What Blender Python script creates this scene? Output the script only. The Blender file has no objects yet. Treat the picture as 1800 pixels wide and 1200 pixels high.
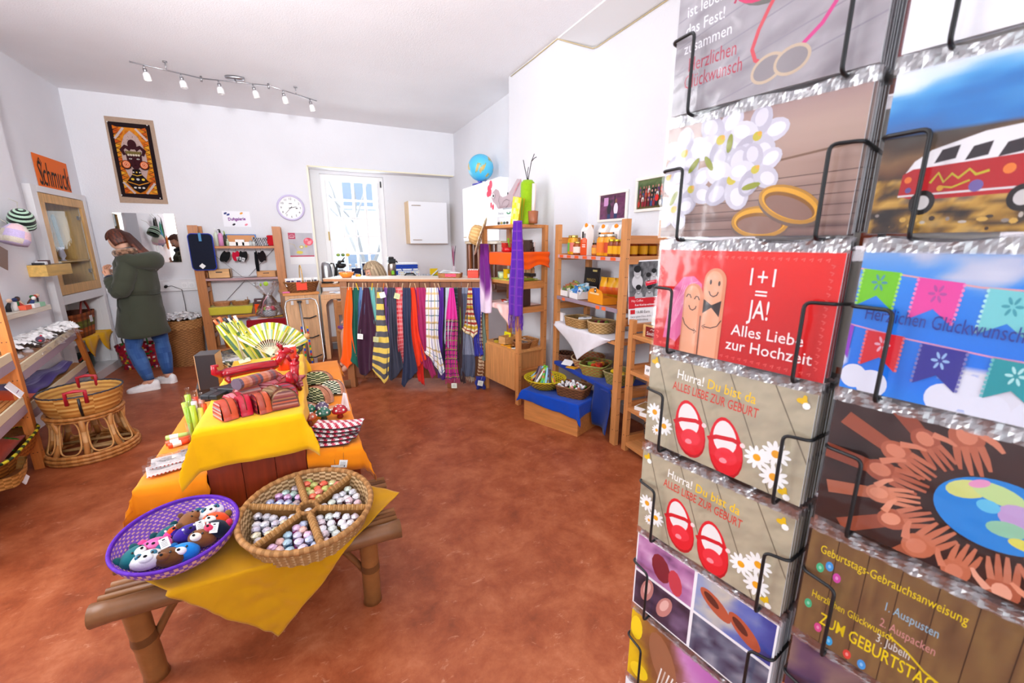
import bpy,math,random
from math import sin,cos,pi,radians,sqrt,atan2,floor,hypot
from mathutils import Vector,Matrix,noise
random.seed(7)
C=bpy.context.scene.collection
SC=bpy.context.scene
cam=bpy.data.cameras.new('camera');camo=bpy.data.objects.new('camera',cam);C.objects.link(camo)
cam.sensor_width=36;cam.lens=735/1800*36;cam.clip_start=.02;cam.clip_end=200
camo.location=(0,0,1.5);camo.rotation_euler=(radians(90-13.15),0,radians(-26))
cam.dof.use_dof=True;cam.dof.focus_distance=1.3;cam.dof.aperture_fstop=9
SC.camera=camo
SC.view_settings.view_transform='Standard';SC.view_settings.look='None'
SC.view_settings.exposure=0.2;SC.view_settings.gamma=1;SC.view_settings.use_curve_mapping=False
w=bpy.data.worlds.new('sky');SC.world=w;w.use_nodes=True
bg=w.node_tree.nodes['Background'];bg.inputs[0].default_value=(.80,.90,1,1);bg.inputs[1].default_value=1.6
def area(name,loc,target,sx,sy,power,col=(1,1,1)):
 l=bpy.data.lights.new(name,'AREA');l.shape='RECTANGLE';l.size=sx;l.size_y=sy;l.energy=power;l.color=col
 o=bpy.data.objects.new(name,l);C.objects.link(o);o.location=loc
 o.rotation_euler=(Vector(target)-Vector(loc)).to_track_quat('-Z','Y').to_euler()
 return o
area('daylight_shop_front',(.2,-1.72,1.75),(.2,4,1.6),3.6,2.3,34,(.97,.98,1))
area('daylight_side_window',(-2.45,2.3,1.8),(2.2,4.2,2.1),1.9,1.7,78,(.98,.98,1))
fl=area('ceiling_fill_light',(-.3,-.5,2.2),(-.3,2.9,3.18),.5,.5,66,(.99,.99,1));fl.data.spread=radians(95)  # added fill light behind the camera, aimed up to brighten the ceiling; no fixture
area('daylight_street',(1.2,9,6.5),(1.2,15,1.5),7,4,600,(.95,.98,1))
area('daylight_back_window',(.75,7.75,1.95),(.75,4,1.2),1.0,1.4,70,(.93,.97,1))
def lin(c):
 if isinstance(c,str):
  c=[int(c[i:i+2],16)/255 for i in(0,2,4)]
  return tuple((x/12.92 if x<=.04045 else((x+.055)/1.055)**2.4)for x in c)+(1,)
 return tuple(c)+(1,)
_lc={}
def LC(c):
 if c not in _lc:_lc[c]=lin(c)
 return _lc[c]
def mixc(a,b,t):
 a=[int(a[i:i+2],16)for i in(0,2,4)];b=[int(b[i:i+2],16)for i in(0,2,4)]
 return ''.join('%02x'%int(max(0,min(255,x+(y-x)*t)))for x,y in zip(a,b))
def rc(*cols):return random.choice(cols)
R=random.uniform
MATS={}
def newmat(name):
 m=bpy.data.materials.new(name);m.use_nodes=True;nt=m.node_tree
 b=nt.nodes['Principled BSDF'];MATS[name]=m
 return m,nt,b
def N(nt,t,**k):
 n=nt.nodes.new(t)
 for a,v in k.items():
  if a.startswith('i_'):n.inputs[a[2:].replace('_',' ')].default_value=v
  else:setattr(n,a,v)
 return n
def colmat(name,rough=.6,metal=0,bump=0,bscale=200,mott=0,mscale=20,stretch=None,spec=.5,sheen=0,coat=0,trans=0,alpha=1,ior=1.45,sss=0,hi=None):
 """surface coloured by the thing's own Col attribute, with procedural mottling and bump"""
 m,nt,b=newmat(name);L=nt.links.new
 a=N(nt,'ShaderNodeAttribute',attribute_name='Col');tc=N(nt,'ShaderNodeTexCoord')
 mp=N(nt,'ShaderNodeMapping');L(tc.outputs['Object'],mp.inputs[0])
 if stretch:mp.inputs['Scale'].default_value=stretch
 col=a.outputs['Color']
 if mott:
  n=N(nt,'ShaderNodeTexNoise',i_Scale=mscale,i_Detail=6.0,i_Roughness=.6);L(mp.outputs[0],n.inputs['Vector'])
  r=N(nt,'ShaderNodeMapRange');r.inputs[1].default_value=.3;r.inputs[2].default_value=.7
  r.inputs[3].default_value=1-mott;r.inputs[4].default_value=1+mott*.6;L(n.outputs[0],r.inputs[0])
  mx=N(nt,'ShaderNodeVectorMath',operation='SCALE');L(col,mx.inputs[0]);L(r.outputs[0],mx.inputs['Scale']);col=mx.outputs[0]
 L(col,b.inputs['Base Color'])
 if bump:
  n2=N(nt,'ShaderNodeTexNoise',i_Scale=bscale,i_Detail=3.0);L(mp.outputs[0],n2.inputs['Vector'])
  bp=N(nt,'ShaderNodeBump',i_Strength=bump,i_Distance=.002);L(n2.outputs[0],bp.inputs['Height']);L(bp.outputs[0],b.inputs['Normal'])
 b.inputs['Roughness'].default_value=rough;b.inputs['Metallic'].default_value=metal
 b.inputs['Specular IOR Level'].default_value=spec;b.inputs['Sheen Weight'].default_value=sheen
 b.inputs['Coat Weight'].default_value=coat;b.inputs['Transmission Weight'].default_value=trans
 b.inputs['IOR'].default_value=ior;b.inputs['Alpha'].default_value=alpha
 if sss:b.inputs['Subsurface Weight'].default_value=sss;b.inputs['Subsurface Radius'].default_value=(.01,.004,.002)
 return m
colmat('matte',.75,bump=.15,mott=.05)
colmat('paper',.6,spec=.3)
colmat('satin',.4);colmat('gloss',.12,coat=.3)
colmat('print',.4,coat=.12,spec=.3)
colmat('plastic',.3,spec=.5)
colmat('fabric',.92,bump=.5,bscale=420,mott=.10,mscale=60,spec=.15,sheen=.2)
colmat('cloth',.9,bump=.25,bscale=700,mott=.06,mscale=9,spec=.15,sheen=.15)
colmat('knit',.95,bump=1.0,bscale=260,mott=.16,mscale=130,spec=.1,sheen=.3)
colmat('hair',.45,bump=.8,bscale=90,mott=.35,mscale=60,stretch=(6,6,.4),spec=.5)
colmat('fur',.95,bump=1,bscale=160,mott=.4,mscale=60,spec=.1,sheen=.4)
colmat('skin',.5,bump=.08,bscale=300,mott=.04,sss=.15)
colmat('leather',.38,bump=.4,bscale=260,mott=.1)
colmat('ceramic',.25,mott=.08,coat=.2)
colmat('metal',.35,metal=1,bump=.05);colmat('chrome',.1,metal=1)
colmat('wicker',.65,bump=.6,bscale=150,mott=.28,mscale=45,spec=.3)
colmat('bamboo',.4,bump=.3,bscale=40,mott=.25,mscale=9,spec=.4)
for ax,st in(('x',(1.2,14,14)),('y',(14,1.2,14)),('z',(14,14,1.2))):
 colmat('wood_'+ax,.45,bump=.2,bscale=9,mott=.22,mscale=3.2,stretch=st,coat=.1)
colmat('crumple',.35,bump=1,bscale=25)
colmat('foliage',.6,mott=.25,mscale=25)
colmat('clear',.06,trans=1,ior=1.45)
def thin(name,tint,alpha,rough,k=.75,bl=.35):
 m,nt,b=newmat(name);L=nt.links.new
 for n in list(nt.nodes):
  if n.type=='BSDF_PRINCIPLED':nt.nodes.remove(n)
 out=[n for n in nt.nodes if n.type=='OUTPUT_MATERIAL'][0]
 t=N(nt,'ShaderNodeBsdfTransparent');t.inputs[0].default_value=tint+(1,)
 g=N(nt,'ShaderNodeBsdfGlossy');g.inputs['Roughness'].default_value=rough;g.inputs[0].default_value=(1,1,1,1)
 fr=N(nt,'ShaderNodeLayerWeight');fr.inputs[0].default_value=bl
 mm=N(nt,'ShaderNodeMath',operation='MULTIPLY_ADD');L(fr.outputs['Fresnel'],mm.inputs[0]);mm.inputs[1].default_value=k;mm.inputs[2].default_value=alpha
 tc=N(nt,'ShaderNodeTexCoord');nz=N(nt,'ShaderNodeTexNoise',i_Scale=26.0,i_Detail=2.0);L(tc.outputs['Object'],nz.inputs['Vector'])
 bp=N(nt,'ShaderNodeBump',i_Strength=.5 if alpha>.09 else .12 if alpha>.04 else 0.02,i_Distance=.02);L(nz.outputs[0],bp.inputs['Height']);L(bp.outputs[0],g.inputs['Normal'])
 mx=N(nt,'ShaderNodeMixShader');L(mm.outputs[0],mx.inputs[0]);L(t.outputs[0],mx.inputs[1]);L(g.outputs[0],mx.inputs[2]);L(mx.outputs[0],out.inputs[0])
thin('glass',(.97,.99,1),.004,.02,.10,.1)
thin('flap',(.95,.95,.97),.30,.3,.3)
thin('cello',(.96,.96,.97),.10,.12)
thin('film',(.985,.985,.99),.041,.14,.10)
m,nt,b=newmat('mirror');b.inputs['Metallic'].default_value=1;b.inputs['Roughness'].default_value=.02;b.inputs['Base Color'].default_value=(.93,.95,.95,1)
m,nt,b=newmat('glow');b.inputs['Emission Color'].default_value=(1,.93,.8,1);b.inputs['Emission Strength'].default_value=9
def plaster(name,col,scale=60,strength=.25):
 m,nt,b=newmat(name);L=nt.links.new
 tc=N(nt,'ShaderNodeTexCoord');n=N(nt,'ShaderNodeTexNoise',i_Scale=float(scale),i_Detail=5.0);L(tc.outputs['Object'],n.inputs['Vector'])
 n3=N(nt,'ShaderNodeTexNoise',i_Scale=1.3,i_Detail=3.0);L(tc.outputs['Object'],n3.inputs['Vector'])
 r=N(nt,'ShaderNodeValToRGB');r.color_ramp.elements[0].color=tuple(x*.95 for x in col)+(1,);r.color_ramp.elements[1].color=col+(1,)
 r.color_ramp.elements[0].position=.3;r.color_ramp.elements[1].position=.65
 L(n3.outputs[0],r.inputs[0]);L(r.outputs[0],b.inputs['Base Color'])
 bp=N(nt,'ShaderNodeBump',i_Strength=strength,i_Distance=.01);L(n.outputs[0],bp.inputs['Height']);L(bp.outputs[0],b.inputs['Normal'])
 b.inputs['Roughness'].default_value=.9;b.inputs['Specular IOR Level'].default_value=.2
plaster('plaster',(.81,.81,.85));plaster('ceiling_paint',(.93,.93,.96),90,.3);plaster('white_paint',(.85,.85,.85),15,.05)
m,nt,b=newmat('linoleum');L=nt.links.new
tc=N(nt,'ShaderNodeTexCoord')
n1=N(nt,'ShaderNodeTexNoise',i_Scale=4.5,i_Detail=10.0,i_Roughness=.72,i_Distortion=.25);L(tc.outputs['Object'],n1.inputs['Vector'])
r1=N(nt,'ShaderNodeValToRGB');e=r1.color_ramp.elements
e[0].position=.30;e[0].color=LC('7c3b1f');e[1].position=.72;e[1].color=LC('bb714e')
for p_,c_ in((.45,'984b2a'),(.58,'aa5d39')):q=e.new(p_);q.color=LC(c_)
L(n1.outputs[0],r1.inputs[0])
mp=N(nt,'ShaderNodeMapping');mp.inputs['Rotation'].default_value=(0,0,.5);mp.inputs['Scale'].default_value=(1.0,2.2,1);L(tc.outputs['Object'],mp.inputs[0])
n2=N(nt,'ShaderNodeTexNoise',i_Scale=9.0,i_Detail=10.0,i_Roughness=.8,i_Distortion=1.1);L(mp.outputs[0],n2.inputs['Vector'])
r2=N(nt,'ShaderNodeValToRGB');e=r2.color_ramp.elements
e[0].position=.585;e[0].color=(0,0,0,1);e[1].position=.66;e[1].color=(1,1,1,1)
L(n2.outputs[0],r2.inputs[0])
n4=N(nt,'ShaderNodeTexNoise',i_Scale=12.0,i_Detail=9.0,i_Roughness=.8,i_Distortion=.9);mp4=N(nt,'ShaderNodeMapping');mp4.inputs['Location'].default_value=(5,3,0);mp4.inputs['Scale'].default_value=(2,1,1);L(tc.outputs['Object'],mp4.inputs[0]);L(mp4.outputs[0],n4.inputs['Vector'])
r4=N(nt,'ShaderNodeValToRGB');e=r4.color_ramp.elements
e[0].position=.62;e[0].color=(0,0,0,1);e[1].position=.72;e[1].color=(1,1,1,1);L(n4.outputs[0],r4.inputs[0])
mx=N(nt,'ShaderNodeMixRGB');mx.inputs[2].default_value=LC('d59a7c')
s_=N(nt,'ShaderNodeMath',operation='MULTIPLY');s_.inputs[1].default_value=.6;L(r2.outputs[0],s_.inputs[0])
L(s_.outputs[0],mx.inputs[0]);L(r1.outputs[0],mx.inputs[1])
mx2=N(nt,'ShaderNodeMixRGB');mx2.inputs[2].default_value=LC('5c2b1c');s4=N(nt,'ShaderNodeMath',operation='MULTIPLY');s4.inputs[1].default_value=.55;L(r4.outputs[0],s4.inputs[0])
L(s4.outputs[0],mx2.inputs[0]);L(mx.outputs[0],mx2.inputs[1]);L(mx2.outputs[0],b.inputs['Base Color'])
b.inputs['Roughness'].default_value=.42;b.inputs['Specular IOR Level'].default_value=.35
I4=Matrix.Identity(4)
def TR(x=0,y=0,z=0,rz=0,rx=0,ry=0,s=1):
 return Matrix.Translation((x,y,z))@Matrix.Rotation(rz,4,'Z')@Matrix.Rotation(rx,4,'X')@Matrix.Rotation(ry,4,'Y')@(Matrix.Scale(s,4)if s!=1 else I4)
class MB:
 def __init__(s):s.v=[];s.f=[];s.c=[];s.sm=[];s.m=I4;s.mi=[];s.cur=0;s.layer=0;s.eps=.00012;s.clip=None
 def add(s,vs,fs,c,smooth=False):
  n=len(s.v);M=s.m
  s.v+=[tuple(M@Vector(p))for p in vs]if M is not I4 else[tuple(p)for p in vs]
  multi=isinstance(c,(list,))
  for i,f in enumerate(fs):
   s.f.append([n+k for k in f]);s.c.append(c[i]if multi else c);s.sm.append(smooth);s.mi.append(s.cur)
  return s
 def box(s,x0,x1,y0,y1,z0,z1,c='ffffff'):
  v=[(x,y,z)for z in(z0,z1)for y in(y0,y1)for x in(x0,x1)]
  return s.add(v,[(0,2,3,1),(4,5,7,6),(0,1,5,4),(2,6,7,3),(0,4,6,2),(1,3,7,5)],c)
 def cbox(s,x,y,z,sx,sy,sz,c='ffffff'):return s.box(x-sx/2,x+sx/2,y-sy/2,y+sy/2,z-sz/2,z+sz/2,c)
 def lathe(s,prof,seg=24,c='ffffff',sx=1,sy=1,off=None,smooth=True,cf=None,cap=True,x=0,y=0,sq=None):
  vs=[];fs=[];cs=[]
  for j,(r,z)in enumerate(prof):
   for i in range(seg):
    a=2*pi*i/seg;rr=r+(off(i,j)if off else 0);ca,sa=cos(a),sin(a)
    if sq:k=(abs(ca)**sq+abs(sa)**sq)**(-1/sq);ca*=k;sa*=k
    vs.append((x+rr*ca*sx,y+rr*sa*sy,z))
  for j in range(len(prof)-1):
   for i in range(seg):
    k=(i+1)%seg;fs.append((j*seg+i,j*seg+k,(j+1)*seg+k,(j+1)*seg+i));cs.append(cf(i,j)if cf else c)
  if cap:
   if prof[0][0]>1e-5:fs.append(tuple(range(seg))[::-1]);cs.append(cf(0,0)if cf else c)
   if prof[-1][0]>1e-5:fs.append(tuple((len(prof)-1)*seg+i for i in range(seg)));cs.append(cf(0,len(prof)-2)if cf else c)
  return s.add(vs,fs,cs,smooth)
 def cyl(s,x,y,z0,z1,r,c='ffffff',seg=16,r2=None):return s.lathe([(r,z0),(r if r2 is None else r2,z1)],seg,c,x=x,y=y,smooth=False if seg<9 else True)
 def tube(s,pts,r,c='ffffff',seg=8,closed=False,cf=None,flat=1):
  pts=[Vector(p)for p in pts];n=len(pts);vs=[];fs=[];cs=[]
  up=None
  for i,p in enumerate(pts):
   if closed:d=pts[(i+1)%n]-pts[i-1]
   else:d=pts[min(i+1,n-1)]-pts[max(i-1,0)]
   d=d.normalized()if d.length>1e-9 else Vector((0,0,1))
   if up is None:up=d.cross(Vector((0,0,1)));up=up if up.length>.1 else d.cross(Vector((1,0,0)))
   up=(up-d*up.dot(d));up=up.normalized()if up.length>1e-6 else d.orthogonal().normalized()
   q=d.cross(up);rr=r[i]if isinstance(r,(list,tuple))else r
   for k in range(seg):
    a=2*pi*k/seg;vs.append(p+up*(cos(a)*rr)+q*(sin(a)*rr*flat))
  for i in range(n if closed else n-1):
   j=(i+1)%n
   for k in range(seg):
    l=(k+1)%seg;fs.append((i*seg+k,j*seg+k,j*seg+l,i*seg+l));cs.append(cf(i,k)if cf else c)
  if not closed:
   fs.append(tuple(range(seg)));cs.append(cf(0,0)if cf else c);fs.append(tuple((n-1)*seg+k for k in range(seg))[::-1]);cs.append(cf(n-2,0)if cf else c)
  return s.add(vs,fs,cs,seg>5)
 def ball(s,x,y,z,rx,ry=None,rz=None,c='ffffff',seg=16,rings=10,cf=None):
  ry=rx if ry is None else ry;rz=rx if rz is None else rz;M=s.m
  s.m=M@Matrix.Translation((x,y,z))@Matrix.Diagonal((rx,ry,rz,1))
  s.lathe([(sin(pi*j/rings),-cos(pi*j/rings))for j in range(rings+1)],seg,c,cf=cf,cap=False);s.m=M;return s
 def prism(s,poly,z0,z1,c='ffffff',side=None):
  n=len(poly);a=sum(poly[i][0]*poly[(i+1)%n][1]-poly[(i+1)%n][0]*poly[i][1]for i in range(n))
  if a<0:poly=poly[::-1]
  vs=[(p[0],p[1],z0)for p in poly]+[(p[0],p[1],z1)for p in poly]
  fs=[tuple(range(n))[::-1],tuple(range(n,2*n))]+[(i,(i+1)%n,n+(i+1)%n,n+i)for i in range(n)]
  return s.add(vs,fs,[c,c]+[side or c]*n)
 def grid(s,fn,nu,nv,c='ffffff',cf=None,smooth=True,closed=False):
  vs=[fn(i/nu,j/nv)for j in range(nv+1)for i in range(nu+1)];fs=[];cs=[]
  for j in range(nv):
   for i in range(nu):
    a=j*(nu+1)+i;fs.append((a,a+1,a+nu+2,a+nu+1));cs.append(cf((i+.5)/nu,(j+.5)/nv)if cf else c)
  return s.add(vs,fs,cs,smooth)
 def flat(s,poly,c):
  s.layer+=1;z=s.layer*s.eps;n=len(poly)
  a=sum(poly[i][0]*poly[(i+1)%n][1]-poly[(i+1)%n][0]*poly[i][1]for i in range(n))
  if a<0:poly=poly[::-1]
  if s.clip:poly=clip(poly,s.clip)
  if len(poly)<3:return s
  return s.add([(p[0],p[1],z)for p in poly],[tuple(range(len(poly)))],c)
 def rect(s,x0,y0,x1,y1,c):return s.flat([(x0,y0),(x1,y0),(x1,y1),(x0,y1)],c)
 def oval(s,x,y,rx,ry,c,seg=20,rot=0):
  return s.flat([(x+rx*cos(t)*cos(rot)-ry*sin(t)*sin(rot),y+rx*cos(t)*sin(rot)+ry*sin(t)*cos(rot))for t in[2*pi*k/seg for k in range(seg)]],c)
 def line(s,pts,wd,c):
  s.layer+=1;z=s.layer*s.eps;vs=[];n=len(pts)
  for i in range(n):
   a=pts[max(i-1,0)];b=pts[min(i+1,n-1)];dx,dy=b[0]-a[0],b[1]-a[1];l=hypot(dx,dy)or 1
   w_=wd[i]if isinstance(wd,(list,tuple))else wd
   vs+=[(pts[i][0]-dy/l*w_/2,pts[i][1]+dx/l*w_/2,z),(pts[i][0]+dy/l*w_/2,pts[i][1]-dx/l*w_/2,z)]
  if s.clip:
   for i in range(n-1):
    q=clip([vs[k][:2]for k in(2*i,2*i+1,2*i+3,2*i+2)],s.clip)
    if len(q)>2:s.add([(p[0],p[1],z)for p in q],[tuple(range(len(q)))],c)
   return s
  return s.add(vs,[(2*i,2*i+1,2*i+3,2*i+2)for i in range(n-1)],c)
 def bg(s,x0,y0,x1,y1,nu,nv,cfn):
  "printed ground with colours running softly from corner to corner"
  s.layer+=1;z=s.layer*s.eps;vs=[];cs=[];fs=[]
  for j in range(nv+1):
   for i in range(nu+1):
    u,v=i/nu,j/nv;vs.append((x0+(x1-x0)*u,y0+(y1-y0)*v,z));cs.append(cfn(u,v))
  out=[]
  for j in range(nv):
   for i in range(nu):
    a=j*(nu+1)+i;f=(a,a+1,a+nu+2,a+nu+1);fs.append(f);out.append(tuple(cs[k]for k in f))
  return s.add(vs,fs,out)
 def text(s,t,x,y,h,c,rot=0,sxs=1,shear=0,align='LEFT',bold=0,z=None):
  s.layer+=1;zz=s.layer*s.eps if z is None else z
  vs,fs=glyphs(t,bold,align)
  ca,sa=cos(rot),sin(rot);out=[]
  for(px,py)in vs:
   px=px*h*sxs+py*h*shear;py=py*h
   out.append((x+px*ca-py*sa,y+px*sa+py*ca,zz))
  return s.add(out,fs,c)
 def build(s,name,mat='matte',parent=None,loc=None,rz=None,bevel=0,bseg=2,solid=0,sub=0,smooth=None,lab=None,kind=None):
  me=bpy.data.meshes.new(name);me.from_pydata(s.v,[],s.f)
  mats=mat if isinstance(mat,(list,tuple))else[mat]
  for m_ in mats:me.materials.append(MATS[m_])
  at=me.color_attributes.new('Col','FLOAT_COLOR','CORNER');data=[]
  for f,c in zip(s.f,s.c):
   if isinstance(c,tuple):
    for q in c:data+=LC(q)
   else:data+=list(LC(c))*len(f)
  at.data.foreach_set('color',data)
  me.polygons.foreach_set('use_smooth',s.sm if smooth is None else[smooth]*len(s.sm))
  if len(mats)>1:me.polygons.foreach_set('material_index',s.mi)
  me.update()
  o=bpy.data.objects.new(name,me);C.objects.link(o)
  if parent:o.parent=parent
  if loc:o.location=loc
  if rz:o.rotation_euler.z=rz
  if solid:q=o.modifiers.new('thickness','SOLIDIFY');q.thickness=solid;q.offset=0
  if bevel:q=o.modifiers.new('bevel','BEVEL');q.width=bevel;q.segments=bseg;q.limit_method='ANGLE';q.angle_limit=radians(40)
  if sub:q=o.modifiers.new('sub','SUBSURF');q.levels=sub;q.render_levels=sub
  if lab:o['label']=lab
  if kind:o['kind']=kind
  return o
def clip(poly,b):
 for ax,lim,sg in((0,b[0],1),(1,b[1],1),(0,b[2],-1),(1,b[3],-1)):
  out=[]
  for i in range(len(poly)):
   p,q=poly[i-1],poly[i];ip,iq=(p[ax]-lim)*sg>=0,(q[ax]-lim)*sg>=0
   if ip!=iq:t=(lim-p[ax])/(q[ax]-p[ax]);out.append((p[0]+(q[0]-p[0])*t,p[1]+(q[1]-p[1])*t))
   if iq:out.append(q)
  poly=out
  if not poly:break
 return poly
_gl={}
def glyphs(t,bold,align):
 k=(t,bold,align)
 if k not in _gl:
  cu=bpy.data.curves.new('lettering','FONT');cu.body=t;cu.align_x=align;cu.resolution_u=2;cu.offset=bold
  o=bpy.data.objects.new('lettering',cu);C.objects.link(o);bpy.context.view_layer.update()
  me=bpy.data.meshes.new_from_object(o.evaluated_get(bpy.context.evaluated_depsgraph_get()))
  _gl[k]=([(v.co.x,v.co.y)for v in me.vertices],[tuple(p.vertices)for p in me.polygons])
  bpy.data.objects.remove(o);bpy.data.curves.remove(cu);bpy.data.meshes.remove(me)
 return _gl[k]
def tag(o,label,cat,group=None,kind=None):
 o['label']=label;o['category']=cat
 if group:o['group']=group
 if kind:o['kind']=kind
 return o
def thing(name,label,cat,loc=(0,0,0),rz=0,group=None):
 o=bpy.data.objects.new(name,None);C.objects.link(o);o.location=loc;o.rotation_euler.z=rz;o.empty_display_size=.05
 return tag(o,label,cat,group)
def struct(name,mb,mat):o=mb.build(name,mat);o['kind']='structure';return o
def dup(root,loc=None,rz=None,label=None,group=None):
 def cp(o,par):
  c=o.copy();C.objects.link(c)
  if par:c.parent=par
  for ch in KIDS.get(o.name,None)or[x for x in bpy.data.objects if x.parent==o]:cp(ch,c)
  return c
 if root.name not in KIDS:
  for x in bpy.data.objects:
   if x.parent:KIDS.setdefault(x.parent.name,[]);(x in KIDS[x.parent.name])or KIDS[x.parent.name].append(x)
 c=cp(root,None)
 if loc is not None:c.location=loc
 if rz is not None:c.rotation_euler.z=rz
 if label:c['label']=label
 if group:c['group']=group
 return c
KIDS={}
PINE='c98a4f';PINE2='b9713a';OAKL='d6a570'
def orient(o,M):
 "places a top-level object by a full matrix"
 o.matrix_world=M;return o
def facing(P,n,up=(0,0,1)):
 "frame whose local z looks along n and local y goes up: for prints on walls"
 n=Vector(n).normalized();u=Vector(up);x=u.cross(n).normalized();y=n.cross(x)
 return Matrix(((x.x,y.x,n.x,P[0]),(x.y,y.y,n.y,P[1]),(x.z,y.z,n.z,P[2]),(0,0,0,1)))
 # the room
H=3.18
def slab(name,*b,mat='plaster'):
 m=MB()
 for q in b:m.box(*q)
 return struct(name,m,mat)
struct('floor',MB().box(-2.6,2.8,-1.8,7.4,-.1,0),'linoleum')
struct('ceiling',MB().box(-2.6,2.8,-1.8,7.4,H,H+.12),'ceiling_paint')
WL,WR,WT=.32,1.235,2.51
WB=.98
YB,YN=6.82,7.13
slab('wall_back',(-2.6,.165,YB,7.4,0,H),(.165,2.8,YB,7.4,2.555,H),(.165,WL,YN+.0,7.4,0,2.555),(WR,2.8,YN,7.4,0,2.555),(WL,WR,YN,7.4,0,WB),(WL,WR,YN,7.4,WT,2.555))
slab('wall_left',(-2.6,-2.26,5.2,5.66,0,H),(-2.6,-2.26,6.70,YB,0,H),(-2.6,-2.26,5.66,6.70,2.05,H),(-2.6,-2.55,5.66,6.70,0,2.05),(-2.6,-2.12,3.3,5.2,0,H),(-2.6,-2.12,-1.8,1.3,0,H),(-2.6,-2.12,1.3,3.3,0,.9),(-2.6,-2.12,1.3,3.3,2.7,H))
slab('wall_right',(2.30,2.8,4.36,YB,0,H),(2.30,2.8,YB,YN+.02,0,2.555),(2.09,2.8,3.41,4.36,0,H),(2.47,2.8,-1.8,3.41,0,H))
slab('wall_front',(-2.6,-1.7,-1.8,-1.6,0,H),(2.0,2.8,-1.8,-1.6,0,H),(-1.7,2.0,-1.8,-1.6,0,.55),(-1.7,2.0,-1.8,-1.6,2.95,H))
slab('trim_1',(2.09,2.47,-1.6,3.41,H-.012,H),mat='white_paint')
m=MB()
for x0,x1 in((-2.2,.165),):m.box(x0,x1,YB-.012,YB,0,.06,'d8d4d4')
m.build('baseboard_back','satin')['kind']='structure'
m=MB().box(2.455,2.47,-1.5,3.4,0,.09,'e4e2e4').box(2.10,2.47,3.395,3.41,0,.09,'e4e2e4');m.build('baseboard_right','satin')['kind']='structure'
m=MB().box(.165,2.28,YB-.004,YB+.02,2.545,2.56,'eee6c8').box(.150,.175,YB-.004,YN,0,2.56,'efe8d2');m.build('trim_2','satin')['kind']='structure'
m=MB();fw=.07;yf=YN+.05
for a in((WL,WL+fw,WB,WT),(WR-fw,WR,WB,WT),(WL+fw,WR-fw,WB,WB+.1),(WL+fw,WR-fw,WT-fw-.02,WT)):
 m.box(a[0],a[1],yf,yf+.06,a[2],a[3],'f2f2f2')
for a in((WL+fw,WL+fw+.035,WB+.1,WT-.09),(WR-fw-.035,WR-fw,WB+.1,WT-.09)):m.box(a[0],a[1],yf-.02,yf+.05,a[2],a[3],'eaeaee')
g0,g1=WL+fw+.035,WR-fw-.035
for k in(1,2,3):
 x=g0+(g1-g0)*k/4;m.box(x-.017,x+.017,yf+.01,yf+.045,WB+.1,WT-.09,'f4f4f6')
for k in(1,2,3,4,5):
 z=WB+.1+(WT-.19-WB)*k/5.0
 if k<5:m.box(g0,g1,yf+.012,yf+.043,z-.015,z+.015,'f4f4f6')
m.box(WL+.05,WL+.066,yf-.03,yf,1.55,1.68,'c9a54a')
m.box(WR-.05,WR-.03,yf-.02,yf,2.36,2.45,'222222')
m.build('window_1','satin',bevel=.004)['kind']='structure'
m=MB().box(g0,g1,yf+.026,yf+.030,WB+.1,WT-.09);o=m.build('window_glass','glass',parent=bpy.data.objects['window_1'])
slab('trim_3',(.17,1.28,YN-.14,YN+.05,WB-.03,WB),mat='white_paint')
for nm,bx in(('window_2',[(-1.7,2.0,-1.72,-1.66,.55,.63),(-1.7,2.0,-1.72,-1.66,2.87,2.95),(-1.7,-1.62,-1.72,-1.66,.55,2.95),(1.92,2.0,-1.72,-1.66,.55,2.95),(.11,.19,-1.72,-1.66,.55,2.95)]),('window_3',[(-2.4,-2.33,1.3,3.3,.9,.98),(-2.4,-2.33,1.3,3.3,2.62,2.7),(-2.4,-2.33,1.3,1.38,.9,2.7),(-2.4,-2.33,3.22,3.3,.9,2.7),(-2.4,-2.33,2.26,2.34,.9,2.7)])):
 m=MB()
 for q in bx:m.box(*q,'f0f0f0')
 m.build(nm,'satin')['kind']='structure'
 # the greeting card rack, front right
CW,CH=.182,.117
def nz(x,y,z=0):return noise.noise(Vector((x,y,z)))
def fb(x,y,z=0,o=3):return sum(nz(x*2**k,y*2**k,z+k*7)/2**k for k in range(o))
def blend(stops,t):
 t=max(0,min(.9999,t))*(len(stops)-1);i=int(t);return mixc(stops[i],stops[i+1],t-i)
def daisy(m,x,y,r,n=11,ph=0):
 for k in range(n):
  a=2*pi*k/n+ph;m.oval(x+cos(a)*r*.6,y+sin(a)*r*.6,r*.42,r*.17,'f6f5f2',10,a)
 m.oval(x,y,r*.30,r*.30,'eda51c',12)
def hand(m,x,y,a,l,c1,c2):
 "open hand printed on a card: wrist outwards, fingers towards angle a"
 ca,sa=cos(a),sin(a);P=lambda u,v:(x+u*ca-v*sa,y+u*sa+v*ca)
 m.line([P(-1.6*l,.0),P(-.2*l,0)],[.5*l,.42*l],mixc(c1,'6b2c1a',.35))
 m.oval(*P(0,0),.42*l,.34*l,c1,16,a);m.oval(*P(-.05*l,.02*l),.26*l,.2*l,c2,12,a)
 for k,(o,ln)in enumerate(((-.24,.62),(-.09,.78),(.06,.80),(.21,.66))):
  m.line([P(.25*l,o*l),P((.25+ln*.5)*l,o*l*1.15),P((.25+ln)*l,o*l*1.2)],[.15*l,.14*l,.07*l],mixc(c1,c2,.2+.2*(k%2)))
 m.line([P(-.1*l,.28*l),P(.2*l,.5*l),P(.42*l,.58*l)],[.2*l,.15*l,.08*l],c2)
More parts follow.
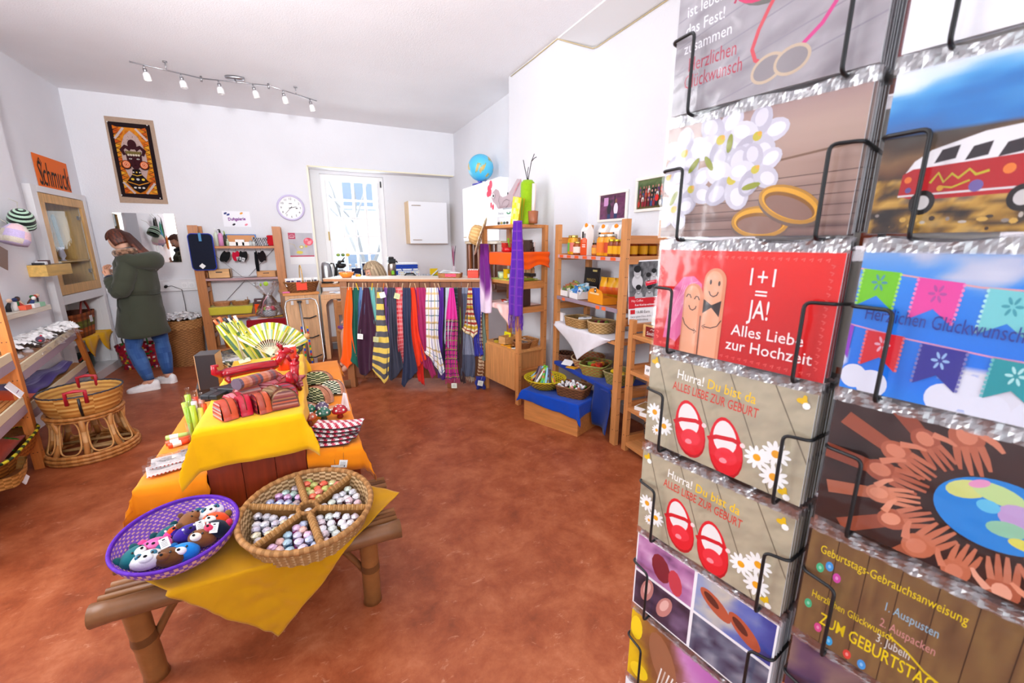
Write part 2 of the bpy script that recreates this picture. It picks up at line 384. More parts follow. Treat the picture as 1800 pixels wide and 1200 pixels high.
def art_A(m):
 m.bg(0,0,1.82,1.17,40,26,lambda u,v:blend(['7a737a','9c969b','b2adb2','807a83'],.5+.42*fb(u*3+v*2,v*7-u*5,2)))
 for k in range(5):m.line([(0,.25*k-.1),(1.82,.25*k+.35)],.012,'96919a')
 for k,t in enumerate(('ist leben','das Fest!','zusammen')):m.text(t,.10,.92-.17*k,.15,'f2f1f4',.06,.8)
 m.text('Herzlichen',.16,.40,.19,'b8384c',.02,.62);m.text('Glückwunsch',.13,.24,.19,'b8384c',.02,.60)
 m.oval(.95,1.02,.36,.28,'6e6f69',26);m.oval(.84,1.04,.28,.25,'d8356a',24)
 for k in range(7):m.line([(.62+.07*k,1.17),(.66+.08*k,.98),(.60+.09*k,.86)],.022,rc('f06a8e','b92550','e04c7c'))
 m.line([(1.0,.83),(.93,.70),(.86,.55),(.82,.40),(.86,.30),(.96,.24)],.035,'d5505a')
 m.line([(1.15,.86),(1.20,.76),(1.33,.74),(1.42,.66),(1.46,.55),(1.38,.42),(1.24,.30)],.035,'d8458c')
 for x,y,q in((.98,.2,.35),(1.18,.21,.15)):
  m.oval(x,y,.15,.12,'c9b49a',24,q);m.oval(x,y,.125,.093,'948d90',24,q)
 m.line([(1.82,.55),(1.6,.72),(1.42,.98),(1.36,1.17)],.035,'6d6a50')
def art_B(m):
 m.bg(0,0,1.82,1.17,40,26,lambda u,v:blend(['5e4540','8c6f66','a98b7d','b79c8f','a08383'],.15+.75*v+.35*nz(u*1.5,v*22,3)*(1-v)))
 for k in range(6):m.line([(0,.06+.085*k),(1.82,.08+.09*k)],.008,'5a413c')
 m.line([(.7,.62),(1.82,.74)],.02,'7c5c48')
 for x,y,r,a in((.22,.88,.26,.3),(.62,.95,.30,1.0),(.98,.92,.27,.2),(.34,.50,.26,.8),(.78,.55,.31,.1),(1.0,.62,.25,.6),(.15,.3,.24,.2),(.05,.65,.2,0)):
  for k in range(5):
   b=a+2*pi*k/5;m.oval(x+cos(b)*r*.52,y+sin(b)*r*.5,r*.52,r*.38,('cfccd8','bfbbc9','d8d6df','b5b1c0','c7c4d0')[k],14,b);m.oval(x+cos(b)*r*.62,y+sin(b)*r*.6,r*.30,r*.22,('e9e7ee','dad7e2','efeef2','cfccd8','e2e0e8')[k],12,b)
  m.oval(x,y,r*.16,r*.16,'c8b93c',10);m.oval(x+.02,y+.02,r*.08,r*.08,'e2a93b',8)
 for x,y,a in((.35,.74,.9),(.52,.74,-1),(.72,.9,1.5),(.98,.47,.2),(.14,.42,1.1)):m.oval(x,y,.09,.03,'8d9427',10,a)
 for x,y,rx,ry,q in((1.10,.13,.27,.15,-.08),(1.34,.28,.29,.15,-.42)):
  m.oval(x,y-.03,rx,ry,'6f5a50',28,q);m.oval(x,y,rx,ry,'b8842a',28,q);m.oval(x,y+.005,rx*.9,ry*.82,'e2a528',28,q);m.oval(x,y-.012,rx*.82,ry*.66,'8a5a18',28,q);m.oval(x,y-.03,rx*.76,ry*.56,'8c6a5c',24,q)
def art_C(m):
 m.bg(0,0,1.82,1.17,12,8,lambda u,v:blend(['c00d12','da1512','ec2316'],.1+.7*v+.3*nz(u*2,v*2)))
 for k in range(26):m.line([(.08+.064*k,1.095),(.11+.064*k,1.11),(.10+.064*k,1.08)],.012,'f0655a');m.line([(.08+.064*k,.05),(.11+.064*k,.065),(.10+.064*k,.035)],.012,'e0564e')
 for k in range(16):m.line([(.05,.1+.062*k),(.065,.12+.062*k),(.035,.13+.062*k)],.012,'f0655a');m.line([(1.74,.1+.062*k),(1.755,.12+.062*k),(1.725,.13+.062*k)],.012,'e0564e')
 m.flat([(.13,.12),(.17,.45),(.22,.72),(.33,.86),(.46,.88),(.56,.80),(.58,.6),(.36,.5),(.36,.2),(.30,.10),(.22,.13)],'e0679b')
 for k in range(7):m.line([(.19+.02*k,.18+.04*k),(.24+.03*k,.5+.05*k),(.33+.03*k,.76+.01*k)],.006,'f2a8c8')
 def fing(x0,x1,y1,c):
  w_=(x1-x0)/2;n=12
  p=[(x0,0),(x1,0)]+[(x1,y1-w_*1.1)]+[((x0+x1)/2+w_*cos(pi*k/n),y1-w_*1.1+w_*1.1*sin(pi*k/n))for k in range(1,n)]+[(x0,y1-w_*1.1)]
  m.flat(p,c)
  m.flat([((a-(x0+x1)/2)*.78+(x0+x1)/2-.01,b*.97)for a,b in p],mixc(c,'f7c3a0',.45))
 fing(.36,.585,.80,'d98a63');fing(.585,.83,.98,'d98a63')
 m.line([(.585,0),(.582,.45)],.014,'5f3120')
 K='3a1c14'
 for x,y,q in((.42,.66,.03),(.52,.645,.03)):m.line([(x-q,y-.02),(x-q*.4,y+.015),(x+q*.4,y+.01),(x+q,y-.025)],.012,K)
 m.line([(.43,.55),(.45,.51),(.48,.50),(.51,.52),(.52,.55)],.012,K)
 m.oval(.66,.83,.013,.028,K,10);m.oval(.755,.82,.013,.028,K,10)
 m.line([(.65,.73),(.67,.69),(.705,.675),(.74,.695),(.755,.73)],.013,K)
 m.flat([(.60,.64),(.60,.48),(.69,.55),(.70,.55),(.79,.46),(.80,.64),(.70,.585),(.69,.585)],'241210')
 m.line([(.37,.40),(.40,.33),(.46,.285),(.53,.265)],.011,K);m.line([(.51,.29),(.55,.265),(.52,.24)],.008,K)
 m.line([(.82,.43),(.78,.36),(.71,.33),(.63,.335)],.011,K);m.line([(.645,.36),(.61,.335),(.64,.31)],.008,K)
 Wt='fbe9e6'
 m.text('1+1',1.18,.83,.25,Wt,0,.78,align='CENTER');m.rect(1.13,.765,1.24,.782,Wt);m.rect(1.13,.73,1.24,.747,Wt)
 m.text('JA!',1.19,.50,.27,Wt,0,.62,bold=.006,align='CENTER')
 m.text('Alles Liebe',.94,.30,.165,Wt,0,.93,bold=.004);m.text('zur Hochzeit',.90,.14,.165,Wt,0,.93,bold=.004)
def shoe(m,x,y,r,q):
 ca,sa=cos(q),sin(q);P=lambda u,v:(x+(u*ca-v*sa)*r,y+(u*sa+v*ca)*r)
 def ov(cx,cy,rx,ry,c):m.flat([P(cx+rx*cos(t)*(1-.12*sin(t)),cy+ry*sin(t))for t in[2*pi*k/22 for k in range(22)]],c)
 ov(0,-.12,.62,1.12,'b3101c');ov(0,-.05,.60,1.08,'dc1d2b');ov(0,.28,.42,.62,'e9e4e2');ov(0,-.42,.40,.32,'e63240')
 m.line([P(-.64,.12),P(-.3,.25),P(.3,.25),P(.66,.1)],.16*r,'cf1626');ov(-.1,-.6,.14,.1,'f3929a');ov(.62,.12,.09,.09,'f2dad9')
def art_D(m):
 m.bg(0,0,1.82,1.17,40,26,lambda u,v:blend(['8d836c','a79d86','b9ae94','9c917a'],.5+.4*fb(u*2.5+v*3,(v-u)*9,5)))
 for k in range(4):m.line([(.1+.45*k,1.17),(.5+.52*k,0)],.012,'6f6654')
 m.text('Hurra!',.38,.95,.16,'f6f4ee',-.05,.8,bold=.006);m.text('Du bist da',.76,.93,.16,'f0c31b',-.05,.8,bold=.008)
 m.text('ALLES LIEBE ZUR GEBURT',.34,.80,.15,'d03a2a',-.04,.58,bold=.008)
 shoe(m,.60,.40,.31,.22);shoe(m,1.04,.34,.31,.16)
 for x,y,r in((.12,.42,.12),(.27,.28,.12),(.17,.19,.07),(1.38,.34,.13),(1.55,.45,.14),(1.56,.20,.14)):daisy(m,x,y,r)
 for x,y in((.07,1.08),(1.70,1.07),(1.66,.08)):m.oval(x,y,.05,.03,'e4b91c',8);m.oval(x+.04,y-.04,.035,.035,'f6f4ee',8);m.oval(x+.02,y+.03,.02,.035,'e4b91c',8)
def art_F(m):
 m.rect(0,0,1.82,1.17,'efecee')
 m.bg(.02,.60,.86,1.15,12,8,lambda u,v:blend(['4b2f4e','a66a9a','c995bd','d9c9d6'],.5+.5*fb(u*3,v*3,1)))
 m.bg(.90,.60,1.80,1.15,14,8,lambda u,v:blend(['8f9bc2','c7bfb0','5f6fb5','35418e'],u+.3*fb(u*3,v*3,4)))
 m.bg(.02,.02,.86,.56,12,8,lambda u,v:blend(['231a2a','4c3a55','8a7392'],.4+.6*fb(u*3,v*3,8)))
 m.bg(.90,.02,1.80,.56,12,8,lambda u,v:blend(['2a2340','5d6378','a3a4b0'],.5+.6*fb(u*5,v*4,9)))
 for x,y,q in((.22,.36,1.3),(.50,.30,1.15)):m.oval(x,y,.20,.09,'c08078',16,q);m.oval(x,y+.03,.12,.05,'e0b0a6',12,q)
 for x,y,q in((1.15,.88,-.5),(1.5,.80,-.6)):m.oval(x,y,.22,.10,'b4563a',18,q);m.oval(x-.05,y+.03,.11,.05,'5a2a22',14,q)
 m.oval(.4,.85,.14,.2,'7c1e2c',12,.3);m.oval(.62,.78,.1,.18,'c23a48',12,.2)
def art_G(m):
 m.bg(0,0,1.82,1.17,26,18,lambda u,v:blend(['e2b90f','8c5a34','7a4a2e','c98bc0','b05aa8','d8a8d0'],u*1.1+.2*fb(u*3,v*2,6)))
 m.oval(.20,.20,.16,.13,'f1cf1f',14,.5);m.oval(.1,.9,.1,.2,'f2cf1f',14)
 m.oval(.55,.72,.20,.40,'9a6547',16,.35);m.oval(1.1,.5,.30,.3,'d9b6d4',16)
 for k in range(9):m.line([(.5+.05*k,.25),(.55+.06*k,.6)],.02,rc('e7e2dc','cbb8a8'))
def art_white(m):m.bg(0,0,1.82,1.17,20,12,lambda u,v:blend(['b9bcc9','e9eaf0','f6f6f9','d2d4de'],.5+.5*fb(u*2+v,v*2-u,3)))
def art_red(m):m.rect(0,0,1.82,1.17,'a5121c');m.rect(.05,.3,.4,.36,'3a0a10')
def art_van(m):
 def sky(u,v):
  if v>.62:return blend(['3f6fae','2f7cc4','4fa0dc','cfe4f2','e9eef4'],(v-.62)/.38+.5*fb(u*3,v*4,2))
  if v>.34:return blend(['2f2118','6e4a30','81603f','4a3a2e','54504a'],(v-.34)/.28+.35*fb(u*4,v*3,5))
  return blend(['1d1814','3b2c20','9c7326','caa04a','6d5c4b'],.5+.9*fb(u*8,v*12,7))
 m.bg(0,0,1.82,1.17,60,40,sky);M0=m.m;m.m=M0@Matrix.Translation((0,.07,0))@Matrix.Diagonal((.60,.68,1,1));m.clip=(0,-.1,3.03,1.6)
 m.flat([(.26,.52),(.34,.66),(.48,.76),(.9,.88),(1.7,.95),(1.7,.50)],'e8e6e8');m.flat([(.25,.53),(.34,.58),(1.75,.66),(1.75,.28),(.42,.25),(.24,.30)],'b0151c')
 m.flat([(1.69,.95),(2.9,.97),(2.9,.28),(1.69,.28)],'b0151c');m.flat([(1.69,.95),(2.9,.97),(2.9,.66),(1.69,.65)],'e8e6e8')
 for x in(.50,.76,1.02,1.28,1.54,1.8,2.1):m.flat([(x+.02,.62),(x+.2,.65),(x+.22,.78),(x+.07,.75)],'2a2228')
 m.line([(.52,.42),(.58,.52),(.64,.42),(.70,.50),(.76,.45),(.84,.53),(.90,.47),(1.0,.50)],.025,'b9b023');m.line([(.60,.38),(.72,.36),(.86,.42)],.018,'b9b023');m.line([(.24,.30),(1.75,.33)],.02,'d7d3d3')
 for x,y,r,c in((.31,.47,.035,'e0742a'),(.33,.36,.03,'5a4b8c'),(.92,.36,.06,'6a5c9a'),(1.15,.5,.05,'e07a2a'),(.62,.36,.03,'d8a028')):m.oval(x,y,r,r,c,12)
 for x in(.48,1.3):m.oval(x,.22,.12,.13,'17120f',20);m.oval(x,.22,.07,.075,'c8c4c2',16)
 m.m=M0;m.clip=(0,0,1.82,1.17)
 for k in range(40):m.oval(R(.02,1.8),R(.02,.16),R(.01,.03),R(.01,.02),rc('c9a04a','8a8078','3b2c20','b9b0a4'),7)
def squeeze(m,k):m.m=m.m@Matrix.Diagonal((k,1,1,1));m.clip=(0,0,1.82/k,1.17);return 1.82/k
def art_flags(m):
 W_=squeeze(m,.70);m.bg(0,0,W_,1.17,50,26,lambda u,v:blend(['1f8be8','0f6fdc','1b77dc','2e86e2','b5bcd4','d6d7e2'],v*.62+.1+max(0,fb(u*2.2,v*3,4))*.8*(v>.66)+(.9 if v<.28 and fb(u*3+2,v*3,9)>.12 else 0)))
 for x,y,r in((.12,.12,.13),(.30,.08,.15),(1.08,.16,.17),(.92,.08,.15),(1.25,.06,.16),(1.6,.05,.2)):m.oval(x,y,r,r*.8,'d9dbe8',18)
 m.line([(0,1.03),(.5,.98),(1.0,.93),(2.6,.90)],.012,'e0a0a0');m.line([(0,.56),(.5,.50),(1.2,.45),(2.6,.42)],.012,'d890b0')
 def flag(x,y,w_,h,c,q,dot):
  ca,sa=cos(q),sin(q);P=lambda u,v:(x+u*ca-v*sa,y+u*sa+v*ca)
  m.flat([P(0,0),P(w_,0),P(w_*.97,-h),P(w_*.5,-h*.68),P(w_*.03,-h)],c)
  for k in range(9):a=P(.0,-h*(k+.5)/9);b=P(w_,-h*(k+.5)/9);m.oval(*a,.014,.014,mixc(c,'ffffff',.35),6);m.oval(*b,.014,.014,mixc(c,'ffffff',.35),6)
  for k in range(6):a=k*pi/3;cx,cy=P(w_*.5,-h*.32);m.oval(cx+.045*cos(a),cy+.045*sin(a),.03,.012,dot,8,a)
 for a in((.03,1.03,.34,.30,'6fc21a',-.06,'4c8f9a'),(.52,.98,.36,.32,'e0449c',-.07,'b04a9a'),(1.05,.93,.38,.33,'74c8cc',-.06,'3f9aa8'),(1.52,.92,.3,.3,'e8b83a',-.05,'c08a2a'),(-.14,.56,.17,.3,'8a3ab8',-.05,'c08ad8'),(.17,.53,.34,.30,'cf1a28',-.05,'d9a6b8'),(.66,.48,.36,.32,'2c2b8c',-.05,'8fb2dc'),(1.2,.45,.36,.3,'17919a',-.05,'a9dcdc'),(1.7,.44,.36,.3,'6fc21a',-.04,'d0e8a0'),(1.98,.91,.36,.3,'cf1a28',-.04,'e8a0a8')):
  if a[0]<0:m.flat([(0,.56),(.04,.55),(.03,.26),(0,.3)],a[4])
  else:flag(*a)
 m.text('Herzlichen Glückwunsch',.12,.62,.155,'24308c',-.035,.80)
def art_hands(m):
 m.bg(0,0,1.82,1.17,16,10,lambda u,v:blend(['17100f','2a1a18','3b2420','231a1e'],.5+.6*fb(u*3,v*3,4)))
 cx,cy=1.06,.60
 for k in range(17):
  a=2*pi*k/17+.1;l=.24+.02*(k%3);hx,hy=cx+cos(a)*.66,cy+sin(a)*.56
  if abs(hx-.91)<.99 and .03<hy<1.14:hand(m,hx,hy,a+pi,l,rc('b96a4c','a85a40','c67a5c','9c4f38'),rc('d99072','e0a086','c97c60'))
 m.oval(cx,cy,.33,.27,'1b7fcf',40)
 for x,y,rx,ry,c,q in((-.17,.13,.12,.07,'c8cf7c',.5),(-.02,.16,.14,.07,'b7d08c',-.2),(.12,.02,.13,.1,'b89ac8',-.5),(-.12,.20,.06,.03,'d890b8',.6),(.06,-.08,.10,.06,'8cc0a0',.2),(.16,-.15,.08,.04,'d4cf5a',0),(.2,.1,.07,.06,'e0c06a',.2),(-.05,.05,.06,.05,'5fb8dc',0)):m.oval(cx+x,cy+y,rx,ry,c,16,q)
def art_birthday(m):
 W_=squeeze(m,.62);m.bg(0,0,W_,1.17,50,26,lambda u,v:blend(['4f3a2a','6d5138','80633f','5d4630'],.5+.45*fb(u*26,v*2.2,3)))
 for k in range(8):m.rect(.36*k,0,.36*k+.012,1.17,'3b2a1f')
 m.text('Geburtstags-Gebrauchsanweisung',.16,.96,.125,'e6c81a',-.0,.92)
 for k,t in enumerate(('1. Auspusten','2. Auspacken','3. Jubeln')):m.text(t,.98,.72-.17*k,.12,('8fb4c8','c98a86','d6d2cc')[k],0,.9)
 m.text('Herzlichen Glückwunsch',.16,.46,.11,'e6c81a',0,.9);m.text('ZUM GEBURTSTAG',.32,.22,.18,'e6c81a',0,.85,bold=.01)
 m.line([(1.1,.5),(1.3,.45),(1.5,.36),(1.78,.30)],.02,'d8bb1c')
 for x,y,c in((.20,.80,'3fae7c'),(.31,.86,'3a8fd0'),(.42,.78,'c84a9c'),(.14,.36,'3fae7c'),(.32,.16,'d84a8c'),(.48,.09,'3a9fd8'),(.72,.07,'d8443a'),(.9,.06,'3a8fd0')):m.oval(x,y,.05,.05,c,14);m.oval(x,y,.02,.02,mixc(c,'ffffff',.4),8)
def art_dark(m):m.bg(0,0,1.82,1.17,20,12,lambda u,v:blend(['2c1f30','5d4460','8a6f66','4c3a3c'],.5+.6*fb(u*4,v*3,11)))
def art_back(m):
 m.rect(0,0,1.82,1.17,'e6dfd0')
 for k in range(30):m.rect(1.0,.15+.03*k,1.24,.15+.03*k+R(.008,.02),'2a2624')
 for k in range(8):m.rect(1.3,.2+.1*k,1.33,.2+.1*k+.07,'6b6660')
 m.rect(.95,0,1.3,.12,rc('c7542a','2a9ab0','1d6a3a','b02430'))
FRONT=Matrix.Rotation(radians(90),4,'X')
def card_mesh(name,art):
 m=MB();m.eps=.00006;m.clip=(0,0,1.82,1.17);m.m=FRONT@Matrix.Scale(.1,4)
 m.box(0,1.82,0,1.17,-.014,0,'eef0f2');art(m)
 o=m.build(name,'print')
 s_=MB();s_.grid(lambda u,v:(-.002+u*(CW+.004),-.0022-.0005*sin(u*9+v*5),-.0015+v*(CH+.0115)+.001*sin(u*14)),14,6)
 s_.grid(lambda u,v:(-.002+u*(CW+.004),.0026+.0004*sin(u*7),-.0015+v*(CH+.0115)+.001*sin(u*14+1)),14,6)
 s_.build('sleeve','film',parent=o,lab='clear plastic sleeve')
 f_=MB();f_.grid(lambda u,v:(-.002+u*(CW+.004),-.0006+.0010*sin(u*37)*v+.0007*sin(u*91+v*3),CH-.001+v*(.0100+.002*sin(u*14+1))),60,3,smooth=False);f_.build('sleeve_flap','flap',parent=o,lab='crinkled clear sealing flap')
 return o
rack=thing('card_rack','black wire greeting card rack standing close at the right','card rack',(.385,.365,0),atan2(-.985,.17))
RX=rack.matrix_basis.copy()if False else Matrix.Translation((.385,.365,0))@Matrix.Rotation(atan2(-.985,.17),4,'Z')
ZB=[1.637,1.508,1.377,1.248,1.116,.990,.862,.734];COL=(-.017,.178)
def bend(pts,r=.006,n=4):
 out=[Vector(pts[0])]
 for i in range(1,len(pts)-1):
  a,b,c=Vector(pts[i-1]),Vector(pts[i]),Vector(pts[i+1]);p=b+(a-b).normalized()*r;q=b+(c-b).normalized()*r
  out+=[p.lerp(b,t/n).lerp(b.lerp(q,t/n),t/n)for t in range(n+1)]
 return out+[Vector(pts[-1])]
BLK='141416'
for ci,cx in enumerate(COL):
 for k,zb in enumerate(ZB):
  m=MB();zh=zb+.072;a,b=cx+.028,cx+.162
  for x,xo in((a,cx-.001),(b,cx+CW+.001)):
   m.tube(bend([(xo,.045,zh-.004),(xo,-.004,zh),(x,-.010,zh),(x,-.0105,zb-.004),(x,.045,zb-.006)]),.0017,BLK,8)
  m.tube([(a,.04,zb-.006),(b,.04,zb-.006)],.0015,BLK,6)
  m.build('wire_pocket','satin',rack)
m=MB()
for x in(-.019,.176,.362):
 m.tube([(x,.047,.10),(x,.047,1.95)],.003,BLK,8)
for z in(.10,.9,1.95):m.tube([(-.019,.047,z),(.362,.047,z)],.0025,BLK,8)
m.build('frame','satin',rack)
m=MB();m.lathe([(.19,0),(.19,.012),(.02,.02),(.014,.10),(.014,.14)],28,BLK,x=.171,y=.12);m.tube([(.171,.12,.1),(.171,.12,1.95)],.009,BLK,10)
for z in(.12,1.9):m.tube([(.171,.12,z),(.171,.047,z)],.004,BLK)
m.build('stand','satin',rack)
DECK=[(0,0,art_A,7,'grey wedding card with two rings on a pink yarn'),(0,1,art_B,7,'card with white blossoms and two gold rings'),(0,2,art_C,5,'red card with two smiling fingers'),(0,3,art_D,9,'upper beige card with red baby shoes'),(0,4,art_D,9,'lower beige card with red baby shoes'),(0,5,art_F,9,'card with four small shoe photos'),(0,6,art_G,8,'yellow and pink card below the shoe photos'),(0,7,art_white,9,'white card at the lowest left'),(1,0,art_white,2,'pale card at the top right'),(1,1,art_van,3,'card with a red and white van'),(1,2,art_flags,7,'blue card with coloured bunting'),(1,3,art_hands,6,'dark card with hands around a globe'),(1,4,art_birthday,7,'brown card with yellow birthday lettering'),(1,5,art_dark,6,'dark purple card at the lowest right')]
protos={}
for d in DECK:
 ci,k,art,n,lab=d
 if art in protos:base=protos[art]
 else:base=None
 rr=random.Random(ci*10+k)
 for j in range(n):
  if base is None:
   base=card_mesh('greeting_card',art);protos[art]=base;o=base
  else:o=dup(base)
  j2=j
  orient(o,RX@Matrix.Translation((COL[ci]+rr.uniform(-.0012,.0012),.0005+.0056*j2,ZB[k]+(0 if j==0 else rr.uniform(-.0005,.002))))@Matrix.Rotation(rr.uniform(-.006,.006),4,'Y'))
  if j==0:tag(o,lab+', front one of its stack','card','front cards of the wire rack')
  else:tag(o,'sleeved card stacked behind the '+lab,'card','cards stacked behind the '+lab)
red=card_mesh('greeting_card',art_red);orient(red,RX@Matrix.Translation((COL[1]-.006,.016,ZB[0]+.004)));tag(red,'dark red card peeking out behind the pale white top right card','card')
bk=None
for k,zb in enumerate(ZB[:6]):
 bk=bk and dup(bk)or card_mesh('greeting_card',art_back)
 orient(bk,RX@Matrix.Translation((.062,.062,zb-.01)));tag(bk,'card showing its beige back with a barcode through the rack gap','card','cards on the far side of the rack seen from behind')
 # centre: bamboo bench with display boxes, cloths and goods
def drape(cor,rect,z,drop_min=.02,amp=.006,fr=30,flare=.35,n=46,c='f0b010',wr=.002,ang=0,seed=0,fall=.04):
 "cloth over a box top: cor = four corners on the flat, rect = x0, x1, y0, y1 of the box top"
 x0,x1,y0,y1=rect;m=MB()
 def fn(u,v):
  a,b,c_,d=cor;px=(a[0]*(1-u)+b[0]*u)*(1-v)+(d[0]*(1-u)+c_[0]*u)*v;py=(a[1]*(1-u)+b[1]*u)*(1-v)+(d[1]*(1-u)+c_[1]*u)*v
  ex=max(px-x1,0)-max(x0-px,0);ey=max(py-y1,0)-max(y0-py,0);ax,ay=abs(ex),abs(ey)
  qx=min(max(px,x0),x1);qy=min(max(py,y0),y1);lo,hi=min(ax,ay),max(ax,ay)
  zz=z-max(0,hi+.30*lo-.006)
  sx=(ex>0)-(ex<0);sy=(ey>0)-(ey<0)
  if ax:qx+=sx*(.008+fall*ax+flare*lo*.9+amp*sin(fr*py+seed)*min(1,ax*8))
  if ay:qy+=sy*(.008+fall*ay+flare*lo*.9+amp*sin(fr*px+seed)*min(1,ay*8))
  if hi==0:zz+=.0015+wr*nz(px*14,py*14,seed)
  else:zz+=wr*nz(px*20,py*20,seed)
  q=(wr*1.4*fb(px*9,py*9,seed)-wr*2.6*abs(nz(px*7+py*5,py*6-px*2,seed+3))**.7)*(hi>0)
  return(qx+q,qy+q,max(zz,drop_min))
 m.grid(fn,n,n,c);return m
BENCH=.42
bench=thing('bamboo_bench','low brown bamboo bench under the yellow and orange cloths','bench',(-.23,2.4,0))
BB=('8a5a33','7a4c2a','986640','6d4427')
def bamboo(m,a,b,r,c='8a5a33',nodes=4):
 a,b=Vector(a),Vector(b);pts=[];rr=[];L_=(b-a).length
 for k in range(nodes*6+1):
  t=k/(nodes*6);pts.append(a.lerp(b,t));rr.append(r*(1.07 if k%6==0 else(.96 if k%6 in(1,5)else .98)))
 m.tube(pts,rr,c,14,cf=lambda i,k_:mixc(c,'3c2413',.45)if i%6==0 and i else c)
m=MB();bamboo(m,(-.47,-.88,.385),(.47,-.88,.385),.034,'7d5334',3);m.build('front_rail','bamboo',bench)
m=MB();bamboo(m,(-.47,1.1,.385),(.47,1.1,.385),.034,'7d5334',3);m.build('back_rail','bamboo',bench)
for k in range(15):
 m=MB();y=-.835+.135*k*.98;m_=random.Random(k)
 xr=.44+m_.uniform(0,.03)if k<3 else .36
 for q in range(3):m.tube([(-.44-m_.uniform(0,.03)if k<3 else-.40,y+.028*q,.402),(0,y+.028*q,.403),(xr,y+.028*q,.402)],.0125,BB[(k+q)%4],8)
 m.build('slat','bamboo',bench)
for x in(-.39,.35):
 for y in(-.78,1.0):
  m=MB();bamboo(m,(x,y,0),(x+(.0 if x<0 else-.0),y-.05*(y<0),.37),.036,'8f5c31',2);m.build('leg','bamboo',bench)
for x,sg in((-.39,1),(.35,-1)):
 m=MB();m.tube([(x+sg*(.02+.16*t),-.79,.16+.19*sin(t*pi/2))for t in[k/8 for k in range(9)]],.013,'7a4c2a',8);m.build('brace','bamboo',bench)
m=MB();m.tube([(-.40,-.72+.35*k/10,.24-.0*k)for k in range(11)],.014,'6d4427',8);m.build('stretcher','bamboo',bench)
def planked(x0,x1,y0,y1,z0,z1,c,ax='wood_z'):
 m=MB();n=max(1,round((x1-x0)/.11));w_=(x1-x0)/n
 for k in range(n):
  q=mixc(c,'5a1a08',random.random()*.25);m.box(x0+k*w_+.0008,x0+(k+1)*w_-.0008,y0,y0+.018,z0,z1,q);m.box(x0+k*w_+.0008,x0+(k+1)*w_-.0008,y1-.018,y1,z0,z1,q)
 m.box(x0,x0+.018,y0+.018,y1-.018,z0,z1,c);m.box(x1-.018,x1,y0+.018,y1-.018,z0,z1,c);m.box(x0,x1,y0,y1,z1,z1+.016,c)
 return m
tag(planked(-.65,-.445,1.90,3.48,BENCH,.578,'8a2f12').build('display_box','wood_z',bevel=.002),'low dark red wooden box under the left orange cloth','box')
tag(planked(-.068,.14,1.90,3.48,BENCH,.578,'8a2f12').build('display_box','wood_z',bevel=.002),'low dark red wooden box under the right orange cloth','box')
tag(planked(-.44,-.074,3.0,3.48,BENCH,.578,'8a2f12').build('display_box','wood_z',bevel=.002),'low dark red wooden box under the large far basket','box')
tag(planked(-.435,-.078,1.89,2.96,BENCH+.002,.778,'8a2f12').build('display_box','wood_z',bevel=.002),'narrow dark red wooden box under the bright yellow cloth','box')
tag(drape([(-.73,1.77),(-.436,1.73),(-.436,3.62),(-.76,3.62)],(-.655,-.436,1.886,3.49),.598,.44,.007,22,.45,60,'f08a12',seed=1).build('tablecloth','cloth',solid=.0012),'orange cloth on the left low box, its front corner hanging','tablecloth')
tag(drape([(-.076,1.82),(.25,1.75),(.27,3.62),(-.076,3.62)],(-.076,.147,1.886,3.49),.598,.44,.007,24,.5,60,'f08a12',seed=6).build('tablecloth','cloth',solid=.0012),'orange cloth on the right low box, its front corner hanging','tablecloth')
tag(drape([(-.56,1.70),(.03,1.72),(.08,3.05),(-.60,3.07)],(-.44,-.073,1.878,2.97),.798,.45,.009,16,.42,60,'f6b708',seed=4).build('tablecloth','cloth',solid=.0012),'bright yellow cloth over the narrow upper box','tablecloth')
tag(drape([(-.70,1.70),(-.213,1.165),(.275,1.70),(-.2,2.2)],(-.72,.30,1.472,1.872),BENCH+.010,.05,.008,17,.3,80,'c48c0a',wr=.006,seed=2,fall=.02).build('tablecloth','cloth',solid=.0012),'crumpled mustard cloth on the bench with a pointed front corner','tablecloth')
def coil_bowl(name,prof,coils,c1,c2,rim,seg=56,sx=1,sy=1,mat='wicker',sq=None):
 "bowl built of stitched coils; prof(t) -> (r, z) from centre of base to rim"
 m=MB();P=[];n=coils*4
 for k in range(n+1):
  t=k/n;r,z=prof(t);b=.0035*abs(sin(pi*k/4));P.append((r+b*.3,z+b))
 m.lathe(P,seg,c1,sx,sy,cf=lambda i,j:(rim if j>=n-4 else(c2 if(i+(j//4))%2==0 and(j%4)in(1,2)else c1)),cap=False,sq=sq)
 Q=[(prof(k/12)[0]+.008,prof(k/12)[1]-.003)for k in range(13)];Q[0]=(0.0001,prof(0)[1]-.004)
 m.lathe(Q[::-1],seg,mixc(c1,'000000',.15),sx,sy,cap=False,sq=sq,cf=lambda i,j:c1 if(i+j)%2 else c2)
 r,z=prof(1)
 m.tube([((r+.004)*cos(a)*sx*(1 if not sq else(abs(cos(a))**sq+abs(sin(a))**sq)**(-1/sq)),(r+.004)*sin(a)*sy*(1 if not sq else(abs(cos(a))**sq+abs(sin(a))**sq)**(-1/sq)),z)for a in[2*pi*k/seg for k in range(seg)]],.006,rim,8,closed=True)
 return m
b=coil_bowl('',lambda t:(.075*t/.35 if t<.35 else .075+.098*sin((t-.35)/.65*pi/2*.9)/sin(pi/2*.9),.004 if t<.35 else .004+.082*((t-.35)/.65)**1.5),22,'7a4cb4','d6a9a0','5f28ac',seg=96).build('basket_bowl','wicker')
MBOWL=TR(-.49,1.655,BENCH+.025,0,radians(7));orient(b,MBOWL);tag(b,'purple coiled basket bowl holding small felt animal purses','bowl')
